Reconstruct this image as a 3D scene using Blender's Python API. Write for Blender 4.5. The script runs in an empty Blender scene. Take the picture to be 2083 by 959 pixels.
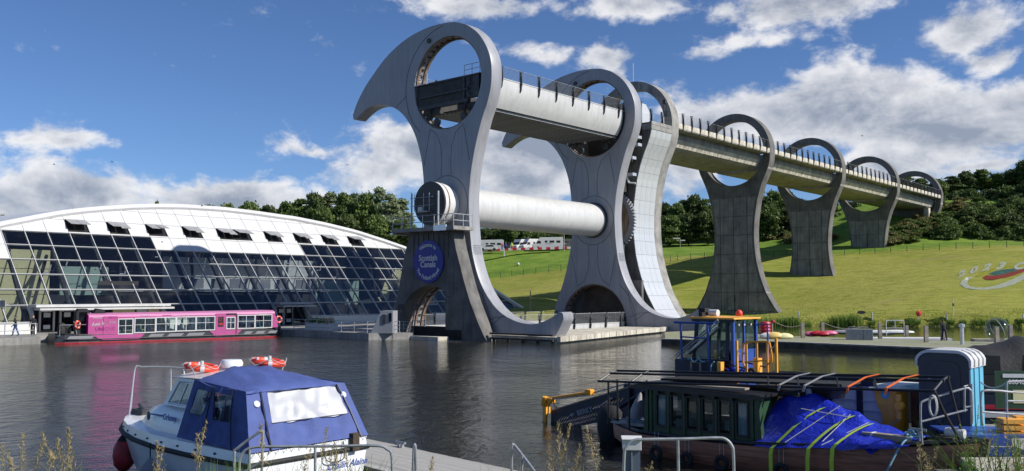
import bpy, bmesh, math, random
import numpy as np
from mathutils import Vector, Matrix, Euler
from mathutils import noise as mnoise
rnd = random.Random(7)
PI = math.pi
R = math.radians
scene = bpy.context.scene
C = scene.collection
# ------------------------------------------------------------------ camera
H = 4.4                       # eye height above the canal water (z = 0)
FPX, HZ = 1839.9, 596.32      # focal length and horizon in pixels of the 2083 wide photograph
PITCH = math.atan((HZ - 479.5) / FPX)
cam = bpy.data.cameras.new('camera'); camo = bpy.data.objects.new('camera', cam); C.objects.link(camo)
cam.sensor_width = 36.0; cam.lens = FPX / 2083 * 36.0
cam.clip_start = 0.1; cam.clip_end = 6000
camo.location = (0, 0, H); camo.rotation_euler = (PI / 2 + PITCH, 0, 0)
scene.camera = camo
# ------------------------------------------------------------------ light
SUN_AZ, SUN_EL = R(108.0), R(37.0)     # azimuth clockwise from +Y
sd = Vector((math.sin(SUN_AZ) * math.cos(SUN_EL), math.cos(SUN_AZ) * math.cos(SUN_EL), math.sin(SUN_EL)))
sl = bpy.data.lights.new('sun', 'SUN'); slo = bpy.data.objects.new('sun', sl); C.objects.link(slo)
sl.energy = 5.0; sl.angle = R(0.53); sl.color = (1.0, 0.955, 0.88)
slo.rotation_euler = sd.to_track_quat('Z', 'Y').to_euler(); slo.location = (60, -20, 60)
scene.view_settings.view_transform = 'Standard'; scene.view_settings.look = 'None'
scene.view_settings.exposure = 0.26; scene.view_settings.gamma = 1.0
try: scene.view_settings.use_curve_mapping = False
except Exception: pass

def px_ray(x, y):
    a = (x - 1041.5) / FPX; b = (479.5 - y) / FPX
    return Vector((a, math.cos(PITCH) - b * math.sin(PITCH), math.sin(PITCH) + b * math.cos(PITCH)))
def G(x, y, z=0.0):           # survey: the point of height z seen at that place of the photograph
    d = px_ray(x, y); k = (z - H) / d.z; return Vector((0, 0, H)) + d * k
def D(x, y, Y):               # survey: the point at distance Y
    d = px_ray(x, y); k = Y / d.y; return Vector((0, 0, H)) + d * k

# ------------------------------------------------------------------ world: sky with clouds
world = bpy.data.worlds.new('World'); scene.world = world; world.use_nodes = True
def build_world():
    nt = world.node_tree; nt.nodes.clear(); N = nt.nodes; L = nt.links
    def n(t, **k):
        o = N.new(t)
        for a, v in k.items(): setattr(o, a, v)
        return o
    def m(op, a, b=None, c=None, clamp=False):
        o = n('ShaderNodeMath', operation=op); o.use_clamp = clamp
        for i, v in enumerate((a, b, c)):
            if v is None: continue
            if isinstance(v, (int, float)): o.inputs[i].default_value = v
            else: L.new(v, o.inputs[i])
        return o.outputs[0]
    out = n('ShaderNodeOutputWorld'); bg = n('ShaderNodeBackground'); L.new(bg.outputs[0], out.inputs[0])
    sky = n('ShaderNodeTexSky'); sky.sky_type = 'NISHITA'; sky.sun_disc = False
    sky.sun_elevation = SUN_EL; sky.sun_rotation = SUN_AZ; sky.air_density = 0.8; sky.dust_density = 0.15; sky.ozone_density = 2.2
    tint = n('ShaderNodeMix', data_type='RGBA', blend_type='MULTIPLY'); tint.inputs[0].default_value = 1.0
    L.new(sky.outputs[0], tint.inputs[6]); tint.inputs[7].default_value = (0.74, 0.94, 1.24, 1)
    tc = n('ShaderNodeTexCoord'); sep = n('ShaderNodeSeparateXYZ'); L.new(tc.outputs['Generated'], sep.inputs[0])
    az = m('ARCTAN2', sep.outputs[0], sep.outputs[1]); el = m('ARCSINE', sep.outputs[2])
    comb = n('ShaderNodeCombineXYZ'); L.new(az, comb.inputs[0]); L.new(el, comb.inputs[1])
    P = comb.outputs[0]
    def fbm(scale, detail, off, sy=1.7, rough=.55, dist=0.0):
        mp = n('ShaderNodeMapping'); L.new(P, mp.inputs[0]); mp.inputs[1].default_value = off; mp.inputs[3].default_value = (scale, scale * sy, scale)
        t = n('ShaderNodeTexNoise'); t.inputs['Scale'].default_value = 1.0; t.inputs['Detail'].default_value = detail
        t.inputs['Roughness'].default_value = rough; t.inputs['Distortion'].default_value = dist
        L.new(mp.outputs[0], t.inputs['Vector']); return t.outputs[0]
    blobs = [(150,400,250,84,.74),(210,345,75,35,.30),(470,408,240,54,.68),(820,310,140,76,.70),(640,314,110,24,.36),(110,284,130,26,.38),(780,350,150,80,.5),
             (1060,330,200,125,.95),(1090,108,100,34,.42),(1240,112,100,46,.52),(1480,250,180,84,.72),(1720,225,250,98,.88),(1930,245,260,94,.86),(2075,205,100,80,.58),
             (1000,4,260,48,.52),(1290,-4,180,46,.50),(1640,4,250,62,.66),(1960,45,150,74,.54),(1480,95,200,30,.34),(2000,100,70,44,.42),(1800,335,160,64,.58),(1970,345,110,26,.42),(1400,340,130,84,.52),
             (-250,330,280,100,.6),(2400,250,280,140,.7),(2450,20,220,90,.6),(640,447,290,44,.48)]
    # blob outlines are frayed by warping their coordinates
    wn = n('ShaderNodeTexNoise'); wn.inputs['Scale'].default_value = 9; wn.inputs['Detail'].default_value = 5; wn.inputs['Roughness'].default_value = .6; L.new(P, wn.inputs['Vector'])
    ws = n('ShaderNodeVectorMath', operation='SUBTRACT'); L.new(wn.outputs['Color'], ws.inputs[0]); ws.inputs[1].default_value = (.5, .5, .5)
    wm = n('ShaderNodeVectorMath', operation='MULTIPLY'); L.new(ws.outputs[0], wm.inputs[0]); wm.inputs[1].default_value = (.13, .055, 0)
    wa = n('ShaderNodeVectorMath', operation='ADD'); L.new(P, wa.inputs[0]); L.new(wm.outputs[0], wa.inputs[1]); PW = wa.outputs[0]
    acc = None
    for bx, by, rx, ry, w in blobs:
        d = px_ray(bx, by).normalized(); a = math.atan2(d.x, d.y); e = math.asin(d.z)
        mp = n('ShaderNodeMapping'); L.new(PW, mp.inputs[0])
        sx, sy = 1840 / rx / 1.15, 1840 / ry / 1.15
        mp.inputs[1].default_value = (-a * sx, -e * sy, 0); mp.inputs[3].default_value = (sx, sy, 0)
        g = n('ShaderNodeTexGradient', gradient_type='SPHERICAL'); L.new(mp.outputs[0], g.inputs[0])
        v = m('MULTIPLY', g.outputs['Fac'], w)
        acc = v if acc is None else m('SMOOTH_MAX', acc, v, .10)
    # the wider sky beyond the view carries the same scattered cloud
    far = m('MULTIPLY', m('SUBTRACT', fbm(2.2, 2, (5.1, 2.2, 0)), .50), 1.5)
    front = m('MULTIPLY', m('SUBTRACT', m('ABSOLUTE', az), .72), 4.0, clamp=True)
    hi = m('MULTIPLY', m('SUBTRACT', el, .36), 6.0, clamp=True)
    acc = m('MAXIMUM', acc, m('MULTIPLY', far, m('MAXIMUM', front, hi)))
    b1 = fbm(12, 10, (1.3, .4, 0), 1.6, .60, .25)
    base = m('ADD', m('MULTIPLY', b1, 1.7), m('MULTIPLY', fbm(40, 8, (0, 3, 0), 1.5, .65, .4), .50))
    dens = m('SUBTRACT', m('ADD', m('MULTIPLY', acc, 1.75), base), 1.36)
    alpha = n('ShaderNodeMapRange', interpolation_type='SMOOTHSTEP'); L.new(dens, alpha.inputs[0])
    alpha.inputs[1].default_value = -.02; alpha.inputs[2].default_value = 0.42
    # thick cloud is greyer low down, its sunward edges and tops white
    b2 = fbm(12, 10, (1.3 - .10, .4 - .34, 0), 1.6, .60, .25)
    rel = m('MULTIPLY', m('SUBTRACT', b1, b2), 2.6)
    thick = n('ShaderNodeMapRange', interpolation_type='SMOOTHSTEP'); L.new(dens, thick.inputs[0])
    thick.inputs[1].default_value = .25; thick.inputs[2].default_value = .95
    lit = m('SUBTRACT', m('ADD', .80, rel), m('MULTIPLY', thick.outputs[0], .70), clamp=True)
    cc = n('ShaderNodeMix', data_type='RGBA'); L.new(lit, cc.inputs[0])
    cc.inputs[6].default_value = (3.4, 3.9, 4.9, 1); cc.inputs[7].default_value = (9.9, 9.9, 10.1, 1)
    mix = n('ShaderNodeMix', data_type='RGBA'); L.new(m('MULTIPLY', alpha.outputs[0], .93), mix.inputs[0])
    L.new(tint.outputs[2], mix.inputs[6]); L.new(cc.outputs[2], mix.inputs[7])
    L.new(mix.outputs[2], bg.inputs[0]); bg.inputs[1].default_value = 0.076
build_world()

# ------------------------------------------------------------------ materials
def mat(name, col, rough=.6, metal=0.0, var=0.0, vscale=3.0, bump=0.0, bscale=20.0, streak=0.0, col2=None, spec=None, coat=0.0, coords='Object', trans=0.0, alpha=1.0, emit=None, stretch=(1, 1, 1)):
    m = bpy.data.materials.new(name); m.use_nodes = True; nt = m.node_tree; N = nt.nodes; L = nt.links
    b = N['Principled BSDF']; b.inputs['Base Color'].default_value = (*col, 1); b.inputs['Roughness'].default_value = rough; b.inputs['Metallic'].default_value = metal
    if spec is not None: b.inputs['Specular IOR Level'].default_value = spec
    if coat: b.inputs['Coat Weight'].default_value = coat; b.inputs['Coat Roughness'].default_value = .08
    if alpha < 1: b.inputs['Alpha'].default_value = alpha
    if trans: b.inputs['Transmission Weight'].default_value = trans
    tc = N.new('ShaderNodeTexCoord')
    src = tc.outputs[coords]
    def noise(scale, detail=5, st=(1, 1, 1), rough_=.6):
        mp = N.new('ShaderNodeMapping'); L.new(src, mp.inputs[0]); mp.inputs[3].default_value = st
        t = N.new('ShaderNodeTexNoise'); t.inputs['Scale'].default_value = scale; t.inputs['Detail'].default_value = detail; t.inputs['Roughness'].default_value = rough_
        L.new(mp.outputs[0], t.inputs['Vector']); return t.outputs[0]
    cur = None
    if var or col2:
        c2 = col2 or tuple(max(0, c * (1 - var)) for c in col)
        c1 = col if col2 else tuple(min(1, c * (1 + var * .6)) for c in col)
        r = N.new('ShaderNodeMapRange'); L.new(noise(vscale, 7, stretch), r.inputs[0]); r.inputs[1].default_value = .36; r.inputs[2].default_value = .64
        mx = N.new('ShaderNodeMix'); mx.data_type = 'RGBA'; L.new(r.outputs[0], mx.inputs[0]); mx.inputs[6].default_value = (*c1, 1); mx.inputs[7].default_value = (*c2, 1)
        cur = mx.outputs[2]
    if streak:
        r = N.new('ShaderNodeMapRange'); L.new(noise(1.0, 6, (2.2, 2.2, .16), .7), r.inputs[0]); r.inputs[1].default_value = .45; r.inputs[2].default_value = .68
        mu = N.new('ShaderNodeMath'); mu.operation = 'MULTIPLY'; L.new(r.outputs[0], mu.inputs[0]); mu.inputs[1].default_value = streak
        mx = N.new('ShaderNodeMix'); mx.data_type = 'RGBA'; mx.blend_type = 'MULTIPLY'; L.new(mu.outputs[0], mx.inputs[0])
        if cur: L.new(cur, mx.inputs[6])
        else: mx.inputs[6].default_value = (*col, 1)
        mx.inputs[7].default_value = (.35, .31, .27, 1); cur = mx.outputs[2]
    if cur: L.new(cur, b.inputs['Base Color'])
    if bump:
        bp = N.new('ShaderNodeBump'); bp.inputs['Strength'].default_value = bump; bp.inputs['Distance'].default_value = .05
        L.new(noise(bscale, 4, stretch), bp.inputs['Height']); L.new(bp.outputs[0], b.inputs['Normal'])
    if var and not bump:
        pass
    return m
M = {}
M['steel'] = mat('painted_steel', (.30, .305, .33), .42, 0, .08, .35, .05, 3, streak=.30)
M['steel_white'] = mat('white_steel', (.54, .54, .53), .36, 0, .06, .5, streak=.20)
M['steel_dark'] = mat('dark_steel', (.05, .052, .055), .55, .2, .4, 2.5)
M['soot'] = mat('grimy_steel', (.035, .034, .033), .7, 0, .4, 1.5, .2, 8)
M['seam'] = mat('seam', (.10, .105, .12), .8)
M['perf'] = mat('bolt_pattern', (.36, .37, .38), .6)
M['rust'] = mat('rusty_steel', (.30, .20, .14), .8, 0, .5, 2.5, .2, 12, col2=(.10, .07, .055))
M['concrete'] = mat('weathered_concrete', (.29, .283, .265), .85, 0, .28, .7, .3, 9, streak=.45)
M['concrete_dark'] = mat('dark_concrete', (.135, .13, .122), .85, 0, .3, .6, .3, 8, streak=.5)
M['concrete_pale_lit'] = mat('pale_lit_concrete', (.56, .52, .43), .85, 0, .3, .8, .35, 8, streak=.6)  # pale quay concrete; also stands for sunlight on haunch and parapet
M['panel'] = mat('clad_panel', (.52, .54, .56), .32, .15, .06, .4, streak=.16)
M['blue_sign'] = mat('blue_enamel', (.010, .026, .25), .5)
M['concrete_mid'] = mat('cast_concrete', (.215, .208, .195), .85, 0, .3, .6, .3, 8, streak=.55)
M['steel_mid'] = mat('grey_steel', (.30, .30, .31), .5, 0, .2, 2)
M['white'] = mat('white_paint', (.55, .55, .55), .4, 0, .05, 1.5)
M['offwhite'] = mat('off_white', (.62, .62, .60), .5, 0, .08, 2)
M['alu'] = mat('aluminium', (.62, .63, .65), .35, .6, .1, 4)
M['galv'] = mat('galvanised_steel', (.42, .43, .44), .42, .55, .25, 6)
M['black'] = mat('black_paint', (.012, .012, .014), .45)
M['rubber'] = mat('black_rubber', (.018, .018, .018), .75, 0, .3, 8)
M['navy'] = mat('navy_paint', (.03, .075, .32), .35, 0, .15, 3)
M['navy_dark'] = mat('dark_navy', (.012, .016, .04), .5, 0, .3, 3)
M['yellow'] = mat('orange_yellow_paint', (.80, .34, .02), .4, 0, .1, 4)
M['orange'] = mat('orange_paint', (.85, .40, .06), .45, 0, .15, 3)
M['red'] = mat('red_paint', (.62, .035, .02), .4, 0, .15, 4)
M['crimson'] = mat('crimson_vinyl', (.45, .015, .03), .45, 0, .2, 3)
M['pink'] = mat('pink_paint', (.42, .08, .24), .35, 0, .07, 1.5)
M['pink_light'] = mat('pale_pink_paint', (.50, .17, .34), .35)
M['purple'] = mat('purple_lettering', (.26, .02, .16), .5)
M['magenta'] = mat('magenta_paint', (.50, .02, .22), .4)
M['hull_grey'] = mat('slate_grey_hull', (.055, .06, .07), .5, 0, .3, 3)
M['wood'] = mat('weathered_wood', (.30, .26, .21), .8, 0, .3, 3, .3, 14, stretch=(.3, 1, 1))
M['deck_wood'] = mat('pale_decking', (.34, .33, .31), .8, 0, .25, 5, .3, 20)
M['wood_dark'] = mat('dark_wet_timber', (.07, .055, .04), .75, 0, .5, 2, .4, 10)
M['brown_hull'] = mat('varnished_brown_planks', (.36, .145, .085), .42, 0, .35, 5, .15, 9, stretch=(.15, 1, 2))
M['green'] = mat('dark_green_paint', (.022, .06, .028), .45, 0, .2, 4)
M['canvas'] = mat('blue_canvas', (.055, .085, .26), .75, 0, .12, 3, .35, 7)
M['clear'] = None
M['tarp'] = None
M['grp'] = mat('white_grp', (.74, .75, .76), .28, 0, .05, 3, coat=.3)
M['loo_grey'] = mat('dark_grey_plastic', (.045, .047, .055), .5, 0, .1, 3)
M['loo_blue'] = mat('sky_blue_plastic', (.12, .40, .56), .45, 0, .1, 3)
M['skin'] = mat('skin', (.50, .30, .22), .6)
M['cloth_black'] = mat('black_cloth', (.015, .016, .02), .85)
M['cloth_blue'] = mat('blue_cloth', (.04, .08, .22), .85)
M['cloth_teal'] = mat('teal_cloth', (.05, .45, .42), .85)
M['cloth_red'] = mat('red_cloth', (.55, .03, .03), .85)
M['cloth_grey'] = mat('grey_cloth', (.22, .22, .24), .85)
M['hivis'] = mat('hi_vis_cloth', (.62, .72, .05), .8)
M['cream'] = mat('cream_wall', (.72, .66, .36), .8, 0, .08, 1)
M['mint'] = mat('mint_board', (.34, .46, .38), .7)
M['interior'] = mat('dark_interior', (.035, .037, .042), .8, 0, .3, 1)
M['strap_lime'] = mat('lime_webbing', (.55, .72, .06), .7)
M['strap_orange'] = mat('orange_webbing', (.85, .16, .03), .7)
M['strap_grey'] = mat('grey_webbing', (.30, .30, .31), .7)
M['rope'] = mat('rope', (.42, .44, .44), .8, 0, .3, 30)
M['rope_blue'] = mat('pale_blue_rope', (.22, .42, .52), .8, 0, .3, 30)
M['lifering'] = mat('orange_red_foam', (.72, .06, .025), .5, 0, .1, 5)
M['chalk'] = mat('chalk_white', (.52, .56, .45), .9, 0, .25, 3)
M['chalk_red'] = mat('chalk_red', (.34, .05, .03), .9, 0, .2, 3)
M['chalk_teal'] = mat('chalk_teal', (.05, .17, .14), .9, 0, .2, 3)
M['chalk_yellow'] = mat('chalk_yellow', (.42, .42, .03), .9, 0, .25, 3)
M['asphalt'] = mat('asphalt', (.07, .07, .07), .9, 0, .2, 2)
M['paving'] = mat('pale_paving', (.42, .39, .33), .85, 0, .2, 2)
M['bark'] = mat('bark', (.07, .05, .035), .9, 0, .4, 4, .5, 12)
M['tyre_hub'] = mat('grey_hub', (.3, .3, .3), .5)
def glassy(name, tint, clear, rough=.02, gcol=(.9, .93, 1)):
    m = bpy.data.materials.new(name); m.use_nodes = True; nt = m.node_tree; N = nt.nodes; L = nt.links; N.clear()
    out = N.new('ShaderNodeOutputMaterial'); mx = N.new('ShaderNodeMixShader'); mx2 = N.new('ShaderNodeMixShader')
    gl = N.new('ShaderNodeBsdfGlossy'); gl.inputs['Roughness'].default_value = rough; gl.inputs['Color'].default_value = (*gcol, 1)
    tr = N.new('ShaderNodeBsdfTransparent'); tr.inputs[0].default_value = (*[min(1, t * 1.0) for t in tint], 1)
    df = N.new('ShaderNodeBsdfDiffuse'); df.inputs[0].default_value = (.02, .022, .03, 1)
    fr = N.new('ShaderNodeFresnel'); gm_ = N.new('ShaderNodeNewGeometry'); mr_ = N.new('ShaderNodeMapRange'); L.new(gm_.outputs['Backfacing'], mr_.inputs[0]); mr_.inputs[3].default_value = 1.5; mr_.inputs[4].default_value = 1 / 1.5; L.new(mr_.outputs[0], fr.inputs[0])
    mx2.inputs[0].default_value = 1 - clear; L.new(tr.outputs[0], mx2.inputs[1]); L.new(df.outputs[0], mx2.inputs[2])
    L.new(fr.outputs[0], mx.inputs[0]); L.new(mx2.outputs[0], mx.inputs[1]); L.new(gl.outputs[0], mx.inputs[2]); L.new(mx.outputs[0], out.inputs[0])
    return m
M['glass'] = glassy('tinted_glass', (.80, .83, .85), .93, .012, (.80, .80, .84))
M['glass_clear'] = glassy('window_glass', (.75, .82, .80), .92)
M['glass_dark'] = glassy('dark_window_glass', (.12, .13, .15), .7)
M['vinyl'] = glassy('clear_vinyl', (.6, .62, .65), .55, .16)
M['ball'] = glassy('clear_plastic_ball', (.88, .9, .88), .93, .06)
def tarp_mat():
    m = mat('blue_tarpaulin', (.015, .03, .45), .33, 0, .15, 2, coat=.4)
    nt = m.node_tree; N = nt.nodes; L = nt.links; b = N['Principled BSDF']
    tc = N.new('ShaderNodeTexCoord'); t = N.new('ShaderNodeTexNoise'); t.inputs['Scale'].default_value = 5; t.inputs['Detail'].default_value = 6; t.inputs['Distortion'].default_value = 1.4
    L.new(tc.outputs['Object'], t.inputs['Vector']); bp = N.new('ShaderNodeBump'); bp.inputs['Strength'].default_value = .5; bp.inputs['Distance'].default_value = .10
    L.new(t.outputs[0], bp.inputs['Height']); L.new(bp.outputs[0], b.inputs['Normal']); return m
M['tarp'] = tarp_mat()
def leaf_mat(name, c1, c2):
    m = bpy.data.materials.new(name); m.use_nodes = True; nt = m.node_tree; N = nt.nodes; L = nt.links
    b = N['Principled BSDF']; b.inputs['Roughness'].default_value = .6; b.inputs['Specular IOR Level'].default_value = .25
    g = N.new('ShaderNodeNewGeometry'); oi = N.new('ShaderNodeObjectInfo')
    ad = N.new('ShaderNodeMath'); ad.operation = 'MULTIPLY_ADD'; L.new(g.outputs['Random Per Island'], ad.inputs[0]); ad.inputs[1].default_value = .7
    mu = N.new('ShaderNodeMath'); mu.operation = 'MULTIPLY'; L.new(oi.outputs['Random'], mu.inputs[0]); mu.inputs[1].default_value = .35; L.new(mu.outputs[0], ad.inputs[2])
    mx = N.new('ShaderNodeMix'); mx.data_type = 'RGBA'; L.new(ad.outputs[0], mx.inputs[0]); mx.inputs[6].default_value = (*c1, 1); mx.inputs[7].default_value = (*c2, 1)
    L.new(mx.outputs[2], b.inputs['Base Color'])
    tr = N.new('ShaderNodeBsdfTranslucent'); L.new(mx.outputs[2], tr.inputs[0])
    ms = N.new('ShaderNodeMixShader'); ms.inputs[0].default_value = .28; out = N['Material Output']
    L.new(b.outputs[0], ms.inputs[1]); L.new(tr.outputs[0], ms.inputs[2]); L.new(ms.outputs[0], out.inputs[0]); return m
M['leaf'] = leaf_mat('leaf_mid', (.06, .10, .022), (.13, .18, .045))
M['leaf_dark'] = leaf_mat('leaf_dark', (.042, .07, .02), (.10, .135, .04))
M['leaf_pale'] = leaf_mat('leaf_pale', (.13, .17, .08), (.28, .33, .18))
M['reed'] = leaf_mat('reed_green', (.07, .14, .02), (.20, .30, .06))
M['straw'] = leaf_mat('straw', (.26, .20, .09), (.48, .40, .22))
M['scrub'] = leaf_mat('scrub', (.09, .11, .03), (.26, .22, .09))

# ------------------------------------------------------------------ mesh helpers
class MB:
    def __init__(s): s.v = []; s.f = []
    def add(s, vs, fs):
        o = len(s.v); s.v += [tuple(v) for v in vs]; s.f += [tuple(i + o for i in f) for f in fs]; return s
    def box(s, x0, x1, y0, y1, z0, z1, X=None):
        x0, x1 = sorted((x0, x1)); y0, y1 = sorted((y0, y1)); z0, z1 = sorted((z0, z1))
        vs = [Vector(p) for p in ((x0,y0,z0),(x1,y0,z0),(x1,y1,z0),(x0,y1,z0),(x0,y0,z1),(x1,y0,z1),(x1,y1,z1),(x0,y1,z1))]
        if X is not None: vs = [X @ v for v in vs]
        return s.add(vs, [(0,3,2,1),(4,5,6,7),(0,1,5,4),(1,2,6,5),(2,3,7,6),(3,0,4,7)])
    def hexa(s, p):            # eight corners, lower four then upper four, both counter-clockwise
        return s.add(p, [(0,3,2,1),(4,5,6,7),(0,1,5,4),(1,2,6,5),(2,3,7,6),(3,0,4,7)])
    def prism(s, poly, fn, a, b):   # poly (u,v) simple polygon, fn(u,v,w)
        n = len(poly); vs = [fn(u, v, a) for u, v in poly] + [fn(u, v, b) for u, v in poly]
        fs = [tuple(range(n))[::-1], tuple(range(n, 2 * n))] + [(i, (i + 1) % n, n + (i + 1) % n, n + i) for i in range(n)]
        return s.add(vs, fs)
    def tube(s, pts, r, seg=6, closed=False, r2=None):
        pts = [Vector(p) for p in pts]; n = len(pts); rings = []; up = None
        for i, p in enumerate(pts):
            if closed: d = pts[(i + 1) % n] - pts[i - 1]
            else: d = pts[min(i + 1, n - 1)] - pts[max(i - 1, 0)]
            d.normalize()
            if up is None: up = Vector((0, 0, 1)) if abs(d.z) < .9 else Vector((1, 0, 0))
            a = d.cross(up)
            if a.length < 1e-4: a = d.cross(Vector((1, .3, .2)))
            a.normalize(); b = a.cross(d); up = b
            rr = r if r2 is None else r + (r2 - r) * i / max(1, n - 1)
            rings.append([p + (a * math.cos(t) + b * math.sin(t)) * rr for t in [2 * PI * k / seg for k in range(seg)]])
        vs = [v for q in rings for v in q]; fs = []
        for i in range(n if closed else n - 1):
            j = (i + 1) % n
            for k in range(seg): fs.append((i * seg + k, i * seg + (k + 1) % seg, j * seg + (k + 1) % seg, j * seg + k))
        if not closed: fs += [tuple(range(seg))[::-1], tuple(range((n - 1) * seg, n * seg))]
        return s.add(vs, fs)
    def lathe(s, prof, seg=16, X=None):   # prof (r,z)
        vs = []; fs = []; n = len(prof)
        for k in range(seg):
            t = 2 * PI * k / seg
            for r, z in prof: vs.append(Vector((r * math.cos(t), r * math.sin(t), z)))
        for k in range(seg):
            for i in range(n - 1): a, b = k * n, ((k + 1) % seg) * n; fs.append((a + i, b + i, b + i + 1, a + i + 1))
        if prof[0][0] > 1e-6: fs.append(tuple(k * n for k in range(seg))[::-1])
        if prof[-1][0] > 1e-6: fs.append(tuple(k * n + n - 1 for k in range(seg)))
        if X is not None: vs = [X @ v for v in vs]
        return s.add(vs, fs)
    def grid(s, rows, flip=False):     # rows of equal length point lists
        n = len(rows[0]); vs = [p for r in rows for p in r]; fs = []
        for i in range(len(rows) - 1):
            for j in range(n - 1):
                q = (i * n + j, i * n + j + 1, (i + 1) * n + j + 1, (i + 1) * n + j); fs.append(q[::-1] if flip else q)
        return s.add(vs, fs)
    def mesh(s, name, smooth=False, ang=40, merge=False, fix=True):
        me = bpy.data.meshes.new(name); me.from_pydata([tuple(v) for v in s.v], [], s.f)
        if merge or fix:
            bm = bmesh.new(); bm.from_mesh(me)
            if merge: bmesh.ops.remove_doubles(bm, verts=bm.verts, dist=1e-4)
            if fix: bmesh.ops.recalc_face_normals(bm, faces=bm.faces)
            bm.to_mesh(me); bm.free()
        if smooth:
            me.shade_smooth(); me.set_sharp_from_angle(angle=R(ang))
        me.update(); return me
def link(name, me, m, parent=None, label=None, kind=None):
    o = bpy.data.objects.new(name, me); C.objects.link(o)
    if m is not None and me is not None and not me.materials: me.materials.append(m)
    if parent: o.parent = parent
    if label: o['label'] = label
    if kind: o['kind'] = kind
    return o
def part(name, mb, m, parent, smooth=False, label=None, kind=None, ang=40, bevel=0.0):
    me = mb.mesh(name, smooth, ang) if isinstance(mb, MB) else mb
    o = link(name, me, m, parent, label, kind)
    if bevel:
        b = o.modifiers.new('bevel', 'BEVEL'); b.width = bevel; b.segments = 2; b.limit_method = 'ANGLE'
    return o
def thing(name, label, cat, loc=(0, 0, 0), rz=0.0, group=None, scale=1.0):
    o = bpy.data.objects.new(name, None); C.objects.link(o); o.empty_display_size = .5
    o.location = loc; o.rotation_euler = (0, 0, rz); o.scale = (scale,) * 3
    o['label'] = label; o['category'] = cat
    if group: o['group'] = group
    return o
def single(name, mb, m, label, cat, loc=(0, 0, 0), rz=0, group=None, smooth=False, ang=40):
    o = part(name, mb, m, None, smooth, ang=ang); o.location = loc; o.rotation_euler = (0, 0, rz); o['label'] = label; o['category'] = cat
    if group: o['group'] = group
    return o
def struct(name, mb, m, loc=(0, 0, 0), rz=0, smooth=False):
    o = part(name, mb, m, None, smooth, kind='structure'); o.location = loc; o.rotation_euler = (0, 0, rz); return o
def dup(root, loc=None, rz=None, label=None, group=None, scale=None):
    r = root.copy(); C.objects.link(r)
    if loc is not None: r.location = loc
    if rz is not None: r.rotation_euler = (0, 0, rz)
    if scale is not None: r.scale = scale if isinstance(scale, tuple) else (scale,) * 3
    if label: r['label'] = label
    if group: r['group'] = group
    for ch in list(root.children):
        c = ch.copy(); C.objects.link(c); c.parent = r
        for g in list(ch.children):
            d = g.copy(); C.objects.link(d); d.parent = c
    return r
def plate(loops, depth, bev=0.0, res=1):   # flat shape with holes; returns mesh in XY, centred on z
    cu = bpy.data.curves.new('tmp', 'CURVE'); cu.dimensions = '2D'; cu.fill_mode = 'BOTH'; cu.extrude = max(1e-4, depth / 2 - bev); cu.bevel_depth = bev; cu.bevel_resolution = res
    for lp in loops:
        sp = cu.splines.new('POLY'); sp.points.add(len(lp) - 1); sp.use_cyclic_u = True
        for i, (x, y) in enumerate(lp): sp.points[i].co = (x, y, 0, 1)
    return curve_mesh(cu)
def curve_mesh(cu):
    ob = bpy.data.objects.new('tmp', cu); C.objects.link(ob)
    dg = bpy.context.evaluated_depsgraph_get(); me = bpy.data.meshes.new_from_object(ob.evaluated_get(dg))
    bpy.data.objects.remove(ob); bpy.data.curves.remove(cu); me.materials.clear(); return me
def text_mesh(txt, size, depth=.01, align='CENTER', shear=0, offset=0.0, spacing=1.0):
    cu = bpy.data.curves.new('tmp', 'FONT'); cu.body = txt; cu.size = size; cu.extrude = depth / 2; cu.align_x = align; cu.align_y = 'CENTER'; cu.shear = shear; cu.offset = offset; cu.space_character = spacing
    cu.resolution_u = 3
    return curve_mesh(cu)
def xform(me, mt):
    me.transform(mt)
    if mt.determinant() < 0: me.flip_normals()
    return me
# maps a mesh drawn in XY to the (x, z) plane, its thickness along y; front looks to -y
def upright(x=0, y=0, z=0, rz=0): return Matrix.Translation((x, y, z)) @ Matrix.Rotation(rz, 4, 'Z') @ Matrix.Rotation(PI / 2, 4, 'X')
def joinm(meshes, name='joined'):
    bm = bmesh.new()
    for me in meshes: bm.from_mesh(me)
    out = bpy.data.meshes.new(name); bm.to_mesh(out); bm.free(); return out
def circ(cx, cy, r, n=64, a0=0): return [(cx + r * math.cos(a0 + 2 * PI * i / n), cy + r * math.sin(a0 + 2 * PI * i / n)) for i in range(n)]
def smooth_path(pts, sub=4, closed=False):    # Catmull-Rom
    out = []; n = len(pts); P = [Vector(p) for p in pts]
    for i in range(n if closed else n - 1):
        if closed: a, b, c, d = P[i - 1], P[i], P[(i + 1) % n], P[(i + 2) % n]
        else: a, b, c, d = P[max(i - 1, 0)], P[i], P[i + 1], P[min(i + 2, n - 1)]
        for k in range(sub):
            t = k / sub
            out.append(.5 * ((2 * b) + (c - a) * t + (2 * a - 5 * b + 4 * c - d) * t * t + (3 * b - a - 3 * c + d) * t ** 3))
    if not closed: out.append(P[-1])
    return out
def ribbon(mb, path, w, y0, y1):     # thin strip along a path of (x,z), thickness y0..y1
    P = [Vector((p[0], p[1])) for p in path]
    L_, R_ = [], []
    for i, p in enumerate(P):
        d = (P[min(i + 1, len(P) - 1)] - P[max(i - 1, 0)]); d.normalize(); n_ = Vector((-d.y, d.x)) * w / 2
        L_.append(p + n_); R_.append(p - n_)
    for i in range(len(P) - 1):
        mb.prism([tuple(L_[i]), tuple(R_[i]), tuple(R_[i + 1]), tuple(L_[i + 1])], lambda u, v, q: (u, q, v), y0, y1)
def lerp(a, b, t): return a + (b - a) * t
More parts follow.
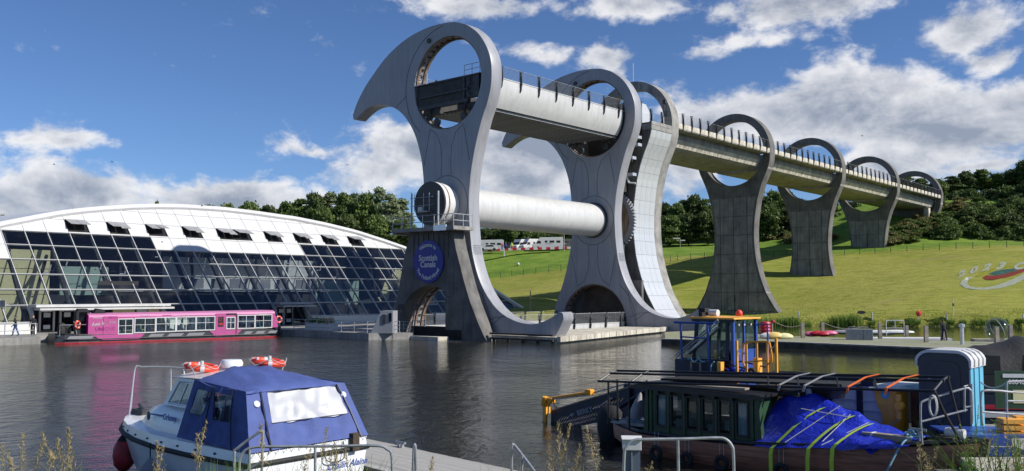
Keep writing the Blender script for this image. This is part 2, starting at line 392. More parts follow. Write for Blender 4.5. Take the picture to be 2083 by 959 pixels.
def interp(tab, x):
    if x <= tab[0][0]: return tab[0][1]
    for (a, va), (b, vb) in zip(tab, tab[1:]):
        if x <= b: return va + (vb - va) * (x - a) / (b - a)
    return tab[-1][1]
AL = .713
UX = Vector((math.cos(AL), -math.sin(AL), 0)); AX = Vector((math.sin(AL), math.cos(AL), 0))
C0 = Vector((-6.549, 89.5, 0))
def W(s, t, z=0): return C0 + UX * s + AX * t + Vector((0, 0, z))
# ------------------------------------------------------------------ terrain (one sheet to the horizon)
_tp = []
for t, z in ((61, 1.15), (89, 7.3), (117.3, 13.3), (33.3, .9), (46, .95)):
    p = W(0, t); _tp.append((p.x, p.y, z))
_tp += [(32, 107, .45), (44, 102.5, .45), (58, 102.5, .45), (90, 100, .5), (130, 95, .8), (24, 112, .6), (14, 122, .9), (0, 126, .9), (45, 112, .75), (60, 112, .8), (90, 112, 1.4),
        (-15, 135, .9), (-40, 140, .8), (-80, 120, .8), (-80, 160, 1.5), (-40, 200, 5), (-90, 230, 7), (-150, 200, 6), (0, 160, 4.2), (10, 140, 1.6)]
for x, y, Y in ((1000, 566, 186), (1150, 548, 183), (985, 514, 212), (1165, 509, 212), (1400, 530, 172), (1450, 502, 198), (1350, 504, 202), (1700, 520, 172), (1900, 508, 168), (2083, 502, 164), (2083, 488, 180), (1600, 505, 186),
                (1640, 470, 204), (2083, 400, 206), (2250, 380, 215), (2250, 480, 170), (1850, 470, 196), (1480, 497, 206), (1000, 625, 138), (1120, 600, 148), (2083, 590, 128), (1850, 590, 132), (1250, 506, 206)):
    p = D(x, y, Y); _tp.append((p.x, p.y, p.z))
for t, z in ((140, 21.5), (150, 25.0), (165, 26.0)):
    p = W(0, t); _tp.append((p.x, p.y, z))
_tp += [(60, 260, 26), (150, 260, 32), (0, 280, 16), (-80, 300, 12), (200, 180, 24), (120, 300, 34), (230, 300, 36)]
_P = np.array(_tp); _xy = _P[:, :2]
def _phi(r2): return .5 * r2 * np.log(r2 + 1e-9)
_d2 = ((_xy[:, None] - _xy[None]) ** 2).sum(-1); _n = len(_P)
_A = np.zeros((_n + 3, _n + 3)); _A[:_n, :_n] = _phi(_d2) + np.eye(_n) * 40; _A[:_n, _n] = 1; _A[:_n, _n + 1:] = _xy; _A[_n, :_n] = 1; _A[_n + 1:, :_n] = _xy.T
_w = np.linalg.solve(_A, np.concatenate([_P[:, 2], [0, 0, 0]]))
BANK = [(-400, 150), (-75, 108), (-30, 128), (-12, 124), (8, 124), (20, 114), (26, 119), (34, 121), (46, 120), (60, 117), (90, 114), (400, 110)]
def bank_y(X): return interp(BANK, X)
def terr(X, Y):
    X = np.asarray(X, float); Y = np.asarray(Y, float)
    xc = np.clip(X, -150, 230); yc = np.clip(Y, 95, 300)
    d2 = (xc[..., None] - _xy[:, 0]) ** 2 + (yc[..., None] - _xy[:, 1]) ** 2
    z = _phi(d2) @ _w[:_n] + _w[_n] + xc * _w[_n + 1] + yc * _w[_n + 2]
    z = np.clip(z, .35, 42)
    yb = np.interp(X, [b[0] for b in BANK], [b[1] for b in BANK])
    k = np.clip((Y - yb) / 1.6, 0, 1); z = -1.6 + (z + 1.6) * k * k * (3 - 2 * k)
    return z
def tz(X, Y): return float(terr(np.array([X]), np.array([Y]))[0])
def TT(x, y, y0=100, y1=320):     # survey: the spot of the ground seen there
    d = px_ray(x, y); Ys = np.linspace(y0, y1, 900); X = Ys * d.x / d.y; Z = H + Ys * d.z / d.y
    g = terr(X, Ys); i = np.argmax(Z <= g)
    if i == 0: i = len(Ys) - 1
    return Vector((X[i], Ys[i], g[i]))
def build_ground():
    xs = np.concatenate([[-3000, -1500, -800, -400, -220], np.arange(-150, 171, 1.5), [200, 240, 320, 500, 900, 1600, 3000]])
    ys = np.concatenate([[96, 99], np.arange(100, 216, 1.0), np.arange(218, 306, 3), [330, 380, 480, 700, 1100, 1800, 3200]])
    XX, YY = np.meshgrid(xs, ys); Z = terr(XX, YY)
    rng = np.random.RandomState(3)
    Z += np.where(Z > .5, 1, 0) * .03 * rng.randn(*Z.shape)
    nx = len(xs); v = np.stack([XX, YY, Z], -1).reshape(-1, 3); f = []
    for j in range(len(ys) - 1):
        for i in range(nx - 1): a = j * nx + i; f.append((a, a + 1, a + nx + 1, a + nx))
    me = bpy.data.meshes.new('grass_hill'); me.from_pydata(v.tolist(), [], f); me.shade_smooth()
    m = bpy.data.materials.new('mown_grass'); m.use_nodes = True; nt = m.node_tree; N = nt.nodes; L = nt.links; b = N['Principled BSDF']; b.inputs['Roughness'].default_value = .9; b.inputs['Specular IOR Level'].default_value = .1
    g = N.new('ShaderNodeNewGeometry')
    def noise(sc, st=(1, 1, 1), det=6, rough=.6):
        mp = N.new('ShaderNodeMapping'); L.new(g.outputs['Position'], mp.inputs[0]); mp.inputs[3].default_value = st
        t = N.new('ShaderNodeTexNoise'); t.inputs['Scale'].default_value = sc; t.inputs['Detail'].default_value = det; t.inputs['Roughness'].default_value = rough; L.new(mp.outputs[0], t.inputs['Vector']); return t.outputs[0]
    def mixc(f, a, b_, lo=.4, hi=.6):
        r = N.new('ShaderNodeMapRange'); L.new(f, r.inputs[0]); r.inputs[1].default_value = lo; r.inputs[2].default_value = hi
        mx = N.new('ShaderNodeMix'); mx.data_type = 'RGBA'; L.new(r.outputs[0], mx.inputs[0])
        for i, c in ((6, a), (7, b_)):
            if isinstance(c, tuple): mx.inputs[i].default_value = (*c, 1)
            else: L.new(c, mx.inputs[i])
        return mx.outputs[2]
    base = mixc(noise(.05, (1, 1, 1), 4), (.205, .24, .032), (.31, .305, .065), .38, .62)
    base = mixc(noise(.35, (.35, 1.6, 3), 6, .7), base, (.35, .325, .09), .46, .72)     # mower stripes and dry patches
    base = mixc(noise(1.6, (.5, 2.2, 3), 5, .75), base, (.17, .20, .035), .52, .74)
    base = mixc(noise(1.5, (.05, 1.0, 3), 6, .7), base, (.15, .17, .028), .50, .66)
    base = mixc(noise(2.3, (.04, 1.0, 3), 6, .7), base, (.36, .36, .10), .54, .70)
    base = mixc(noise(.9, (1, 1, 1), 8, .8), base, (.12, .145, .025), .56, .70)     # mower lines along the slope
    base = mixc(noise(.12, (.4, 1.6, 3), 5, .7), base, (.27, .22, .09), .58, .75)
    # the unfenced upper field is greener and smoother
    sp = N.new('ShaderNodeSeparateXYZ'); L.new(g.outputs['Position'], sp.inputs[0])
    ma = N.new('ShaderNodeMath'); ma.operation = 'MULTIPLY_ADD'; L.new(sp.outputs[0], ma.inputs[0]); ma.inputs[1].default_value = .17; L.new(sp.outputs[1], ma.inputs[2])
    r = N.new('ShaderNodeMapRange'); L.new(ma.outputs[0], r.inputs[0]); r.inputs[1].default_value = 183.5; r.inputs[2].default_value = 185.5
    up = mixc(noise(.3), (.115, .20, .028), (.18, .26, .04))
    mx = N.new('ShaderNodeMix'); mx.data_type = 'RGBA'; L.new(r.outputs[0], mx.inputs[0]); L.new(base, mx.inputs[6]); L.new(up, mx.inputs[7])
    L.new(mx.outputs[2], b.inputs['Base Color'])
    bp = N.new('ShaderNodeBump'); bp.inputs['Strength'].default_value = .8; bp.inputs['Distance'].default_value = .25; L.new(noise(3.5, (1, 1, 1), 5, .75), bp.inputs['Height']); L.new(bp.outputs[0], b.inputs['Normal'])
    link('grass_hill', me, m, kind='structure')
build_ground()
def build_water():
    mb = MB(); mb.add([(-3000, -60, 0), (3000, -60, 0), (3000, 135, 0), (-3000, 135, 0)], [(0, 1, 2, 3)])
    m = bpy.data.materials.new('canal_water'); m.use_nodes = True; nt = m.node_tree; N = nt.nodes; L = nt.links; b = N['Principled BSDF']
    b.inputs['Base Color'].default_value = (.020, .020, .014, 1); b.inputs['Roughness'].default_value = .02; b.inputs['IOR'].default_value = 1.25; b.inputs['Specular Tint'].default_value = (.80, .84, .90, 1)
    g = N.new('ShaderNodeNewGeometry')
    def noise(sc, st, det, rough=.6, dist=0):
        mp = N.new('ShaderNodeMapping'); L.new(g.outputs['Position'], mp.inputs[0]); mp.inputs[3].default_value = st; mp.inputs[2].default_value = (0, 0, R(12))
        t = N.new('ShaderNodeTexNoise'); t.inputs['Scale'].default_value = sc; t.inputs['Detail'].default_value = det; t.inputs['Roughness'].default_value = rough; t.inputs['Distortion'].default_value = dist
        L.new(mp.outputs[0], t.inputs['Vector']); return t.outputs[0]
    n1 = noise(2.1, (.85, 1.3, 1), 3, .55, .5); n2 = noise(8.5, (.9, 1.3, 1), 3, .6, .3); n0 = noise(1.1, (1.0, .75, 1), 3, .5, .8)
    # breeze: calm and ruffled areas
    calm = N.new('ShaderNodeMapRange'); L.new(noise(.05, (1, 1.6, 1), 2), calm.inputs[0]); calm.inputs[1].default_value = .35; calm.inputs[2].default_value = .65; calm.inputs[3].default_value = .55; calm.inputs[4].default_value = 1.15
    ma = N.new('ShaderNodeMath'); ma.operation = 'MULTIPLY_ADD'; L.new(n2, ma.inputs[0]); ma.inputs[1].default_value = .45
    mb0 = N.new('ShaderNodeMath'); mb0.operation = 'MULTIPLY_ADD'; L.new(n0, mb0.inputs[0]); mb0.inputs[1].default_value = 2.3; L.new(n1, mb0.inputs[2]); L.new(mb0.outputs[0], ma.inputs[2])
    sx = N.new('ShaderNodeSeparateXYZ'); L.new(g.outputs['Position'], sx.inputs[0]); sh = N.new('ShaderNodeMapRange'); L.new(sx.outputs[0], sh.inputs[0]); sh.inputs[1].default_value = 6; sh.inputs[2].default_value = 17; sh.inputs[3].default_value = 1.0; sh.inputs[4].default_value = .22   # sheltered by the jetty
    m0 = N.new('ShaderNodeMath'); m0.operation = 'MULTIPLY'; L.new(calm.outputs[0], m0.inputs[0]); L.new(sh.outputs[0], m0.inputs[1])
    mu = N.new('ShaderNodeMath'); mu.operation = 'MULTIPLY'; L.new(ma.outputs[0], mu.inputs[0]); L.new(m0.outputs[0], mu.inputs[1])
    bp = N.new('ShaderNodeBump'); bp.inputs['Strength'].default_value = 1.0; bp.inputs['Distance'].default_value = WAVE; L.new(mu.outputs[0], bp.inputs['Height']); L.new(bp.outputs[0], b.inputs['Normal'])
    struct('canal_water', mb, m)

WAVE = .036
build_water()
# basin bed and the near bank the photographer stands on
mb = MB(); mb.add([(-3000, -60, -1.6), (3000, -60, -1.6), (3000, 135, -1.6), (-3000, 135, -1.6)], [(0, 1, 2, 3)]); struct('canal_bed', mb, M['wood_dark'])
mb = MB(); mb.box(-60, 60, -20, 14.6, -1.5, .88); bank = struct('near_bank', mb, mat('bank_grass', (.10, .13, .03), .9, 0, .4, 2, .6, 12))

# ------------------------------------------------------------------ quays round the wheel
def poly_block(name, pts, z0, z1, m): mb = MB(); mb.prism(pts, lambda u, v, w: (u, v, w), z0, z1); return struct(name, mb, m)
def wl(s, t): p = W(s, t); return (p.x, p.y)
poly_block('wheel_quay', [wl(5.3, -.9), wl(7.2, -.9), wl(14.8, -1.3), wl(8.6, 31), wl(9.5, 38), wl(5.3, 38)], -1.5, .55, M['concrete_pale_lit'])
mb = MB()
for i in range(19):
    a, b = wl(14.8 - 6.2 * i / 19 + .12, -1.3 + 32.3 * i / 19 + .02), wl(14.8 - 6.2 * (i + 1) / 19 + .12, -1.3 + 32.3 * (i + 1) / 19 - .05)
    d = Vector((b[0] - a[0], b[1] - a[1], 0)).normalized(); n_ = Vector((d.y, -d.x, 0)) * .35
    mb.hexa([(a[0], a[1], .16), (a[0] + n_.x, a[1] + n_.y, .16), (b[0] + n_.x, b[1] + n_.y, .16), (b[0], b[1], .16), (a[0], a[1], .62 + .03 * rnd.random()), (a[0] + n_.x, a[1] + n_.y, .62), (b[0] + n_.x, b[1] + n_.y, .62), (b[0], b[1], .62 + .03 * rnd.random())])
struct('quay_coping', mb, M['concrete_pale_lit'])
ft = thing('timber_fender', 'dark weathered timber fender rails along the wheel quay below the curved steel hook', 'fender', W(7.3, -1.35, 0), -AL)
for z in (.18, .62): part('rail', MB().box(0, 7.4, -.25, .05, z, z + .16), M['wood_dark'], ft)
for i in range(5): part('post', MB().box(.3 + i * 1.7, .5 + i * 1.7, -.12, .08, -.6, .18), M['wood_dark'], ft)
jt = single('landing_stage', MB().box(-4.6, 3.3, -.7, .7, -1, .32), M['concrete_pale_lit'], 'low concrete landing stage in the water before the arch of the bearing pier', 'landing stage', W(0, -3.6, 0), -AL)
poly_block('promenade', [(-60, 60), (-42.9, 76.2), (-40.6, 78.3), (-42.8, 81.3), (-26, 95), (-22.7, 93.0), (-13.4, 85.0), (-9.4, 86.6), wl(-5.3, -2.2), wl(-5.3, 40), wl(-20, 60), (-60, 140), (-110, 110)], -1.5, .62, M['concrete'])
poly_block('wheel_well_end', [wl(-5.3, 26.7), wl(5.3, 26.7), wl(5.3, 38), wl(-5.3, 38)], -1.5, .6, M['concrete_dark'])

# ------------------------------------------------------------------ THE WHEEL
L_ = [(-14.61, 24.09), (-13.86, 25.37), (-12.56, 26.9), (-11.04, 28.19), (-9.29, 29.5), (-7.33, 30.49), (-5.43, 31.13), (-3.34, 31.50), (-1.52, 31.60), (0.69, 31.45), (2.2, 31.0), (3.16, 30.5), (4.4, 29.5), (5.33, 28.2), (5.88, 26.9), (6.03, 25.6), (5.91, 24.08), (5.48, 22.7), (4.84, 21.34), (4.2, 19.57), (3.8, 18.2), (3.36, 16.3), (3.12, 14.5), (3.06, 13.1)]
K_ = [(3.15, 11.2), (3.32, 9.6), (3.64, 7.9), (4.35, 5.95), (5.2, 4.5), (6.3, 3.25), (7.4, 2.45), (8.5, 1.95), (9.74, 1.63), (10.99, 1.54), (12.13, 1.72), (13.33, 2.18), (14.2, 2.66), (14.55, 2.55)]
half = [tuple(p) for p in smooth_path([(a, b, 0) for a, b in L_], 4)] + [tuple(p) for p in smooth_path([(a, b, 0) for a, b in K_], 3)]
half = [(p[0], p[1]) for p in half]
ARM = half + [(-a, 26.2 - b) for a, b in half]
HZC, ZT = 13.1, 25.45
wheel = thing('boat_lift_wheel', 'huge grey steel rotating boat lift with two hooked arms joined by a white axle', 'boat lift', C0, -AL)
TH = 1.5; LEN = 24.9
def make_arm(t0, par):
    me = xform(plate([ARM, circ(0, ZT, 4.75, 72), circ(0, 26.2 - ZT, 4.75, 72)], TH, .05), Matrix(((1, 0, 0, 0), (0, 0, 1, t0 + TH / 2), (0, 1, 0, 0), (0, 0, 0, 1))))
    me.shade_smooth(); me.set_sharp_from_angle(angle=R(35))
    arm = part('arm', me, M['steel'], par)
    mb = MB()
    f0, f1 = t0 - .012, t0 + .02
    for c, r in ((ZT, 5.9), (26.2 - ZT, 5.9)):
        sg = 1 if c > HZC else -1
        a0, a1 = (95, 235) if sg > 0 else (-85, 55)
        ribbon(mb, [(r * 1.02 * math.cos(R(a)), c + r * math.sin(R(a))) for a in range(a0, a1, 4)], .075, f0, f1)
    ribbon(mb, [(2.95 * math.cos(R(a)), HZC + 2.95 * math.sin(R(a))) for a in range(0, 361, 8)], .075, f0, f1)
    for sg in (1, -1):
        def q(x, z): return (x * sg, HZC + (z - HZC) * sg)
        ribbon(mb, [q(x, z) for x, z in ((-7.6, 23.9), (-6.6, 24.5), (-5.9, 24.9))], .06, f0, f1)
        for e in (-1, 1):
            ribbon(mb, [q(e * x, z) for x, z in ((.7, 16.1), (.62, 17.5), (.75, 19.0), (1.3, 20.3), (2.2, 20.9))], .06, f0, f1)
            ribbon(mb, [q(e * x, z) for x, z in ((3.2, 17.3), (2.9, 18.6), (2.55, 20.2), (2.3, 21.1))], .06, f0, f1)
        if sg < 0: ribbon(mb, [(4.9, 5.0), (5.1, 3.5), (5.6, 2.0), (5.9, .9)], .06, f0, f1); ribbon(mb, [(5.1, 1.6), (6.6, 2.1), (7.9, 2.2)], .06, f0, f1)
    part('panel_seam', mb, M['seam'], arm, kind='stuff')
    mb = MB()      # bolted strips
    for sg in (1, -1):
        def q(x, z): return (x * sg, HZC + (z - HZC) * sg)
        for i in range(26):
            z = 16.2 + i * .165
            for x in (-.42, -.28, -.14, 0, .14, .28, .42):
                u, v = q(x, z); mb.box(u - .025, u + .025, f0, f1, v - .025, v + .025)
        for e in (-1, 1):
            for i in range(14):
                for j in range(5):
                    u, v = q(e * (2.6 + i * .055 + j * .12), 20.6 - i * .22 + j * .05); mb.box(u - .025, u + .025, f0, f1, v - .025, v + .025)
        for i in range(12):
            for j in range(4):
                a = R(102 + i * 2.2); r = 5.05 + j * .16; u, v = q(-r * math.cos(a) * -1, ZT + r * math.sin(a)) ; mb.box(u - .025, u + .025, f0, f1, v - .025, v + .025)
    for a in range(0, 360, 5):
        for r in (2.35, 2.55, 2.75): u, v = r * math.cos(R(a)), HZC + r * math.sin(R(a)); mb.box(u - .025, u + .025, f0, f1, v - .025, v + .025)
    part('bolts', mb, M['perf'], arm, kind='stuff')
    mb = MB()      # bolted hatches on the sunlit edge
    for z0 in (18.6, 13.6, 8.2, 22.3, 23.6):
        n = 6 if z0 < 22 else 1
        for i in range(n):
            for j in range(7 if n > 1 else 2):
                z = z0 + i * .16; s = 3.06 + (z - 13.1) ** 2 * .0285 if z < 21 else 5.2 + (z - 22.3) * .35
                y = t0 + (.25 + j * .16 if n > 1 else .3 + j * .8)
                mb.box(s - .05, s + .012, y, y + .05, z, z + .05)
    part('hatch_bolts', mb, M['perf'], arm, kind='stuff')
    for sg in (1, -1):     # ring rails inside both holes
        c = HZC + (ZT - HZC) * sg
        rg = MB()
        rr = [(4.74, .1), (4.5, .1), (4.5, .35), (4.74, .35)]
        for y0, y1, r in ((.18, .42, 4.55), (1.02, 1.3, 4.55)):
            vs = []; n = 64
            for k in range(n):
                a = 2 * PI * k / n
                for rad, y in ((4.76, y0), (r, y0), (r, y1), (4.76, y1)): vs.append((rad * math.cos(a), t0 + y, c + rad * math.sin(a)))
            fs = [(k * 4 + i, k * 4 + (i + 1) % 4, ((k + 1) % n) * 4 + (i + 1) % 4, ((k + 1) % n) * 4 + i) for k in range(n) for i in range(4)]
            rg.add(vs, fs)
        part('ring_rail', rg, M['rust'], arm, smooth=True)
        cl = MB()
        for k in range(40):
            a = 2 * PI * k / 40; X = Matrix.Translation((4.66 * math.cos(a), t0 + .72, c + 4.66 * math.sin(a))) @ Matrix.Rotation(-a, 4, 'Y'); cl.box(-.09, .09, -.2, .2, -.07, .07, X)
        part('rail_clamps', cl, M['soot'], arm, kind='stuff')
    for sg in (1, -1):
        u, v = -2.55 * sg, HZC + (30.15 - HZC) * sg
        part('lifting_eye', MB().lathe([(.1, 0), (.26, 0), (.26, .14), (.1, .14)], 16, Matrix.Translation((u, t0 + .02, v)) @ Matrix.Rotation(PI / 2, 4, 'X')), M['steel_dark'], arm, smooth=True)
    return arm
arm1 = make_arm(0, wheel)
def copy_part(p, par, off):
    c = p.copy(); C.objects.link(c); c.parent = par; c.location = Vector(p.location) + Vector(off)
    for g in list(p.children):
        d = g.copy(); C.objects.link(d); d.parent = c
    return c
arm2 = copy_part(arm1, wheel, (0, LEN, 0))
ax = MB(); ax.lathe([(1.95, TH - .05), (1.95, LEN + .05)], 64, Matrix.Translation((0, 0, HZC)) @ Matrix.Rotation(-PI / 2, 4, 'X') )
axle = part('axle', ax, M['steel_white'], wheel, smooth=True)
for t in (TH - .01, LEN - .25):
    part('axle_collar', MB().lathe([(1.95, 0), (2.12, 0), (2.12, .26), (1.95, .26)], 64, Matrix.Translation((0, t, HZC)) @ Matrix.Rotation(-PI / 2, 4, 'X')), M['steel_dark'], axle, smooth=True)
# bearing drum on the near pier and toothed gear behind the far arm
hub = part('bearing_drum', MB().lathe([(0, -.02), (2.0, 0), (2.05, .05), (2.05, .62)], 64, Matrix.Translation((0, -2.25, HZC + .02)) @ Matrix.Rotation(-PI / 2, 4, 'X')), M['steel'], wheel, smooth=True)
part('rim', MB().lathe([(2.03, -.04), (2.13, -.04), (2.13, .08), (2.03, .08)], 64, Matrix.Translation((0, -2.26, HZC + .02)) @ Matrix.Rotation(-PI / 2, 4, 'X')), M['black'], hub, smooth=True)
part('bearing_band', MB().lathe([(2.09, .1), (2.14, .12), (2.14, .5), (1.9, .5), (1.9, .75), (2.1, .75), (2.1, 1.35), (1.85, 1.45), (1.85, 2.2)], 64, Matrix.Translation((0, -2.25, HZC + .02)) @ Matrix.Rotation(-PI / 2, 4, 'X')), M['offwhite'], hub, smooth=True, ang=30)
part('bearing_groove', MB().lathe([(2.0, .5), (2.08, .52), (2.08, .72), (2.0, .75)], 64, Matrix.Translation((0, -2.25, HZC + .02)) @ Matrix.Rotation(-PI / 2, 4, 'X')), M['rust'], hub, smooth=True)
gear_loop = []
NT = 60
for i in range(NT):
    for a, r in ((-.34, 3.45), (-.2, 3.78), (.2, 3.78), (.34, 3.45)):
        th = 2 * PI * (i + a) / NT; gear_loop.append((r * math.cos(th), HZC + .1 + r * math.sin(th)))
gm = xform(plate([gear_loop, circ(0, HZC + .1, 2.95, 64)], .34, .01), Matrix(((1, 0, 0, 0), (0, 0, 1, 28.42), (0, 1, 0, 0), (0, 0, 0, 1))))
part('gear', gm, M['steel_mid'], wheel)
part('drive_shaft', MB().lathe([(1.6, 26.3), (1.6, 28.9)], 32, Matrix.Translation((0, 0, HZC)) @ Matrix.Rotation(-PI / 2, 4, 'X')), M['soot'], wheel, smooth=True)

# ------------------------------------------------------------------ gondolas (hang in the rings; one boat-sized trough above, one below)
FIN = MB()
prof = [(0, 0), (.16, .25), (.24, .9), (.20, 1.5), (.06, 2.05), (-.04, 2.3), (-.08, 2.3), (.0, 1.5), (-.02, .9), (-.06, 0)]
FIN.prism(prof, lambda u, v, w: (u, w, v), -.035, .035)
for i in range(10): z = .75 + i * .155; FIN.box(-.13, .27, -.05, .05, z, z + .055)
FINM = FIN.mesh('railing_post')
def gondola(zc, label):
    g = thing('gondola', label, 'gondola', C0 + Vector((0, 0, zc)), -AL)
    y0, y1 = TH + .05, LEN - .35
    for sg in (1, -1):
        mb = MB(); th = [R(a) for a in (3, -4, -10, -16, -22, -28, -34)]
        out = [(4.62 * math.cos(t), 4.62 * math.sin(t)) for t in th]; inn = [(4.45 * math.cos(t), 4.45 * math.sin(t)) for t in th]
        mb.prism([(u * sg, v) for u, v in out + inn[::-1]], lambda u, v, w: (u, w, v), y0, y1)
        part('side_wall', mb, M['steel_white'], g, smooth=True, ang=30)
        part('gunwale', MB().box(4.42 * sg, 4.66 * sg, y0, y1, .24, .32), M['steel_white'], g)
    fl = part('floor', MB().box(-3.78, 3.78, y0 + .05, y1 - .05, -2.62, -2.5), M['soot'], g)
    rb = MB().box(-3.7, -3.62, y0, y1, -2.85, -2.6).mesh('rib')
    for i in range(13):
        s = -3.62 + i * .595; o = link('rib', rb, M['steel_mid'], fl); o.location = (s + 3.66, 0, 0)
    tr = part('trough', MB().box(-3.3, -3.15, y0, y1, -2.5, .1).box(3.15, 3.3, y0, y1, -2.5, .1), M['soot'], g)
    for ye, nm, d in ((.15, 'near_gate', -1), (y1 + .05, 'far_gate', 1)):
        gt = part('end_gate', MB().box(-4.45, 2.6, ye, ye + .3, -2.1, .24), M['soot'], g)
        part('gate_frame', MB().box(2.6, 4.3, ye - .05, ye + .45, -1.9, .3), M['steel_dark'], gt); part('gate_frame', MB().box(-4.55, -4.35, ye - .06, ye + .3, -2.2, .34), M['steel_dark'], gt); part('gate_frame', MB().box(2.2, 2.45, ye - .12, ye, -2.1, .3), M['steel_dark'], gt)
        part('gate_beam', MB().box(-3.9, 3.0, ye - .18, ye, -1.15, -.98).box(-3.9, 3.0, ye - .22, ye + .2, -2.35, -2.0).box(-3.9, 3.4, ye - .14, ye, .18, .34), M['steel_dark'], gt)
        for s in (-2.3, 2.55):
            bg_ = MB().box(s - 1.2, s + 1.2, ye, ye + .5, -2.95, -2.4)
            part('bogie_frame', bg_, M['soot'], gt)
            for e in (-.55, .55):
                a = math.asin(max(-1, min(1, (s + e) / 4.55))); zr = -math.sqrt(4.5 ** 2 - (s + e) ** 2) + .42
                part('bogie_wheel', MB().lathe([(.12, -.1), (.42, -.1), (.42, .12), (.12, .12)], 20, Matrix.Translation((s + e, ye + .3, zr)) @ Matrix.Rotation(PI / 2, 4, 'X')), M['steel_dark'], gt, smooth=True)
            part('bogie_arm', MB().tube([(s - .6, ye + .1, -2.9), (s, ye, -2.3), (s + .6, ye + .1, -2.9)], .14, 6).tube([(s, ye - .1, -2.3), (s + .2 * d, ye, -3.4)], .12, 6), M['soot'], gt)
        part('hose', MB().tube(smooth_path([(3.1, ye - .14, .1), (3.35, ye - .2, -.5), (3.0, ye - .22, -1.0), (3.25, ye - .2, -1.7)], 4), .06, 6), M['rubber'], gt)
        rl = MB()
        for x0, x1 in ((-5.0, -2.9), (2.4, 4.5)):
            for z in (.85, 1.35): rl.tube([(x0, ye - .1, z), (x1, ye - .1, z)], .035, 5)
            for x in (x0, lerp(x0, x1, .5), x1): rl.tube([(x, ye - .1, .3), (x, ye - .1, 1.35)], .035, 5)
            rl.box(x0 - .05, x1 + .05, ye - .25, ye + .5, .26, .33)
        part('gate_railing', rl, M['galv'], gt, kind='stuff')
    for sg in (1, -1):
        rw = MB()
        for k in range(8): rw.tube([(4.62 * sg + .02 * sg * k, y0, .42 + k * .125), (4.62 * sg + .02 * sg * k, y1, .42 + k * .125)], .016, 4)
        rw.tube([(4.8 * sg, y0, 1.42), (4.8 * sg, y1, 1.42)], .03, 5)
        part('railing_wire', rw, M['galv'], g)
        for i in range(8):
            o = link('railing_post', FINM, M['steel_dark'], g); o.location = (4.60 * sg, 3.05 + i * 2.94, -.75)
            if sg < 0: o.rotation_euler = (0, 0, PI)
    return g
gondola(ZT, 'white upper gondola with ribbed underside, high in the top rings of the wheel')
gl = gondola(26.2 - ZT, 'white lower gondola at water level between the feet of the arms')
# ------------------------------------------------------------------ near bearing pier
def pier_s(z, tab): return interp(tab, z)
NR = [(-1.5, 8.6), (.45, 6.94), (1.4, 6.35), (3.54, 5.2), (5.2, 4.5), (6.81, 3.92), (8.6, 3.3), (10.35, 2.88)]
NL = [(-1.5, 6.4), (.49, 5.72), (4.0, 4.85), (7.66, 3.98), (10.35, 3.1)]
bp = thing('bearing_pier', 'dark stained concrete pier with an arch below, a railed platform above and a round sign', 'pier', C0, -AL)
zs = [-1.5, 0, .45, 1.4, 2.5, 3.54, 4.4, 5.2, 6.0, 6.81, 7.7, 8.6, 9.5, 10.35]
arch = [(-.25 + 4.4 * math.cos(R(a)), .72 + 4.42 * math.sin(R(a))) for a in range(0, 181, 6)]
loop = [(interp(NR, z), z) for z in zs] + [(-interp(NL, z), z) for z in zs[::-1]] + [(-4.65, -1.5)] + arch[::-1] + [(4.15, -1.5)]
me = xform(plate([loop], 1.55, .03), Matrix(((1, 0, 0, 0), (0, 0, 1, -1.22), (0, 1, 0, 0), (0, 0, 0, 1))))
body = part('pier_wall', me, M['concrete_dark'], bp)
mb = MB()
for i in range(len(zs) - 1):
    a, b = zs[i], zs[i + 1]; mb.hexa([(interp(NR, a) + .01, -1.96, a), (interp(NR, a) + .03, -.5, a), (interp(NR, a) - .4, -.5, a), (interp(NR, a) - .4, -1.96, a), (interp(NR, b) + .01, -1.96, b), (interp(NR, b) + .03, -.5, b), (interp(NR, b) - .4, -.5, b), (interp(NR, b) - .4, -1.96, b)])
part('edge_lit_strip', mb, M['concrete'], body)  # paler concrete on the sun side only, sunlight put into colour
k = 0
for z0, z1 in ((7.75, 10.2),):
    for s0 in (-2.9, -2.2, -1.5, -.8, -.1, .6, 1.3, 1.95):
        part('flute', MB().box(s0, s0 + .42, -2.07, -1.98, z0, z1), M['concrete_dark'], body)
for x0, x1, z0, z1 in ((1.95, 3.0, 4.1, 7.6), (-3.5, -2.5, 5.4, 7.6), (2.0, 4.3, .9, 4.0)):
    part('cast_panel', MB().box(x0, x1, -2.03, -1.98, z0, z1), M['concrete_dark'], body)
part('arch_lining', MB().prism([(-.25 + r * math.cos(R(a)), .72 + r * math.sin(R(a))) for r, rng_ in ((4.47, range(0, 181, 6)), (4.40, range(180, -1, -6))) for a in rng_], lambda u, v, w: (u, w, v), -1.9, -.2), M['rust'], body)
pf = part('platform', MB().box(-4.6, 4.1, -3.1, -.3, 10.37, 10.72), M['concrete'], bp)
part('platform_edge', MB().box(-4.7, -4.3, -3.2, -.9, 10.2, 10.36), M['alu'], pf); part('platform_edge', MB().box(1.6, 3.2, -3.3, -3.1, 10.3, 10.85), M['alu'], pf)
rl = MB()
for z in (11.25, 11.85): rl.tube([(-4.5, -.4, z), (-4.5, -3.0, z), (4.0, -3.0, z), (4.0, -.5, z)], .035, 5)
for x in (-4.5, -3.2, -1.9, -.2, 1.4, 2.8, 4.0): rl.tube([(x, -3.0, 10.7), (x, -3.0, 11.9)], .035, 5)
for y in (-1.7, -.4): rl.tube([(-4.5, y, 10.7), (-4.5, y, 11.9)], .035, 5); rl.tube([(4.0, y, 10.7), (4.0, y, 11.9)], .035, 5)
part('railing', rl, M['galv'], pf)
ld = MB(); ld.box(1.55, 1.68, -2.75, -2.6, 10.7, 14.2); ld.box(-2.15, -2.05, -2.75, -2.62, 10.7, 14.3)
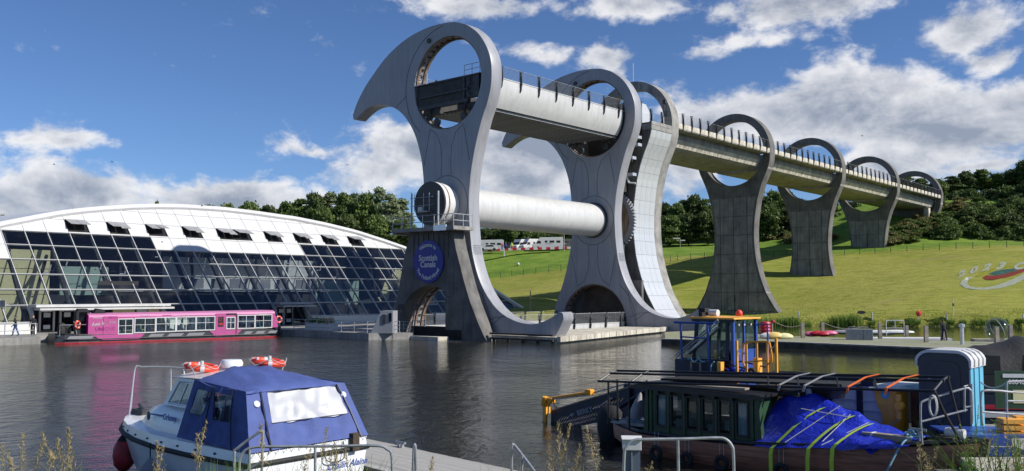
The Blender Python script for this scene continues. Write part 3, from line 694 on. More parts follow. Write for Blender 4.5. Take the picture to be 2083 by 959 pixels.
for z in (12.9, 13.7): ld.tube([(-2.3, -2.7, z), (.9, -2.7, z)], .03, 5)
for x in (-1.7, -.4, .4): ld.tube([(x, -2.7, 12.3), (x, -2.7, 14.1)], .03, 5)
ld.box(-1.1, .3, -2.9, -2.3, 12.25, 12.32)
part('inspection_ladder', ld, M['galv'], pf)
part('lamp_box', MB().box(-.9, -.4, -3.0, -2.75, 12.35, 12.75), M['white'], pf)
for s in (-4.2, -2.1):
    part('floodlight', MB().box(s, s + .5, -2.5, -2.1, 2.75, 3.3).tube([(s + .25, -2.1, 3.0), (s + .25, -1.9, 3.3)], .06, 5), M['steel_dark'], bp)
# round sign
sg_ = thing('round_sign', 'round blue welcome sign with white lettering on the concrete bearing pier', 'sign', W(-.28, -2.06, 7.45), -AL)
part('disc', MB().lathe([(0, 0), (2.06, 0), (2.08, .02), (2.08, .1), (0, .1)], 64, Matrix.Rotation(PI / 2, 4, 'X')), M['blue_sign'], sg_)
part('lettering', joinm([xform(text_mesh('Scottish', .80, .02, offset=.022), upright(0, -.115, .33)), xform(text_mesh('Canals', .80, .02, offset=.022), upright(0, -.115, -.30))]), M['white'], sg_)
def arc_text(txt, size, r, mid, span, top=True):
    out = []; n = len(txt)
    wd = {'W': 1.25, 'm': 1.3, 'i': .5, 'l': .45, ' ': .6, 'T': .95, 'F': .95, 'r': .7, 'k': .95, 't': .65}
    ws = [wd.get(c, 1.0) for c in txt]; tot = sum(ws); acc = 0
    for c, w in zip(txt, ws):
        u = (acc + w / 2) / tot - .5; acc += w
        if c == ' ': continue
        a = R(mid) - R(span) * u if top else R(mid) + R(span) * u
        rot = a - PI / 2 if top else a + PI / 2
        out.append(xform(text_mesh(c, size, .02, offset=.014), Matrix.Translation((0, -.115, 0)) @ Matrix.Rotation(PI / 2, 4, 'X') @ Matrix.Translation((r * math.cos(a), r * math.sin(a), 0)) @ Matrix.Rotation(rot, 4, 'Z')))
    return joinm(out)
part('lettering', arc_text('Welcome to', .50, 1.62, 90, 82), M['white'], sg_)
part('lettering', arc_text('The Falkirk Wheel', .50, 1.62, 270, 128, False), M['white'], sg_)

# ------------------------------------------------------------------ aqueduct piers with rings
PR = [(0, 8.0), (1.04, 7.2), (2.44, 6.1), (4.58, 4.87), (7.0, 4.02), (9.17, 3.50), (11.5, 3.24), (13.5, 3.22), (15.25, 3.34), (17.9, 3.75), (20.0, 4.35), (21.5, 4.98), (22.84, 5.62), (24.0, 5.9)]
def pier_loop(z0):
    zz = [z0] + [z for z in np.arange(math.ceil(z0 + .3), 24.1, .75)]
    rt = [(interp(PR, z), z) for z in zz]
    return rt + [(5.98 * math.cos(R(a)), ZT + 5.98 * math.sin(R(a))) for a in range(-8, 189, 4)] + [(-s, z) for s, z in rt[::-1]]
RT = 1.65
def make_pier(t, zb, label, cols=True):
    p = thing('aqueduct_pier', label, 'pier', W(0, t, 0), -AL, None)
    me = xform(plate([pier_loop(zb - 1.5), circ(0, ZT, 4.96, 64)], RT, .03), Matrix(((1, 0, 0, 0), (0, 0, 1, RT / 2), (0, 1, 0, 0), (0, 0, 0, 1))))
    me.shade_smooth(); me.set_sharp_from_angle(angle=R(30))
    b = part('pier_wall', me, M['concrete_dark'], p)
    if cols:
        rows = [zb + .1, 1.75, 4.5, 7.3, 10.2, 13.05, 15.85, 18.7]
        rows = [z for z in rows if z >= zb]
        if rows[0] > zb + .8: rows = [zb + .15] + rows
        for i in range(len(rows) - 1):
            for c0, c1 in ((-99, -2.2), (-2.2, 0), (0, 2.2), (2.2, 99)):
                z0, z1 = rows[i] + .07, rows[i + 1] - .07; zz = [lerp(z0, z1, k / 3) for k in range(4)]
                Rt = [(min(c1 - .075, interp(PR, z) - .28), z) for z in zz]; Lf = [(max(c0 + .075, -interp(PR, z) + .28), z) for z in zz]
                if min(a[0] - b_[0] for a, b_ in zip(Rt, Lf)) < .25: continue
                part('cast_panel', MB().prism(Rt + Lf[::-1], lambda u, v, w: (u, w, v), -.06, .02), M['concrete_mid'], b)
    # paler weathered sheet on the sun side edge; sunlight put into colour
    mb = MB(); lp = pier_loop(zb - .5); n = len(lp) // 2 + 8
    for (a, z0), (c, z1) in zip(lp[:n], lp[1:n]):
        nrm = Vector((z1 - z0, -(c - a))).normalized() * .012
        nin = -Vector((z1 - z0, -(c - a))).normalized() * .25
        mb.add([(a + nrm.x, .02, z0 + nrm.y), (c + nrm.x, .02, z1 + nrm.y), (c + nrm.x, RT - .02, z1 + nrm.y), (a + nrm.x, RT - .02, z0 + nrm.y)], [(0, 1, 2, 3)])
    part('edge_lit_face', mb, M['concrete'], b)
    mb = MB().box(-.04, .04, -.1, -.03, zb, zb + 3.2); mb.box(-.09, .09, -.14, -.03, zb + 2.2, zb + 2.6)
    part('downpipe', mb, M['black'], p)
    return p
T1, T2, T3, T4 = 60.99, 89.08, 117.26, 145.86
make_pier(T1, .9, 'tallest dark concrete aqueduct pier, nearest of the free standing row')
make_pier(T2, 7.0, 'ringed concrete aqueduct pier on the grass slope, second of the free standing row')
make_pier(T3, 13.1, 'ringed concrete aqueduct pier by the field fence, third in the free standing row')
make_pier(T4, 22.5, 'shallow concrete ring at the wooded far end of the aqueduct', cols=False)
M['rust_pale'] = mat('rust_streaked_cream', (.48, .38, .26), .8, 0, .4, 1.2, col2=(.16, .08, .04), stretch=(3, 1, .25))
# tower beside the wheel
tw = thing('bearing_tower', 'curved tower behind the far wheel arm, clad in pale panels under a concrete ring', 'tower', W(0, 0, 0), -AL)
me = xform(plate([pier_loop(-.6), circ(0, ZT, 4.96, 64)], RT, .03), Matrix(((1, 0, 0, 0), (0, 0, 1, 33.35 + RT / 2), (0, 1, 0, 0), (0, 0, 0, 1)))); me.shade_smooth(); me.set_sharp_from_angle(angle=R(30))
rg = part('ring_frame', me, M['concrete'], tw)
zz = [-.6] + [float(z) for z in np.arange(.5, 24.9, .8)] + [24.9]
loop = [(interp(PR, z) - .06, z) for z in zz] + [(-interp(PR, z) + .06, z) for z in zz[::-1]]
core = part('core_wall', xform(plate([loop], 4.6, .02), Matrix(((1, 0, 0, 0), (0, 0, 1, 31.02), (0, 1, 0, 0), (0, 0, 0, 1)))), M['concrete_dark'], tw)
rowz = [.75 + i * 1.66 for i in range(15)]
yc = [28.72 + i * 1.155 for i in range(5)]
for i in range(14):
    za, zb_ = rowz[i] + .012, rowz[i + 1] - .012; zq = [lerp(za, zb_, k / 2) for k in range(3)]
    mb = MB()
    for sgn in (1,):
        for a, b_ in zip(zq, zq[1:]):
            sa, sb = interp(PR, a), interp(PR, b_); mb.hexa([(sa - .05, 0, a), (sa + .05, 0, a), (sa + .05, 1.13, a), (sa - .05, 1.13, a), (sb - .05, 0, b_), (sb + .05, 0, b_), (sb + .05, 1.13, b_), (sb - .05, 1.13, b_)])
    pm = mb.mesh('clad_panel', fix=True)
    for j in range(4):
        o = link('clad_panel', pm, M['panel'], core); o.location = (rnd.uniform(-.006, .006), yc[j], 0)
part('parapet', MB().box(-5.9, 5.95, 28.7, 33.3, 24.05, 24.75).box(5.7, 5.98, 28.7, 33.3, 24.6, 25.0), M['concrete'], core)
cabn = part('control_cabin', MB().prism([(2.6, 25.0), (4.4, 25.0), (4.3, 26.3), (3.6, 27.7), (2.9, 27.7)], lambda u, v, w: (u, w, v), 28.7, 31.2), M['panel'], tw)
part('cabin_window', MB().box(3.0, 3.9, 28.62, 28.7, 25.7, 26.8), M['glass_dark'], cabn)
part('bridge_frame', MB().box(-1.5, 4.6, 28.3, 28.75, 22.5, 27.6), M['soot'], tw)
part('gear_backing', MB().lathe([(0, 0), (2.96, 0), (2.96, .05), (0, .05)], 48, Matrix.Translation((0, 28.58, HZC + .1)) @ Matrix.Rotation(-PI / 2, 4, 'X')), M['rust_pale'], tw)
for bx_ in ((-2.2, 2.3, 27.3, 28.2, .6, 10.5), (-2.4, 2.6, 27.3, 28.6, 16.6, 24.0), (2.6, 3.6, 27.2, 28.7, 20.2, 21.0), (2.6, 3.9, 27.5, 28.5, 22.3, 23.2)): part('drive_machinery', MB().box(*bx_), M['soot'], tw)
for z in (18.4, 20.4, 21.9, 22.8): part('service_gantry', MB().box(2.6, 4.2 if z < 21 else 5.0, 27.2, 28.0, z, z + .35), M['alu'], tw)
mb = MB().tube([(3.5, 27.4, 17.6), (2.9, 27.2, 19.4)], .12, 6).tube([(3.5, 27.4, 17.6), (4.3, 27.6, 17.5)], .12, 6)
part('conduit', mb, M['offwhite'], tw)
part('well_door', MB().box(-2.6, 3.4, 26.72, 26.9, .6, 5.6), mat('brown_steel_door', (.06, .042, .03), .7, 0, .4, 1), tw)
part('well_wall', MB().box(-5.4, 5.5, 26.9, 27.3, .3, 5.9), M['concrete_dark'], tw)
# railing of the tower
o_ = MB()
for k in range(8): o_.tube([(5.85, 28.75, 25.05 + k * .13), (5.85, 33.3, 25.05 + k * .13)], .011, 4)
part('railing_wire', o_, M['galv'], tw)
for y in (28.8, 31.3): o = link('railing_post', FINM, M['steel_dark'], tw); o.location = (5.75, y, 24.25)
o_ = MB().tube([(0, 33.9, 31.3), (0, 33.9, 34.0)], .04, 5); part('aerial', o_, M['galv'], tw)
part('winch_gear', MB().box(4.9, 5.3, 33.0, 33.3, 27.9, 28.4).box(5.0, 5.2, 33.0, 33.3, 26.2, 27.0).tube([(5.1, 33.1, 25.0), (5.05, 33.1, 28.2)], .05, 5), M['steel_dark'], tw)
# deck
def deck():
    d = thing('aqueduct', 'long grey concrete aqueduct with black finned railings running from the wheel to the hill', 'aqueduct', C0, -AL)
    spans = [(33.35 + RT, T1), (T1 + RT, T2), (T2 + RT, T3), (T3 + RT, T4 + 1.0)]
    for a, b in spans:
        sec = [(3.25, 22.72), (4.0, 23.1), (4.42, 24.0), (4.42, 24.86), (3.4, 24.86), (3.4, 24.0), (-3.4, 24.0), (-3.4, 24.86), (-4.42, 24.86), (-4.42, 24.0), (-4.0, 23.1), (-3.25, 22.72)]
        me_ = xform(plate([sec[::-1]], b - a - .02, 0), Matrix(((1, 0, 0, 0), (0, 0, 1, (a + b) / 2), (0, 1, 0, 0), (0, 0, 0, 1))))
        tr = part('trough_span', me_, M['concrete'], d)
        part('haunch_lit_face', MB().add([(4.02, a + .2, 23.08), (4.02, b - .2, 23.08), (4.44, b - .2, 23.99), (4.44, a + .2, 23.99)], [(0, 1, 2, 3)]), M['concrete_pale_lit'], tr)  # pale sheet paints the sunlight on the haunch bevel
        jm = MB(); n = 22
        for i in range(n): y = lerp(a + .3, b - .3, (i + .5) / n); jm.add([(4.035, y - .025, 23.09), (4.035, y + .025, 23.09), (4.455, y + .025, 24.0), (4.455, y - .025, 24.0)], [(0, 1, 2, 3)])
        part('haunch_joints', jm, M['concrete_dark'], tr, kind='stuff')
        for sg in (1, -1):
            part('walkway_slab', MB().box(3.35 * sg, 5.9 * sg, a + .01, b - .01, 24.87, 25.02), M['concrete'], tr)
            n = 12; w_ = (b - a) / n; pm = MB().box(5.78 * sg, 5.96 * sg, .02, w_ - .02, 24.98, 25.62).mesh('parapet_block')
            for i in range(n): o = link('parapet_block', pm, M['concrete_pale_lit'] if sg > 0 else M['concrete'], tr); o.location = (rnd.uniform(-.01, .01), a + i * w_, 0)  # sun side blocks get the paler concrete, light painted in
            for i in range(n):
                o = link('railing_post', FINM, M['steel_dark'], tr); o.location = (5.9 * sg, a + (i + .5) * w_, 24.75)
                o.rotation_euler = (0, 0, 0 if sg > 0 else PI)
            rw = MB()
            for k in range(6): rw.tube([(5.95 * sg, a, 25.75 + k * .16), (5.95 * sg, b, 25.75 + k * .16)], .009, 4)
            rw.tube([(6.0 * sg, a, 26.72), (6.0 * sg, b, 26.72)], .022, 5)
            part('railing_wire', rw, M['galv'], tr)
    return d
deck()
ab = thing('abutment', 'pale concrete abutment leg under the far end of the aqueduct', 'abutment', W(0, T4 - 3, 0), -AL)
part('leg', MB().box(3.2, 4.2, 0, 1.2, 18, 22.8), M['concrete_pale_lit'], ab)
part('bearing_wall', MB().box(-4.5, 3.1, .6, 2.4, 16, 22.7), M['concrete_dark'], ab)
# ------------------------------------------------------------------ visitor centre: leaning glass front with an arched white roof
KB = 1.12
B0 = Vector((0, 0, H)) + (C0 - Vector((0, 0, H))) * KB
vc = thing('visitor_centre', 'visitor centre with a leaning front of dark glass panes under a low arched white roof', 'building', B0, -AL, scale=KB)
def fs(z): return -16 - (z - 1.94) * .958
FN = Vector((.958, 0, 1)).normalized() ; FN = Vector((1, 0, .958)).normalized()      # outward normal of the leaning front
ARC = [(-60, -1.5), (-52, 2.4), (-46, 5.2), (-40, 7.55), (-36, 8.95), (-32.35, 10.16), (-28.49, 11.18), (-26.45, 11.68), (-24.35, 12.09), (-22.2, 12.44), (-18.79, 12.91), (-16.11, 13.18), (-13, 13.38), (-8.44, 13.45), (-4.33, 13.3), (-1.15, 13.08), (1.09, 12.96), (5.26, 12.44), (9.5, 11.71), (13.68, 10.61), (16.13, 9.88), (20, 8.45), (24, 6.7), (27.97, 4.3), (30.9, 1.9)]
ROW = [1.95, 3.35, 4.69, 6.03, 7.37, 8.70, 10.03, 11.38, 12.72, 14.1]
def fpt(t, z, off=0.0): p = Vector((fs(z), t, z)) + FN * off; return p
def cell(t0, t1, z0, z1):
    a0, a1 = interp(ARC, t0), interp(ARC, t1)
    if a0 <= z0 + .04 and a1 <= z0 + .04: return None
    n = 4; top = [(lerp(t0, t1, k / n)) for k in range(n + 1)]
    pts = [(t0, z0), (t1, z0)]
    up = [(t, min(z1, max(z0, interp(ARC, t)))) for t in top[::-1]]
    if a0 > z1 and a1 > z1: up = [(t1, z1), (t0, z1)]
    pts += [p for p in up if p[1] > z0 + .01 or p not in pts]
    out = []
    for p in pts:
        if not out or abs(p[0] - out[-1][0]) + abs(p[1] - out[-1][1]) > 1e-3: out.append(p)
    return out if len(out) >= 3 else None
_cache = {}
def facade_piece(name, t0, t1, z0, z1, m, thick=.05, proud=0.0, tilt=None):
    c = cell(t0, t1, z0, z1)
    if not c: return None
    full = len(c) == 4 and abs(c[2][1] - z1) < 1e-6 and abs(c[3][1] - z1) < 1e-6
    key = (name, round(t1 - t0, 3), round(z1 - z0, 3), m.name, thick, proud)
    if full and key in _cache: me = _cache[key]
    else:
        base = fpt(t0, z0)
        mb = MB(); n = len(c)
        vs = [fpt(t, z, proud) - base for t, z in c] + [fpt(t, z, proud - thick) - base for t, z in c]
        mb.add(vs, [tuple(range(n)), tuple(range(n, 2 * n))[::-1]] + [(i, n + i, n + (i + 1) % n, (i + 1) % n) for i in range(n)])
        me = mb.mesh(name)
        if full: _cache[key] = me
    o = link(name, me, m, vc); o.location = fpt(t0, z0)
    return o
G0 = .03
door_cols = {0: 'L', 1: 'L', 2: 'L', 3: 'L', 4: 'L', 5: 'L', 12: 'R', 13: 'R', 21: 'S', 22: 'S'}
vents = [3, 5, 7, 9, 11, 12, 14, 16, 18, 20]
for n in range(-8, 32):
    t0 = -32.35 + 2 * n; t1 = t0 + 2
    for r in range(9):
        z0, z1 = ROW[r], ROW[r + 1]
        if r == 0 and n in door_cols: continue
        white = (r >= 6) or (r == 5 and (n < 0 or 7 <= n < 16)) or (r == 4 and n < 0)
        if white:
            if r == 6 and n in vents:
                w0, w1 = z0 + .16, z1 - .02
                facade_piece('roof_panel', t0 + .02, t1 - .02, z0 + .02, w0 - .02, M['white'], .05)
                facade_piece('vent_opening', t0 + .06, t1 - .02, w0, w1, M['black'], .04, -.12)
                for e in (0, 1):
                    a = t0 + .08 + e * .95; mbv = MB(); hp = Vector((fs(w1), 0, w1)) + FN * .06
                    th = R(rnd.choice((27, 27, 30, 20)))
                    dn = (Vector((fs(z0), 0, z0)) - Vector((fs(z1), 0, z1))).normalized(); dr = dn * math.cos(th) + FN * math.sin(th); nr = FN * math.cos(th) - dn * math.sin(th)
                    Lr = 1.5
                    c4 = [hp + dr * q + nr * w for w in (0, .05) for q in (0, Lr)]
                    v8 = [c4[0] + Vector((0, a, 0)), c4[1] + Vector((0, a, 0)), c4[1] + Vector((0, a + .9, 0)), c4[0] + Vector((0, a + .9, 0)), c4[2] + Vector((0, a, 0)), c4[3] + Vector((0, a, 0)), c4[3] + Vector((0, a + .9, 0)), c4[2] + Vector((0, a + .9, 0))]
                    part('roof_vent', MB().hexa(v8), M['steel_mid'], vc)
            else: facade_piece('roof_panel', t0 + .02, t1 - .02, z0 + .015, z1 - .015, M['white'], .05)
        else: facade_piece('glass_pane', t0 + G0, t1 - G0, z0 + G0, z1 - G0, M['glass'], .03, -.02)
for n in range(-8, 33):      # mullions only beside glass
    t = -32.35 + 2 * n
    if n < 0: zt = 7.37
    elif n <= 7: zt = 10.03
    elif n < 16: zt = 8.70
    else: zt = 10.03
    zt = min(zt, interp(ARC, t)); zb = 3.35 if (n in door_cols and n - 1 in door_cols) else 1.95
    if zt < zb + .1: continue
    mb = MB(); a, b_ = fpt(t, zb, .07), fpt(t, zt, .07); c, d = fpt(t, zb, -.16), fpt(t, zt, -.16); e = Vector((0, .026, 0))
    mb.hexa([a - e, a + e, c + e, c - e, b_ - e, b_ + e, d + e, d - e]); part('mullion', mb, M['steel_white'], vc)
def t_range(z):
    ts = [t for t in np.arange(-47, 31, .1) if interp(ARC, t) > z]; return ts[0], ts[-1]
for z in ROW[:7]:
    a_, b_ = t_range(z + .02)
    if z > 10: segs = [(-32.35, -18.35), (-.35, b_)]
    elif z > 8.6: segs = [(-32.35, b_)]
    elif z < 2: segs = [(a_, -32.35), (-20.35, -8.35), (-4.35, 9.65), (13.65, b_)]
    else: segs = [(a_, b_)]
    for s0, s1 in segs:
        p, q = fpt(s0, z, .065), fpt(s1, z, .065); r_, u = fpt(s0, z, -.1), fpt(s1, z, -.1); e = (Vector((fs(2), 0, 2)) - Vector((fs(1), 0, 1))).normalized() * .024
        part('transom', MB().hexa([p - e, q - e, u - e, r_ - e, p + e, q + e, u + e, r_ + e]), M['steel_white'], vc)
# roof edge band and shell behind
mb = MB(); rows = []
arcf = [(t, interp(ARC, t)) for t in np.arange(-58, 31.1, 1.0)]
def band(o0, z0_, o1, z1_, dz0=0, dz1=0): return None
nb = MB(); R0, R1, R2, R3, R4 = [], [], [], [], []
for t, z in arcf:
    R0.append(fpt(t, z - .02, -.05)); R1.append(fpt(t, z + .02, .30)); R2.append(fpt(t, z + .40, .30)); 
    p = fpt(t, z + .52, .05); R3.append(p); R4.append(p + Vector((-14, 0, .35)) - Vector((0, 0, 0)))
nb.grid([R0, R1, R2, R3, R4])
band_ = part('roof_edge', nb, M['white'], vc, smooth=True, ang=25)
sh = MB(); S0 = [Vector(p) for p in R4]; S1 = [p + Vector((-14, 0, -max(.1, p.z) * .25)) for p in S0]; S2 = [Vector((p.x - 3, p.y, 0.5)) for p in S1]
sh.grid([S0, S1, S2]); part('roof_shell', sh, M['white'], vc, smooth=True)
for k in range(1, len(arcf) - 1, 4):
    t, z = arcf[k]; a, b_ = fpt(t, z + .02, .303), fpt(t, z + .40, .303); e = Vector((0, .012, 0)); part('edge_joint', MB().add([a - e, a + e, b_ + e, b_ - e], [(0, 1, 2, 3)]), M['offwhite'], band_)
# left end wedge, plinth, entrances
for t0, t1 in ((-46, -32.6), (-20.3, -8.5), (-4.2, 9.5), (13.8, 30.5)): part('plinth_wall', MB().box(-16.35, -15.85, t0, t1, .5, 1.88), M['offwhite'], vc)
def entrance(t0, t1, doors, m):
    fr = part('entrance_frame', MB().box(-18.3, -15.6, t0 - .1, t1 + .1, 3.2, 3.42), m, vc)
    part('canopy', MB().box(-16.6, -15.3, t0 + .1, t1 + .3, 2.95, 3.12), m, fr)
    for t in (t0, t1):
        a, b_ = Vector((-15.7, t, .6)), Vector((fs(3.3) + .3, t, 3.3))
        part('jamb', MB().hexa([a + Vector((-.3, -.12, 0)), a + Vector((.1, -.12, 0)), a + Vector((.1, .12, 0)), a + Vector((-.3, .12, 0)), b_ + Vector((-.3, -.12, 0)), b_ + Vector((.1, -.12, 0)), b_ + Vector((.1, .12, 0)), b_ + Vector((-.3, .12, 0))]), m, fr)
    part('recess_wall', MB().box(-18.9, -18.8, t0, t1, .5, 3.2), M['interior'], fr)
    for a, b_ in doors:
        d = part('door', MB().box(-18.1, -18.05, a, b_, .65, 3.0), M['glass_dark'], vc)
        part('door_frame', MB().box(-18.12, -17.95, a - .1, a + .05, .6, 3.1).box(-18.12, -17.95, b_ - .05, b_ + .1, .6, 3.1).box(-18.12, -17.95, a, b_, 3.0, 3.12), m, d)
        part('door_notice', MB().box(-17.94, -17.92, a + .25, a + .8, 2.3, 2.7), M['offwhite'], d); part('door_notice', MB().box(-17.94, -17.92, a + .25, a + .8, 1.3, 1.65), M['offwhite'], d)
entrance(-32.2, -20.5, [(-31.0, -29.9), (-29.3, -28.1), (-27.5, -26.4)], M['steel_white'])
entrance(-8.3, -4.4, [(-7.2, -6.4), (-6.2, -5.2)], M['steel'])
entrance(9.7, 13.6, [(10.6, 11.5), (11.7, 12.8)], M['steel'])
for a, b_, mm in ((-25.2, -23.2, 'cream'), (-23.0, -22.0, 'offwhite'), (-21.9, -20.9, 'cream')):
    part('menu_board', MB().box(-17.0, -16.9, a, b_, 2.35, 2.9), M[mm], vc)
# interior seen through the glass
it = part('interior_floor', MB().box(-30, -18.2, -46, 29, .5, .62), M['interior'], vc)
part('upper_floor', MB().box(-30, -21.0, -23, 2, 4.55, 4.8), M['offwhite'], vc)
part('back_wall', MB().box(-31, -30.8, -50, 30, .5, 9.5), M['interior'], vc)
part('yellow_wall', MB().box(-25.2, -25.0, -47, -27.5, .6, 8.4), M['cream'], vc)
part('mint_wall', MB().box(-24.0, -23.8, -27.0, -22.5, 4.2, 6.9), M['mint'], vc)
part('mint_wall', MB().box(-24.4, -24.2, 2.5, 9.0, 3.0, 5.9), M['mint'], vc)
part('white_wall', MB().box(-25.6, -25.4, -16, 3.5, 4.8, 8.2), M['offwhite'], vc)
for i, (t, w) in enumerate(((-15.5, 2.2), (-12.4, 1.6), (-10.2, 2.0), (-7.4, 2.2), (-4.6, 1.8), (-1.8, 2.0))): part('wall_panel', MB().box(-22.2, -22.1, t, t + w, 4.85, 5.9), M['cloth_grey'], vc)
for t in range(-44, 30, 4):
    zt = interp(ARC, t) - .4
    if zt < 2.6: continue
    bm_ = MB(); a, b_ = Vector((-17.2, t, .6)), Vector((fs(zt) - .7, t, zt)); e = Vector((.22, 0, 0)); f_ = Vector((0, .14, 0))
    bm_.hexa([a - e - f_, a + e - f_, a + e + f_, a - e + f_, b_ - e - f_, b_ + e - f_, b_ + e + f_, b_ - e + f_]); part('raking_column', bm_, M['steel_dark'], vc)
    if t % 8 == 0: part('cross_brace', MB().tube([(-18.5, t, .8), (fs(zt) - 1, t + 4, zt * .8)], .16, 6), M['steel_dark'], vc)
for t, z in ((-29, 6.2), (-27.4, 6.6), (-24.2, 6.6), (-22, 6.2), (-17.6, 8.0), (-15.8, 8.0), (-13.2, 8.1), (-11.5, 8.0), (-7.5, 7.9), (-5.3, 7.6), (-2.2, 7.7), (1.6, 7.0), (3.4, 6.2)):
    x = fs(z) - 1.4; part('pendant_lamp', MB().tube([(x, t, z), (x, t + .16, z + .75)], .07, 5).tube([(x, t - .5, z), (x, t - .1, z + .03)], .06, 5), M['white'], vc)
part('hanging_sign', MB().box(-19.2, -19.1, -25.6, -21.8, 4.7, 5.5), M['black'], vc)
part('banner', MB().prism([(12, 5.0), (13.5, 7.6), (15.5, 6.8), (14.6, 4.9)], lambda u, v, w: (w, u, v), -22.6, -22.5), M['cream'], vc)
part('banner', MB().prism([(9.6, 3.9), (10.4, 5.8), (11.2, 4.6), (11.0, 3.6)], lambda u, v, w: (w, u, v), -21.0, -20.9), M['cream'], vc)
part('banner', MB().prism([(5.0, 3.4), (8.6, 3.9), (9.2, 3.3), (6.0, 3.1)], lambda u, v, w: (w, u, v), -20.0, -19.9), M['cream'], vc)

# ------------------------------------------------------------------ promenade furniture
def rail_run(name, pts, h, n_rails, m, label, cat='railing', r=.03, every=2.0, group=None):
    t = thing(name, label, cat, pts[0], 0, group); base = Vector(pts[0]); P = [Vector(p) - base for p in pts]
    for k in range(n_rails):
        z = h * (k + 1) / n_rails; part('rail', MB().tube([p + Vector((0, 0, z)) for p in P], r, 5), m, t)
    pm = MB().tube([(0, 0, 0), (0, 0, h + .02)], r * 1.15, 6).mesh('post')
    for a, b in zip(P, P[1:]):
        n = max(1, round((b - a).length / every))
        for i in range(n + (1 if b is P[-1] else 0)): o = link('post', pm, m, t); o.location = a.lerp(b, i / n)
    return t
rail_run('quay_railing', [(-22.3, 92.9, .62), (-18, 89.3, .62), (-13.6, 85.4, .62), (-10.6, 85.6, .62)], 1.1, 3, M['galv'], 'grey tubular railing along the quay between the pink boat and the concrete pier')
rail_run('quay_railing', [(-46, 73.2, .62), (-42.7, 76.5, .62), (-40.9, 78.2, .62)], 1.15, 2, M['galv'], 'grey handrail on the quay at the stern of the pink boat', every=2.6)
rail_run('gangway_railing', [W(-5.1, -2.3, .62), W(-4.4, -3.3, .62), W(-1.5, -3.3, .62)], 1.0, 3, M['galv'], 'short railing beside the foot of the bearing pier arch', every=1.1)
pz = thing('planter', 'white trough planter with leafy yellow green plants on the quay', 'planter', (-19.4, 92.5, .62), -.70)
part('trough', MB().box(-2.2, 2.2, -.35, .35, 0, .75), M['offwhite'], pz)
def tuft_mesh(n, h, sp, w=.03, lean=.5, seed=1):
    r_ = random.Random(seed); mb = MB()
    for i in range(n):
        a = r_.uniform(0, 2 * PI); rr = sp * math.sqrt(r_.random()); b = Vector((rr * math.cos(a), rr * math.sin(a), 0)); hh = h * r_.uniform(.55, 1.1); la = r_.uniform(0, 2 * PI); ln = Vector((math.cos(la), math.sin(la), 0)) * lean * hh * r_.random()
        sd_ = Vector((-math.sin(la + 1), math.cos(la + 1), 0)) * w
        m1 = b + ln * .3 + Vector((0, 0, hh * .6)); tp = b + ln + Vector((0, 0, hh))
        mb.add([b - sd_, b + sd_, m1 + sd_ * .8, m1 - sd_ * .8, tp], [(0, 1, 2, 3), (3, 2, 4)])
    return mb.mesh('foliage', fix=False)
for x in (-1.2, .2, 1.3): o = link('foliage', tuft_mesh(70, .75, .5, .05, .8, int(x * 10)), M['straw'] if x > 1 else M['reed'], pz); o.location = (x, 0, .65)
for i, x in enumerate((-11.6,)):
    ht = thing('kiosk', 'small pale hut with one door against the left foot of the bearing pier', 'hut', (-13.2, 86.2, .62), -.10)
    part('wall', MB().prism([(0, 0), (2.1, 0), (2.1, 2.1), (1.0, 2.1), (.65, 1.4)], lambda u, v, w: (u, w, v), -.8, 1.2), M['steel'], ht)
    part('door', MB().box(1.1, 1.45, -.86, -.8, .9, 1.75), M['steel_dark'], ht)
    part('window', MB().box(1.75, 2.0, -.86, -.8, 1.1, 1.9), M['glass_dark'], ht)
sb = thing('ticket_sign', 'small grey kiosk sign board standing at the far left of the quay', 'sign', (-48.2, 84.6, .62), -.6)
part('board', MB().box(-1.9, 1.9, -.04, .04, 2.5, 3.1), M['steel'], sb); part('lettering', xform(text_mesh('LAKE BOAT', .42, .02), upright(0, -.06, 2.8)), M['white'], sb)
part('leg', MB().tube([(-1.8, 0, 0), (-1.8, 0, 3.1)], .05, 5), M['galv'], sb); part('leg', MB().tube([(1.8, 0, 0), (1.8, 0, 3.1)], .05, 5), M['galv'], sb)

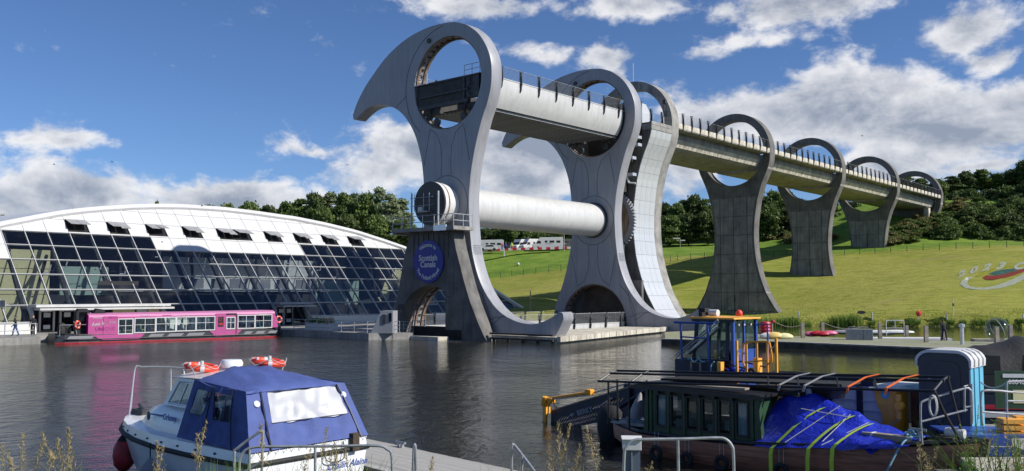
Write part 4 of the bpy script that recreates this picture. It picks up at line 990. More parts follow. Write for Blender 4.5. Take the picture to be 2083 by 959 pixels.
# ------------------------------------------------------------------ people
def person(label, loc, rz, pose='stand', top='cloth_black', legs='cloth_black', hair=(.03, .02, .015), group=None, scale=1.0, hold=0):
    """one skinned body; pose gives the joints"""
    root = thing('person', label, 'person', loc, rz, group, scale)
    hip = .92; V = []; E_ = []; Rr = []
    def v(p, r, par=None):
        V.append(Vector(p)); Rr.append(r)
        if par is not None: E_.append((par, len(V) - 1))
        return len(V) - 1
    if pose == 'sit': hip = .45
    ln = {'lean': .12}.get(pose, 0)
    pel = v((0, 0, hip), .135); ab = v((0, .01 - ln * .3, hip + .2), .125, pel); ch = v((0, .0 - ln, hip + .42), .15, ab); nk = v((0, -.01 - ln * 1.2, hip + .56), .06, ch)
    hd0 = v((0, -.03 - ln * 1.3, hip + .64), .075, nk); hd = v((0, -.035 - ln * 1.4, hip + .74), .1, hd0); hd2 = v((0, -.03 - ln * 1.4, hip + .80), .075, hd)
    stp = {'walk': .22, 'lean': .12}.get(pose, .03)
    for sg in (-1, 1):
        hj = v((sg * .1, 0, hip - .05), .1, pel)
        if pose == 'sit': kn = v((sg * .12, -.42, .48), .062, hj); an = v((sg * .12, -.42, .09), .042, kn); v((sg * .12, -.58, .03), .035, an)
        else:
            f = sg * stp; kn = v((sg * .11, -f * .55, .5), .065, hj); an = v((sg * .12, -f * .8 + (.1 if f < 0 else 0), .09), .042, kn); v((sg * .12, -f * .8 - .16 + (.1 if f < 0 else 0), .03), .036, an)
        sh = v((sg * .2, -ln, hip + .47), .065, ch)
        if hold: el_, wr = (sg * .24, -.12, hip + .24), (sg * .15, -.34, hip + .36)
        else: el_, wr = (sg * .27, .03 + sg * stp * .4, hip + .2), (sg * .27, -.08 + sg * stp * .8, hip - .03)
        e = v(el_, .046, sh); w_ = v(wr, .032, e); d = (Vector(wr) - Vector(el_)).normalized()
        pm = v(tuple(Vector(wr) + d * .07), .036, w_)
    me = bpy.data.meshes.new('body'); me.from_pydata([tuple(p) for p in V], E_, [])
    o = link('body', me, M[top], root); sk = o.modifiers.new('skin', 'SKIN'); sk.use_smooth_shade = True
    if not me.skin_vertices: return root
    for i, d in enumerate(me.skin_vertices[0].data): d.radius = (Rr[i] * (1.25 if i in (0, 1, 2) else 1), Rr[i] * .85); d.use_root = (i == 0)
    sb_ = o.modifiers.new('sub', 'SUBSURF'); sb_.levels = 1; sb_.render_levels = 1
    # clothes and skin by height on one body: three materials through a split by position
    hm = Vector(V[hd])
    part('head', MB().lathe([(0, -.14), (.055, -.12), (.085, -.04), (.09, .03), (.075, .09), (0, .125)], 12, Matrix.Translation(hm)), M['skin'], root, smooth=True)
    part('hair', MB().lathe([(.092, -.02), (.1, .04), (.085, .1), (.04, .135), (0, .14)], 12, Matrix.Translation(hm + Vector((0, .018, 0)))), mat('hair', hair, .8), root, smooth=True)
    tr = MB()
    for k, sg in enumerate((-1, 1)):
        idx = [i for i, p in enumerate(V) if p.x * sg > .05 and p.z < hip - .01]
        pts = [V[i] for i in idx][:3]; tr.tube([pts[0] + Vector((0, 0, .08)), pts[0], pts[1], pts[2]], .098, 8, r2=.062)
    part('trousers', tr.lathe([(.0, -.09), (.15, -.08), (.165, .0), (.15, .1)], 10, Matrix.Translation((0, 0, hip))), M[legs], root, smooth=True)
    for sg in (-1, 1):
        i = [i for i, p in enumerate(V)]; wr = [p for p in V if p.x * sg > .1 and p.z > (hip - .15) and abs(p.x) > .12]
        hp = max([p for p in V if p.x * sg > .1 and p.z > hip - .3], key=lambda p: -p.y - p.z * .4)
        h = MB().box(-.018, .018, -.045, .03, -.05, .04, Matrix.Translation(hp))
        for f in range(4): h.tube([hp + Vector((0, -.035 + f * .02, -.04)), hp + Vector((sg * -.01, -.035 + f * .02 - .012, -.095 + .006 * abs(f - 1)))], .0085, 5)
        h.tube([hp + Vector((0, -.04, .01)), hp + Vector((sg * -.02, -.075, -.03))], .009, 5)
        part('hand', h, M['skin'], root)
    return root
person('person in black holding a cup, standing left by the quay handrail', (-47.4, 82.2, .62), .4, 'stand', 'cloth_black', 'cloth_grey', hold=1)
person('person in dark clothes walking past the slanted white door post', (-43.9, 80.3, .62), -1.2, 'walk', 'cloth_black', 'cloth_blue')
person('person in black standing at the handrail nearest the boat stern', (-42.7, 81.0, .62), .2, 'stand', 'cloth_black', 'cloth_black')
person('person seated low behind the railing under the wheel beyond the pier arch', W(-14.4, 7.5, .62), .3, 'stand', 'cloth_black', 'cloth_black')

# ------------------------------------------------------------------ pink trip boat
pb = thing('trip_boat', 'long pink passenger trip boat with white framed windows moored at the quay', 'boat', (-39.66, 78.74, 0), math.atan2(.62893, .77746))
BW = 3.7
hull = MB()
st_ = [(0.2, .80, .55), (.9, .78, .15), (2.0, .72, .0), (3.6, .66, 0), (19.3, .80, 0), (20.6, .95, .35), (21.4, 1.02, 1.1), (21.6, 1.05, 1.8)]
r0, r1, r2, r3 = [], [], [], []
for x, zt, ins in st_:
    r0.append((x, ins * .9, zt)); r1.append((x, BW - ins * .9, zt)); r2.append((x, ins + .12, -.4)); r3.append((x, BW - ins - .12, -.4))
hull.grid([r2, r0, r1, r3]); hull.add([r2[0], r0[0], r1[0], r3[0]], [(0, 1, 2, 3)])
part('hull', hull, M['hull_grey'], pb)
part('boot_stripe', MB().grid([[(x, ins + .02, -.05) for x, zt, ins in st_], [(x, ins + .02, .05) for x, zt, ins in st_]]), M['crimson'], pb)
part('rubbing_strake', MB().tube([(x, ins * .9 - .02, .30) for x, zt, ins in st_[1:]], .05, 6), M['black'], pb)
part('gunwale', MB().tube([(x, ins * .9, zt + .02) for x, zt, ins in st_], .05, 6), M['black'], pb)
for a, b in ((1.0, 3.3), (7.9, 9.4), (9.6, 11.2), (11.4, 13.2), (17.0, 18.0), (18.2, 19.3), (19.5, 20.6)):
    part('hull_panel', MB().prism([(a, .36), (b - .25, .36), (b, .62), (a + .25, .62)], lambda u, v, w: (u, w, v), -.03, .02), M['cloth_grey'], pb)
part('hull_skirt', MB().prism([(3.0, .66), (3.95, .2), (7.1, .2), (7.6, .68)], lambda u, v, w: (u, w, v), -.035, .1), M['pink'], pb)
part('hull_skirt', MB().prism([(13.5, .85), (14.2, .22), (16.3, .28), (16.9, .85)], lambda u, v, w: (u, w, v), -.035, .1), M['pink'], pb)
cab = MB(); x0, x1 = 2.75, 20.3
def roofz(x): return 2.50 + (x - 2.7) * .008
cs = [(0, .62), (-.0, 2.22), (.12, 2.42), (.5, 2.55), (BW - .5, 2.55), (BW - .12, 2.42), (BW, 2.22), (BW, .62)]
wins = [(5.3, 6.5, .73, 2.02), (6.72, 8.5, .80, 2.06), (8.62, 10.36, .84, 2.10), (10.5, 12.25, .86, 2.11), (12.36, 14.1, .88, 2.12), (15.32, 16.1, .95, 2.0), (16.45, 18.12, .95, 2.17), (18.22, 19.92, .97, 2.19)]
roof = part('roof', MB().grid([[(x, y + .02, z + (x - 3) * .006) for y, z in cs[1:-1]] for x in (x0, x1 - .2, x1 + .0)]), M['pink_light'], pb, smooth=True)
# side wall with window openings
for yy, inward in ((0.0, 1), (BW, -1)):
    outer = [(x0, .64), (x1 + .35, .95), (x1, 2.28), (x0, 2.24)]
    holes = [[(a, c), (b, c), (b, d), (a, d)] for a, b, c, d in wins] + [[(14.4, 1.15), (15.0, 1.15), (15.0, 2.1), (14.4, 2.1)]]
    me = xform(plate([outer] + holes, .05), Matrix(((1, 0, 0, 0), (0, 0, 1, yy + .02 * inward), (0, 1, 0, 0), (0, 0, 0, 1))))
    sw = part('side_wall', me, M['pink'], pb)
    if inward < 0: continue
    for a, b, c, d in wins:
        fm = xform(plate([[(a - .07, c - .07), (b + .07, c - .07), (b + .07, d + .07), (a - .07, d + .07)], [(a + .02, c + .02), (b - .02, c + .02), (b - .02, d - .02), (a + .02, d - .02)]], .06), Matrix(((1, 0, 0, 0), (0, 0, 1, yy - .02), (0, 1, 0, 0), (0, 0, 0, 1))))
        wf = part('window_frame', fm, M['white'], pb)
        part('glazing_bar', MB().box((a + b) / 2 - .025, (a + b) / 2 + .025, -.03, .01, c, d), M['white'], wf); part('glazing_bar', MB().box(a, b, -.025, .01, lerp(c, d, .55) - .02, lerp(c, d, .55) + .02), M['white'], wf)
        part('glass_pane', MB().box(a, b, .01, .02, c, d), M['glass_clear'], wf)
    part('door', MB().box(14.22, 15.18, -.05, -.01, .27, 2.42), M['pink'], sw); part('door', MB().box(15.22, 16.25, -.03, -.008, .29, .92), M['pink'], sw)
    part('door', MB().box(4.0, 5.2, -.04, -.01, .2, 2.3), M['pink'], sw)
    part('door_poster', MB().box(14.42, 14.98, -.06, -.05, 1.12, 2.1), M['black'], sw)
    part('poster_print', MB().tube([(14.62 + .13 * math.cos(a * .7), -.075, 1.82 + .13 * math.sin(a * .7)) for a in range(9)], .03, 5, True).box(14.5, 14.9, -.07, -.06, 1.3, 1.5), M['crimson'], sw)
    part('door_gap', MB().box(15.25, 16.3, -.02, .03, 2.25, 2.42).box(16.2, 16.3, -.035, .0, .3, 2.42), M['black'], sw)
part('stern_wall', MB().box(x0 - .02, x0 + .04, 0, BW, .64, 2.42), M['magenta'], pb)
part('wheelhouse_windscreen', MB().hexa([(x1 + .1, .05, .98), (x1 + .35, .3, .98), (x1 + .35, BW - .3, .98), (x1 + .1, BW - .05, .98), (x1 - .15, .05, 2.2), (x1 + .02, .3, 2.2), (x1 + .02, BW - .3, 2.2), (x1 - .15, BW - .05, 2.2)]), M['glass_clear'], pb)
part('cabin_floor', MB().box(3, 20.2, .1, BW - .1, .45, .55), M['interior'], pb)
for i, x in enumerate([7.0 + .95 * k for k in range(13)]):
    if 14.0 < x < 16.4: continue
    part('bench_seat', MB().box(x, x + .12, .3, 1.6, .55, 1.35).box(x, x + .45, .3, 1.6, .9, 1.0), M['cloth_blue'], pb)
part('lettering', xform(text_mesh('Awe Inspiring', .50, .01, shear=.25), Matrix.Translation((4.05, -.035, 1.70)) @ Matrix.Rotation(-R(7), 4, 'Y') @ Matrix.Rotation(PI / 2, 4, 'X') @ Matrix.Scale(.78, 4, (1, 0, 0))), M['white'], pb)
part('lettering', xform(text_mesh('UNIQUE', .44, .01), upright(4.15, -.035, 1.17)), M['purple'], pb)
part('lettering', xform(text_mesh('HELLO', .24, .01), upright(4.75, -.05, 2.2)), M['purple'], pb)
for x, w in ((3.5, 1.0), (7.7, .8), (19.0, .8)): part('lettering', MB().box(x - w / 2, x + w / 2, -.03, -.02, 2.1 + (.22 if x > 5 else 0), 2.2 + (.22 if x > 5 else 0)) if False else xform(text_mesh('SEAGULL', .2, .01), upright(x, -.015, 2.18 if x < 5 else 2.33)), M['white'], pb)
part('lettering', xform(text_mesh('Awe Inspiring', .22, .01, shear=.2), upright(11.4, .01, 2.32)), M['white'], pb)
part('lettering', xform(text_mesh('GENERATING', .14, .01), upright(9.6, .01, 2.30)), M['purple'], pb)
part('foredeck', MB().grid([[(19.9, .2, .98), (21.4, 1.2, 1.03)], [(19.9, BW - .2, .98), (21.4, BW - 1.2, 1.03)]]), M['offwhite'], pb)
part('deck_rail', MB().tube([(20.7, .3, 1.0), (20.75, .3, 1.4), (21.2, .9, 1.4), (21.2, .9, 1.0)], .03, 5), M['white'], pb)
part('stern_deck', MB().box(.3, 2.7, .3, BW - .3, .60, .70), M['hull_grey'], pb)
part('stern_rail', MB().tube([(.5, .3, .7), (.5, .3, 1.6), (2.6, .2, 1.6)], .03, 5).tube([(1.9, .25, .7), (1.6, .25, 1.9)], .03, 5), M['galv'], pb)
part('fender_bag', MB().lathe([(0, 0), (.33, .1), (.35, .6), (.25, 1.0), (0, 1.05)], 12, Matrix.Translation((.7, .6, .75))).lathe([(0, 0), (.3, .1), (.32, .5), (0, .9)], 12, Matrix.Translation((1.25, .9, .75))), M['rubber'], pb, smooth=True)
bl = thing('folded_hood', 'black folded fabric hood standing on the stern of the pink boat', 'hood', (-39.66 + 1.2, 78.74 + 2.4, .7), .7)
part('fabric', MB().prism([(-.5, 0), (.5, 0), (.55, 1.9), (.35, 2.3), (-.35, 2.3), (-.55, 1.9)], lambda u, v, w: (u, w, v), -.4, .4), M['cloth_black'], bl); part('window', MB().box(-.3, .35, -.43, -.4, 1.2, 2.0), M['glass_dark'], bl)
part('fabric', MB().prism([(.8, 0), (2.2, 0), (2.2, 1.2), (1.8, 2.2), (1.2, 2.3), (.8, 1.6)], lambda u, v, w: (u, w, v), -.3, .5), M['cloth_black'], bl)
def ring_torus(mb, c, R_, r, n=24, m=8, X=None, mat4=None):
    vs, fs_ = [], []
    for i in range(n):
        a = 2 * PI * i / n
        for j in range(m):
            b = 2 * PI * j / m; p = Vector(((R_ + r * math.cos(b)) * math.cos(a), (R_ + r * math.cos(b)) * math.sin(a), r * math.sin(b)))
            if mat4 is not None: p = mat4 @ p
            vs.append(p + Vector(c))
    for i in range(n):
        for j in range(m): fs_.append((i * m + j, ((i + 1) % n) * m + j, ((i + 1) % n) * m + (j + 1) % m, i * m + (j + 1) % m))
    mb.add(vs, fs_); return mb
def life_ring(label, loc, mat4, R_=.33, r=.07, group=None, m='lifering'):
    t = thing('life_ring', label, 'life ring', loc, 0, group)
    part('ring', ring_torus(MB(), (0, 0, 0), R_, r, 28, 8, mat4=mat4), M[m], t, smooth=True)
    for k in range(4):
        a = k * PI / 2 + .4; X = mat4.to_4x4() @ Matrix.Rotation(a, 4, 'Z') @ Matrix.Translation((R_, 0, 0)); part('band', MB().lathe([(r * 1.07, -.045), (r * 1.07, .045)], 10, X @ Matrix.Rotation(PI / 2, 4, 'X')), M['white'], t, smooth=True)
    return t
pd = Vector((.77746, .62893, 0)); pn = Vector((-.62893, .77746, 0))
q = Vector((-39.66, 78.74, 0)) + pd * 20.75 + pn * .15
life_ring('red and white life ring on the bow rail of the pink boat', (q.x, q.y, 1.72), Matrix.Rotation(math.atan2(.62893, .77746), 3, 'Z') @ Matrix.Rotation(PI / 2, 3, 'X'), .30, .085)
q = Vector((-39.66, 78.74, 0)) + pd * 1.9 + pn * .2
life_ring('red life ring hung on the stern rail of the pink boat', (q.x, q.y, 1.6), Matrix.Rotation(1.4, 3, 'Z') @ Matrix.Rotation(PI / 2, 3, 'X'), .30, .085)
cols = ['cloth_teal', 'cloth_grey', 'cloth_black', 'cloth_red', 'cloth_blue', 'offwhite', 'cloth_black', 'cloth_grey', 'cloth_blue', 'cream']
desc = ['a teal top by the front window', 'a grey top in the front window', 'a dark coat behind the poster door', 'a red top near the rear window', 'a blue top in the middle window', 'a white top at the middle window', 'black by the second window', 'grey by the third window', 'blue by the fourth window', 'a cream top beside the rear window']
for i, (x, c) in enumerate(zip((18.9, 19.5, 17.0, 8.2, 9.8, 11.2, 9.1, 12.0, 13.2, 7.4), cols)):
    q = Vector((-39.66, 78.74, 0)) + pd * x + pn * .75
    person('passenger seated inside the pink boat wearing ' + desc[i], (q.x, q.y, .55), .67 - PI / 2 + PI, 'sit', c, 'cloth_blue', hair=rnd.choice(((.03, .02, .015), (.25, .16, .07), (.3, .28, .26))))
# ------------------------------------------------------------------ trees: trunk, limbs and a crown of many small leaf faces
def crown_mesh(seed, n_leaf=5200, rx=3.4, rz=4.4, clumps=44, leaf=.24, tall=1.0, cone=0.0):
    r_ = np.random.RandomState(seed); cs = []
    for i in range(clumps):
        th = r_.uniform(0, 2 * PI); v = r_.uniform(-1.0, 1); rad = math.sqrt(max(0, 1 - max(v, -.55) ** 2)) * r_.uniform(.15, .9) * (1 - cone * max(0, v))
        cs.append((rx * rad * math.cos(th), rx * rad * math.sin(th), rz * v * .80, r_.uniform(.26, .42) * rx * (1 - .15 * abs(v))))
    cs = np.array(cs); w = cs[:, 3] ** 2; idx = r_.choice(clumps, n_leaf, p=w / w.sum())
    d = r_.randn(n_leaf, 3); d /= np.linalg.norm(d, axis=1)[:, None]; d[:, 2] = np.abs(d[:, 2]) * .8 + d[:, 2] * .2
    rr = cs[idx, 3:4] * (r_.uniform(.25, 1.0, (n_leaf, 1)) ** .6 * (1 + .22 * r_.randn(n_leaf, 1))); P = cs[idx, :3] + d * rr * np.array([1, 1, .8])
    nrm = d + .9 * r_.randn(n_leaf, 3); nrm /= np.linalg.norm(nrm, axis=1)[:, None]
    a = np.cross(nrm, r_.randn(n_leaf, 3)); a /= np.linalg.norm(a, axis=1)[:, None]; b = np.cross(nrm, a)
    s1 = leaf * r_.uniform(.6, 1.3, (n_leaf, 1)); s2 = s1 * r_.uniform(.5, .9, (n_leaf, 1))
    V = np.stack([P - a * s1, P - b * s2, P + a * s1, P + b * s2], 1).reshape(-1, 3); V[:, 2] += rz
    me = bpy.data.meshes.new('crown'); me.vertices.add(len(V)); me.vertices.foreach_set('co', V.ravel())
    me.loops.add(len(V)); me.loops.foreach_set('vertex_index', np.arange(len(V))); me.polygons.add(n_leaf); me.polygons.foreach_set('loop_start', np.arange(0, len(V), 4)); me.update(calc_edges=True); me.validate(); return me, cs
def limbs_mesh(cs, rz, h, seed):
    r_ = random.Random(seed); mb = MB(); mb.tube([(0, 0, -1.5), (.05, .1, h * .5), (.1, 0, h), (.1, .1, h + rz * .9)], .30, 7, r2=.06)
    for c in list(cs)[:11]:
        mb.tube([(0, 0, h * .8 + rz * .15), (c[0] * .5, c[1] * .5, h + (c[2] + rz) * .45), (c[0] * .9, c[1] * .9, h + c[2] + rz)], .12, 5, r2=.03)
    return mb.mesh('trunk', True)
TREE_KINDS = []
for i, (rx, rz, nl, lf, cone) in enumerate(((3.6, 4.4, 11500, .27, .2), (3.0, 5.2, 10500, .26, .35), (4.4, 3.8, 12500, .29, .1), (2.5, 6.0, 9500, .24, .55))):
    cm, cs = crown_mesh(20 + i, nl, rx, rz, 52, lf, 1, cone); tm = limbs_mesh(cs, rz, 2.2, i); TREE_KINDS.append((rx, rz, cm, tm))
_bases = {}
def tree(kind, leafm, x, y, z, height, width, label, group, cat='tree', name='tree', rot=None):
    rx, rz, cm, tm = TREE_KINDS[kind]; key = (kind, leafm)
    if key not in _bases:
        c2 = cm.copy() if cm.materials else cm
        c2.materials.clear(); c2.materials.append(M[leafm]); _bases[key] = c2
    t = thing(name, label, cat, (x, y, z), rnd.uniform(0, 6.28) if rot is None else rot, group)
    sz = height / (2.2 + 2 * rz); sx = width / (2 * rx); t.scale = (sx, sx, sz)
    c = link('crown', _bases[key], None, t); c.location = (0, 0, 2.2); link('trunk', tm, M['bark'] if not tm.materials else None, t)
    return t
def tree_px(kind, leafm, x, ytop, Y, wpx, label, group, yb=None, **k):
    p = D(x, ytop, Y); zb = tz(p.x, Y) - .3 if yb is None else D(x, yb, Y).z
    if p.z - zb < 1.2 * wpx * Y / FPX: zb = p.z - 1.2 * wpx * Y / FPX     # crowns on the slope start below the brow
    h = p.z - zb; return tree(kind, leafm, p.x, Y, zb, max(2.0, h), wpx * Y / FPX, label, group, **k)
GL = 'trees behind the visitor centre'
for x, y, w, k, m, Y in ((505,414,80,2,'leaf',200),(548,416,76,0,'leaf_dark',195),(466,418,66,2,'leaf',210),(428,415,56,0,'leaf',215),(585,408,66,0,'leaf',190),
        (612,398,68,1,'leaf',175),(640,390,70,0,'leaf_dark',170),(672,386,64,3,'leaf_pale',172),(655,425,70,2,'leaf',160),(700,390,64,0,'leaf',168),(722,386,60,1,'leaf_pale',174),(748,390,64,0,'leaf',166),(772,376,58,3,'leaf_pale',172),(792,388,66,1,'leaf_pale',164),(818,400,64,3,'leaf_pale',168),(700,438,80,2,'leaf_dark',152),(760,440,80,2,'leaf',150),(815,446,70,0,'leaf',150),(835,440,40,1,'leaf_pale',160)):
    nm = {'leaf': 'mid green leafy tree in the wood behind the glass fronted building', 'leaf_dark': 'dark green leafy tree in the wood behind the glass fronted building', 'leaf_pale': 'silvery green willow in the wood behind the glass fronted building'}[m]
    tree_px(k, m, x, y, Y, w, nm, {'leaf': GL, 'leaf_dark': 'dark trees behind the visitor centre', 'leaf_pale': 'silvery trees behind the visitor centre'}[m], yb=540)
for x, y, w, Y in ((5, 436, 34, 170), (62, 433, 22, 215), (150, 424, 26, 215), (320, 407, 20, 200)):
    tree_px(0, 'leaf', x, y, Y, w, {5: 'tree top showing over the far left end of the white roof', 62: 'small dark tree top just above the left slope of the white roof', 150: 'low bushy tree top peeping over the left part of the roof', 320: 'round tree top standing alone above the ridge of the white roof'}[x], None, yb=540)
GM = 'trees across the upper field'
for i in range(17):      # behind the camper vans and the wheel
    x = 960 + i * 15.5; tree_px(rnd.choice((0, 2, 2)), rnd.choice(('leaf_dark', 'leaf_dark', 'leaf')), x, rnd.uniform(455, 474), rnd.uniform(226, 240), rnd.uniform(38, 52), 'dark leafy tree in the line behind the parked camper vans', 'trees behind the camper vans', yb=515)
for x, y, w, k, m, Y in ((1350,412,60,0,'leaf_dark',218),(1375,416,56,2,'leaf',212),(1392,402,50,1,'leaf',216),(1412,394,52,0,'leaf_dark',214),(1436,400,52,1,'leaf',212),(1400,436,66,2,'leaf_dark',205),(1362,440,66,2,'leaf',204),(1440,432,66,2,'leaf_dark',203),(1330,430,50,0,'leaf_dark',220),
        (1545,378,60,1,'leaf_dark',214),(1572,386,54,0,'leaf',210),(1598,392,54,2,'leaf_dark',210),(1560,420,70,2,'leaf',203),(1600,424,64,0,'leaf_dark',203),(1470,420,60,0,'leaf_dark',210),(1505,400,60,0,'leaf',212),(1625,400,60,1,'leaf',214),(1650,410,60,0,'leaf_dark',216),(1690,402,60,2,'leaf_dark',218),(1735,408,60,0,'leaf_dark',220),(1700,436,70,2,'leaf',212),(1655,446,60,2,'leaf_dark',208),(1770,420,60,2,'leaf_dark',220)):
    tree_px(k, m, x, y, Y, w, {'leaf': 'mid green tree in the wood beyond the concrete piers', 'leaf_dark': 'dark green tree in the wood beyond the concrete piers'}[m], {'leaf': 'green trees beyond the piers', 'leaf_dark': 'dark trees beyond the piers'}[m], yb=507)
# wooded hill on the right, far rows first
def hill(x, y, w, k, m, Y, lab, grp): tree_px(k, m, x, y, Y, w, lab, grp)
for x, y, w, Y in ((1840,356,46,232),(1872,362,44,228),(1905,366,50,226),(1935,356,50,230),(1962,350,50,232),(1995,344,52,232),(2030,352,52,230),(2062,346,54,230),(2090,326,56,226),(2120,320,60,226),(1800,372,46,236),(1765,380,40,238)):
    hill(x, y, w, rnd.choice((0, 1, 2)), rnd.choice(('leaf_dark', 'leaf')), Y, 'tree on the skyline of the wooded hill at the right', 'skyline trees on the right hill')
for x, y, w, Y in ((1905,398,50,214),(1940,392,56,216),(1975,386,58,214),(2010,384,58,210),(2048,380,62,206),(2085,372,66,202),(2120,366,66,200),(1925,420,50,206),(1960,418,56,202),(2000,414,60,200),(2040,412,64,196),(2078,406,70,192),(2125,400,70,190)):
    hill(x, y, w, rnd.choice((0, 2, 2)), rnd.choice(('leaf', 'leaf_dark', 'leaf')), Y, 'bushy tree partway up the wooded slope at the right', 'trees on the right slope')
for x, y, w, Y in ((1985,444,56,190),(2022,440,60,188),(2060,436,66,185),(2100,432,70,184),(1945,448,52,194),(2040,462,60,181),(2080,458,64,180),(2000,468,50,184),(2120,455,70,178),(1965,470,46,188)):
    hill(x, y, w, 2, rnd.choice(('leaf', 'leaf', 'leaf_dark')), Y, 'low spreading tree at the foot of the wooded slope above the field fence', 'trees at the foot of the slope')
for i in range(34):
    x = rnd.uniform(1915, 2140); y = lerp(interp([(1915, 415), (2000, 400), (2140, 385)], x), 476, rnd.random()); q = TT(x, min(y + 30, 485), 160, 260)
    hill(x, y, rnd.uniform(44, 64), rnd.choice((0, 2, 2)), rnd.choice(('leaf', 'leaf', 'leaf_dark')), min(q.y, 215), 'leafy tree in the thick cover of the right slope', 'cover trees on the right slope')
def bush(x, yt, Y, wpx, m, lab, grp, hmin=1.2):
    p = D(x, yt, Y); z = tz(p.x, Y) - .2; h = max(hmin, p.z - z); w = wpx * Y / FPX
    t = thing('bush', lab, 'bush', (p.x, Y, z), rnd.uniform(0, 6), grp); key = ('bush', m)
    if key not in _bases:
        me, cs = crown_mesh(77, 2600, 1.0, .5, 16, .085); me.materials.append(M[m]); _bases[key] = me
    t.scale = (w / 2, w / 2, h); link('foliage', _bases[key], None, t); return t
for i in range(84):
    u = i / 83; x = lerp(1808, 1995, rnd.random()); lo = lerp(492, 470, (x - 1808) / 190); hi = interp([(1808, 478), (1840, 452), (1880, 428), (1915, 410), (1995, 402)], x)
    y = lerp(hi, lo, rnd.random()); q = TT(x, y + 8, 150, 240); mm = 'scrub' if rnd.random() < (.6 if y < hi + 25 else .3) else 'leaf'
    bush(x, y - 4, min(q.y, 215), rnd.uniform(28, 50), mm, {'scrub': 'tan seeding scrub bush on the embankment under the far end of the aqueduct', 'leaf': 'green scrub bush on the embankment under the far end of the aqueduct'}[mm], {'scrub': 'tan bushes on the embankment', 'leaf': 'green bushes on the embankment'}[mm])
for i in range(14): x = rnd.uniform(1565, 1700); q = TT(x, rnd.uniform(478, 496), 170, 240); bush(x, 596, q.y, rnd.uniform(24, 40), 'scrub', 'tan rough grass bush on the bank behind the second concrete pier', 'tan bushes behind the second pier', 1.3)
# far bank reeds and bushes
for i in range(60):
    x = rnd.choice((rnd.uniform(1385, 1600), rnd.uniform(1400, 2090))); Y = bank_y(0) if False else None
    X = (x - 1041.5) / FPX * 104; Yb = bank_y(X); X = (x - 1041.5) / FPX * Yb
    pass
REED = [tuft_mesh(150, 1.5, .9, .035, .45, s) for s in (1, 2, 3)]
reeds = [1395, 1410, 1425, 1440, 1452, 1470, 1485, 1500, 1515, 1530, 1545, 1560, 1575, 1590, 1602, 1612, 1700, 1712, 1724, 1735, 1848, 1862, 1905, 1930, 1985, 2000, 2012, 2024, 2040, 2075, 1640, 1675, 1770, 1815, 1955]
for i, x in enumerate(reeds):
    X = (x - 1041.5) / FPX * 106
    for _ in range(3): X = (x - 1041.5) / FPX * (bank_y(X) + .9)
    Yb = bank_y(X) + .9; big = x < 1615 or 1695 < x < 1740
    t = thing('reed_clump', 'tall green reed clump on the bank by the foot of the nearest pier' if x < 1620 else ('broad reed clump on the far bank left of the black paddle sign' if 1695 < x < 1740 else 'short reed clump along the far grass bank at the right'), 'reeds', (X, Yb, tz(X, Yb) - .15), rnd.random() * 6, 'reeds by the nearest pier' if x < 1620 else ('reeds left of the paddle sign' if 1695 < x < 1740 else 'reeds along the right bank'))
    link('leaves', REED[i % 3], M['reed'] if not REED[i % 3].materials else None, t); s = rnd.uniform(.9, 1.2) if big else rnd.uniform(.4, .7); t.scale = (s * 1.1, s * 1.1, s)
# ground fringe of rough grass at the water line of the far bank
gb = MB(); r_ = random.Random(5)
for i in range(4200):
    X = r_.uniform(20, 75); Yb = bank_y(X) + r_.uniform(.25, 1.6); z = tz(X, Yb) if i % 4 == 0 else z; h = r_.uniform(.06, .2); a = r_.uniform(0, 6.28); w = .03
    gb.add([(X - w, Yb, z - .05), (X + w, Yb, z - .05), (X + .12 * math.cos(a), Yb + .12 * math.sin(a), z + h)], [(0, 1, 2)])
o = part('bank_grass_fringe', gb.mesh('fringe', fix=False), M['reed'], None, kind='stuff'); o['label'] = 'rough grass fringe along the water edge of the far bank'; o['category'] = 'grass'
# ------------------------------------------------------------------ field fence, lamp posts, signs on the grass
def fence(name, label, pix, h=1.25):
    P = [TT(x, y, 140, 230) for x, y in pix]; t = thing(name, label, 'fence', P[0]); base = P[0]
    pm = MB().box(-.045, .045, -.045, .045, -.2, h).mesh('fence_post')
    for p in P: o = link('fence_post', pm, M['wood_dark'], t); o.location = p - base
    for k in (.3, .6, .9, 1.15):
        for a, b in zip(P, P[1:]): part('wire', MB().tube([a - base + Vector((0, 0, k)), b - base + Vector((0, 0, k))], .012, 4), M['steel_dark'], t)
fence('wire_fence', 'wire field fence on dark posts, seen between the two feet of the wheel', [(995, 567), (1018, 565), (1041, 562), (1065, 559), (1090, 557), (1116, 555), (1141, 552), (1165, 550)])
fence('wire_fence', 'wire field fence on dark posts, between the clad tower and the nearest free standing pier', [(1340, 535), (1364, 533), (1378, 531), (1405, 529), (1433, 527), (1460, 525)])
fence('wire_fence', 'long wire field fence on dark posts across the slope at the right', [(1545, 526), (1574, 524), (1600, 523), (1689, 521), (1718, 520), (1749, 518), (1780, 516), (1812, 514), (1845, 513), (1878, 511), (1911, 509), (1945, 507), (1979, 506), (2013, 505), (2048, 504), (2083, 502), (2118, 500)])
def on_bank(x, y):
    Ys = G(x, y, .8); return TT(x, y, 100, 140)
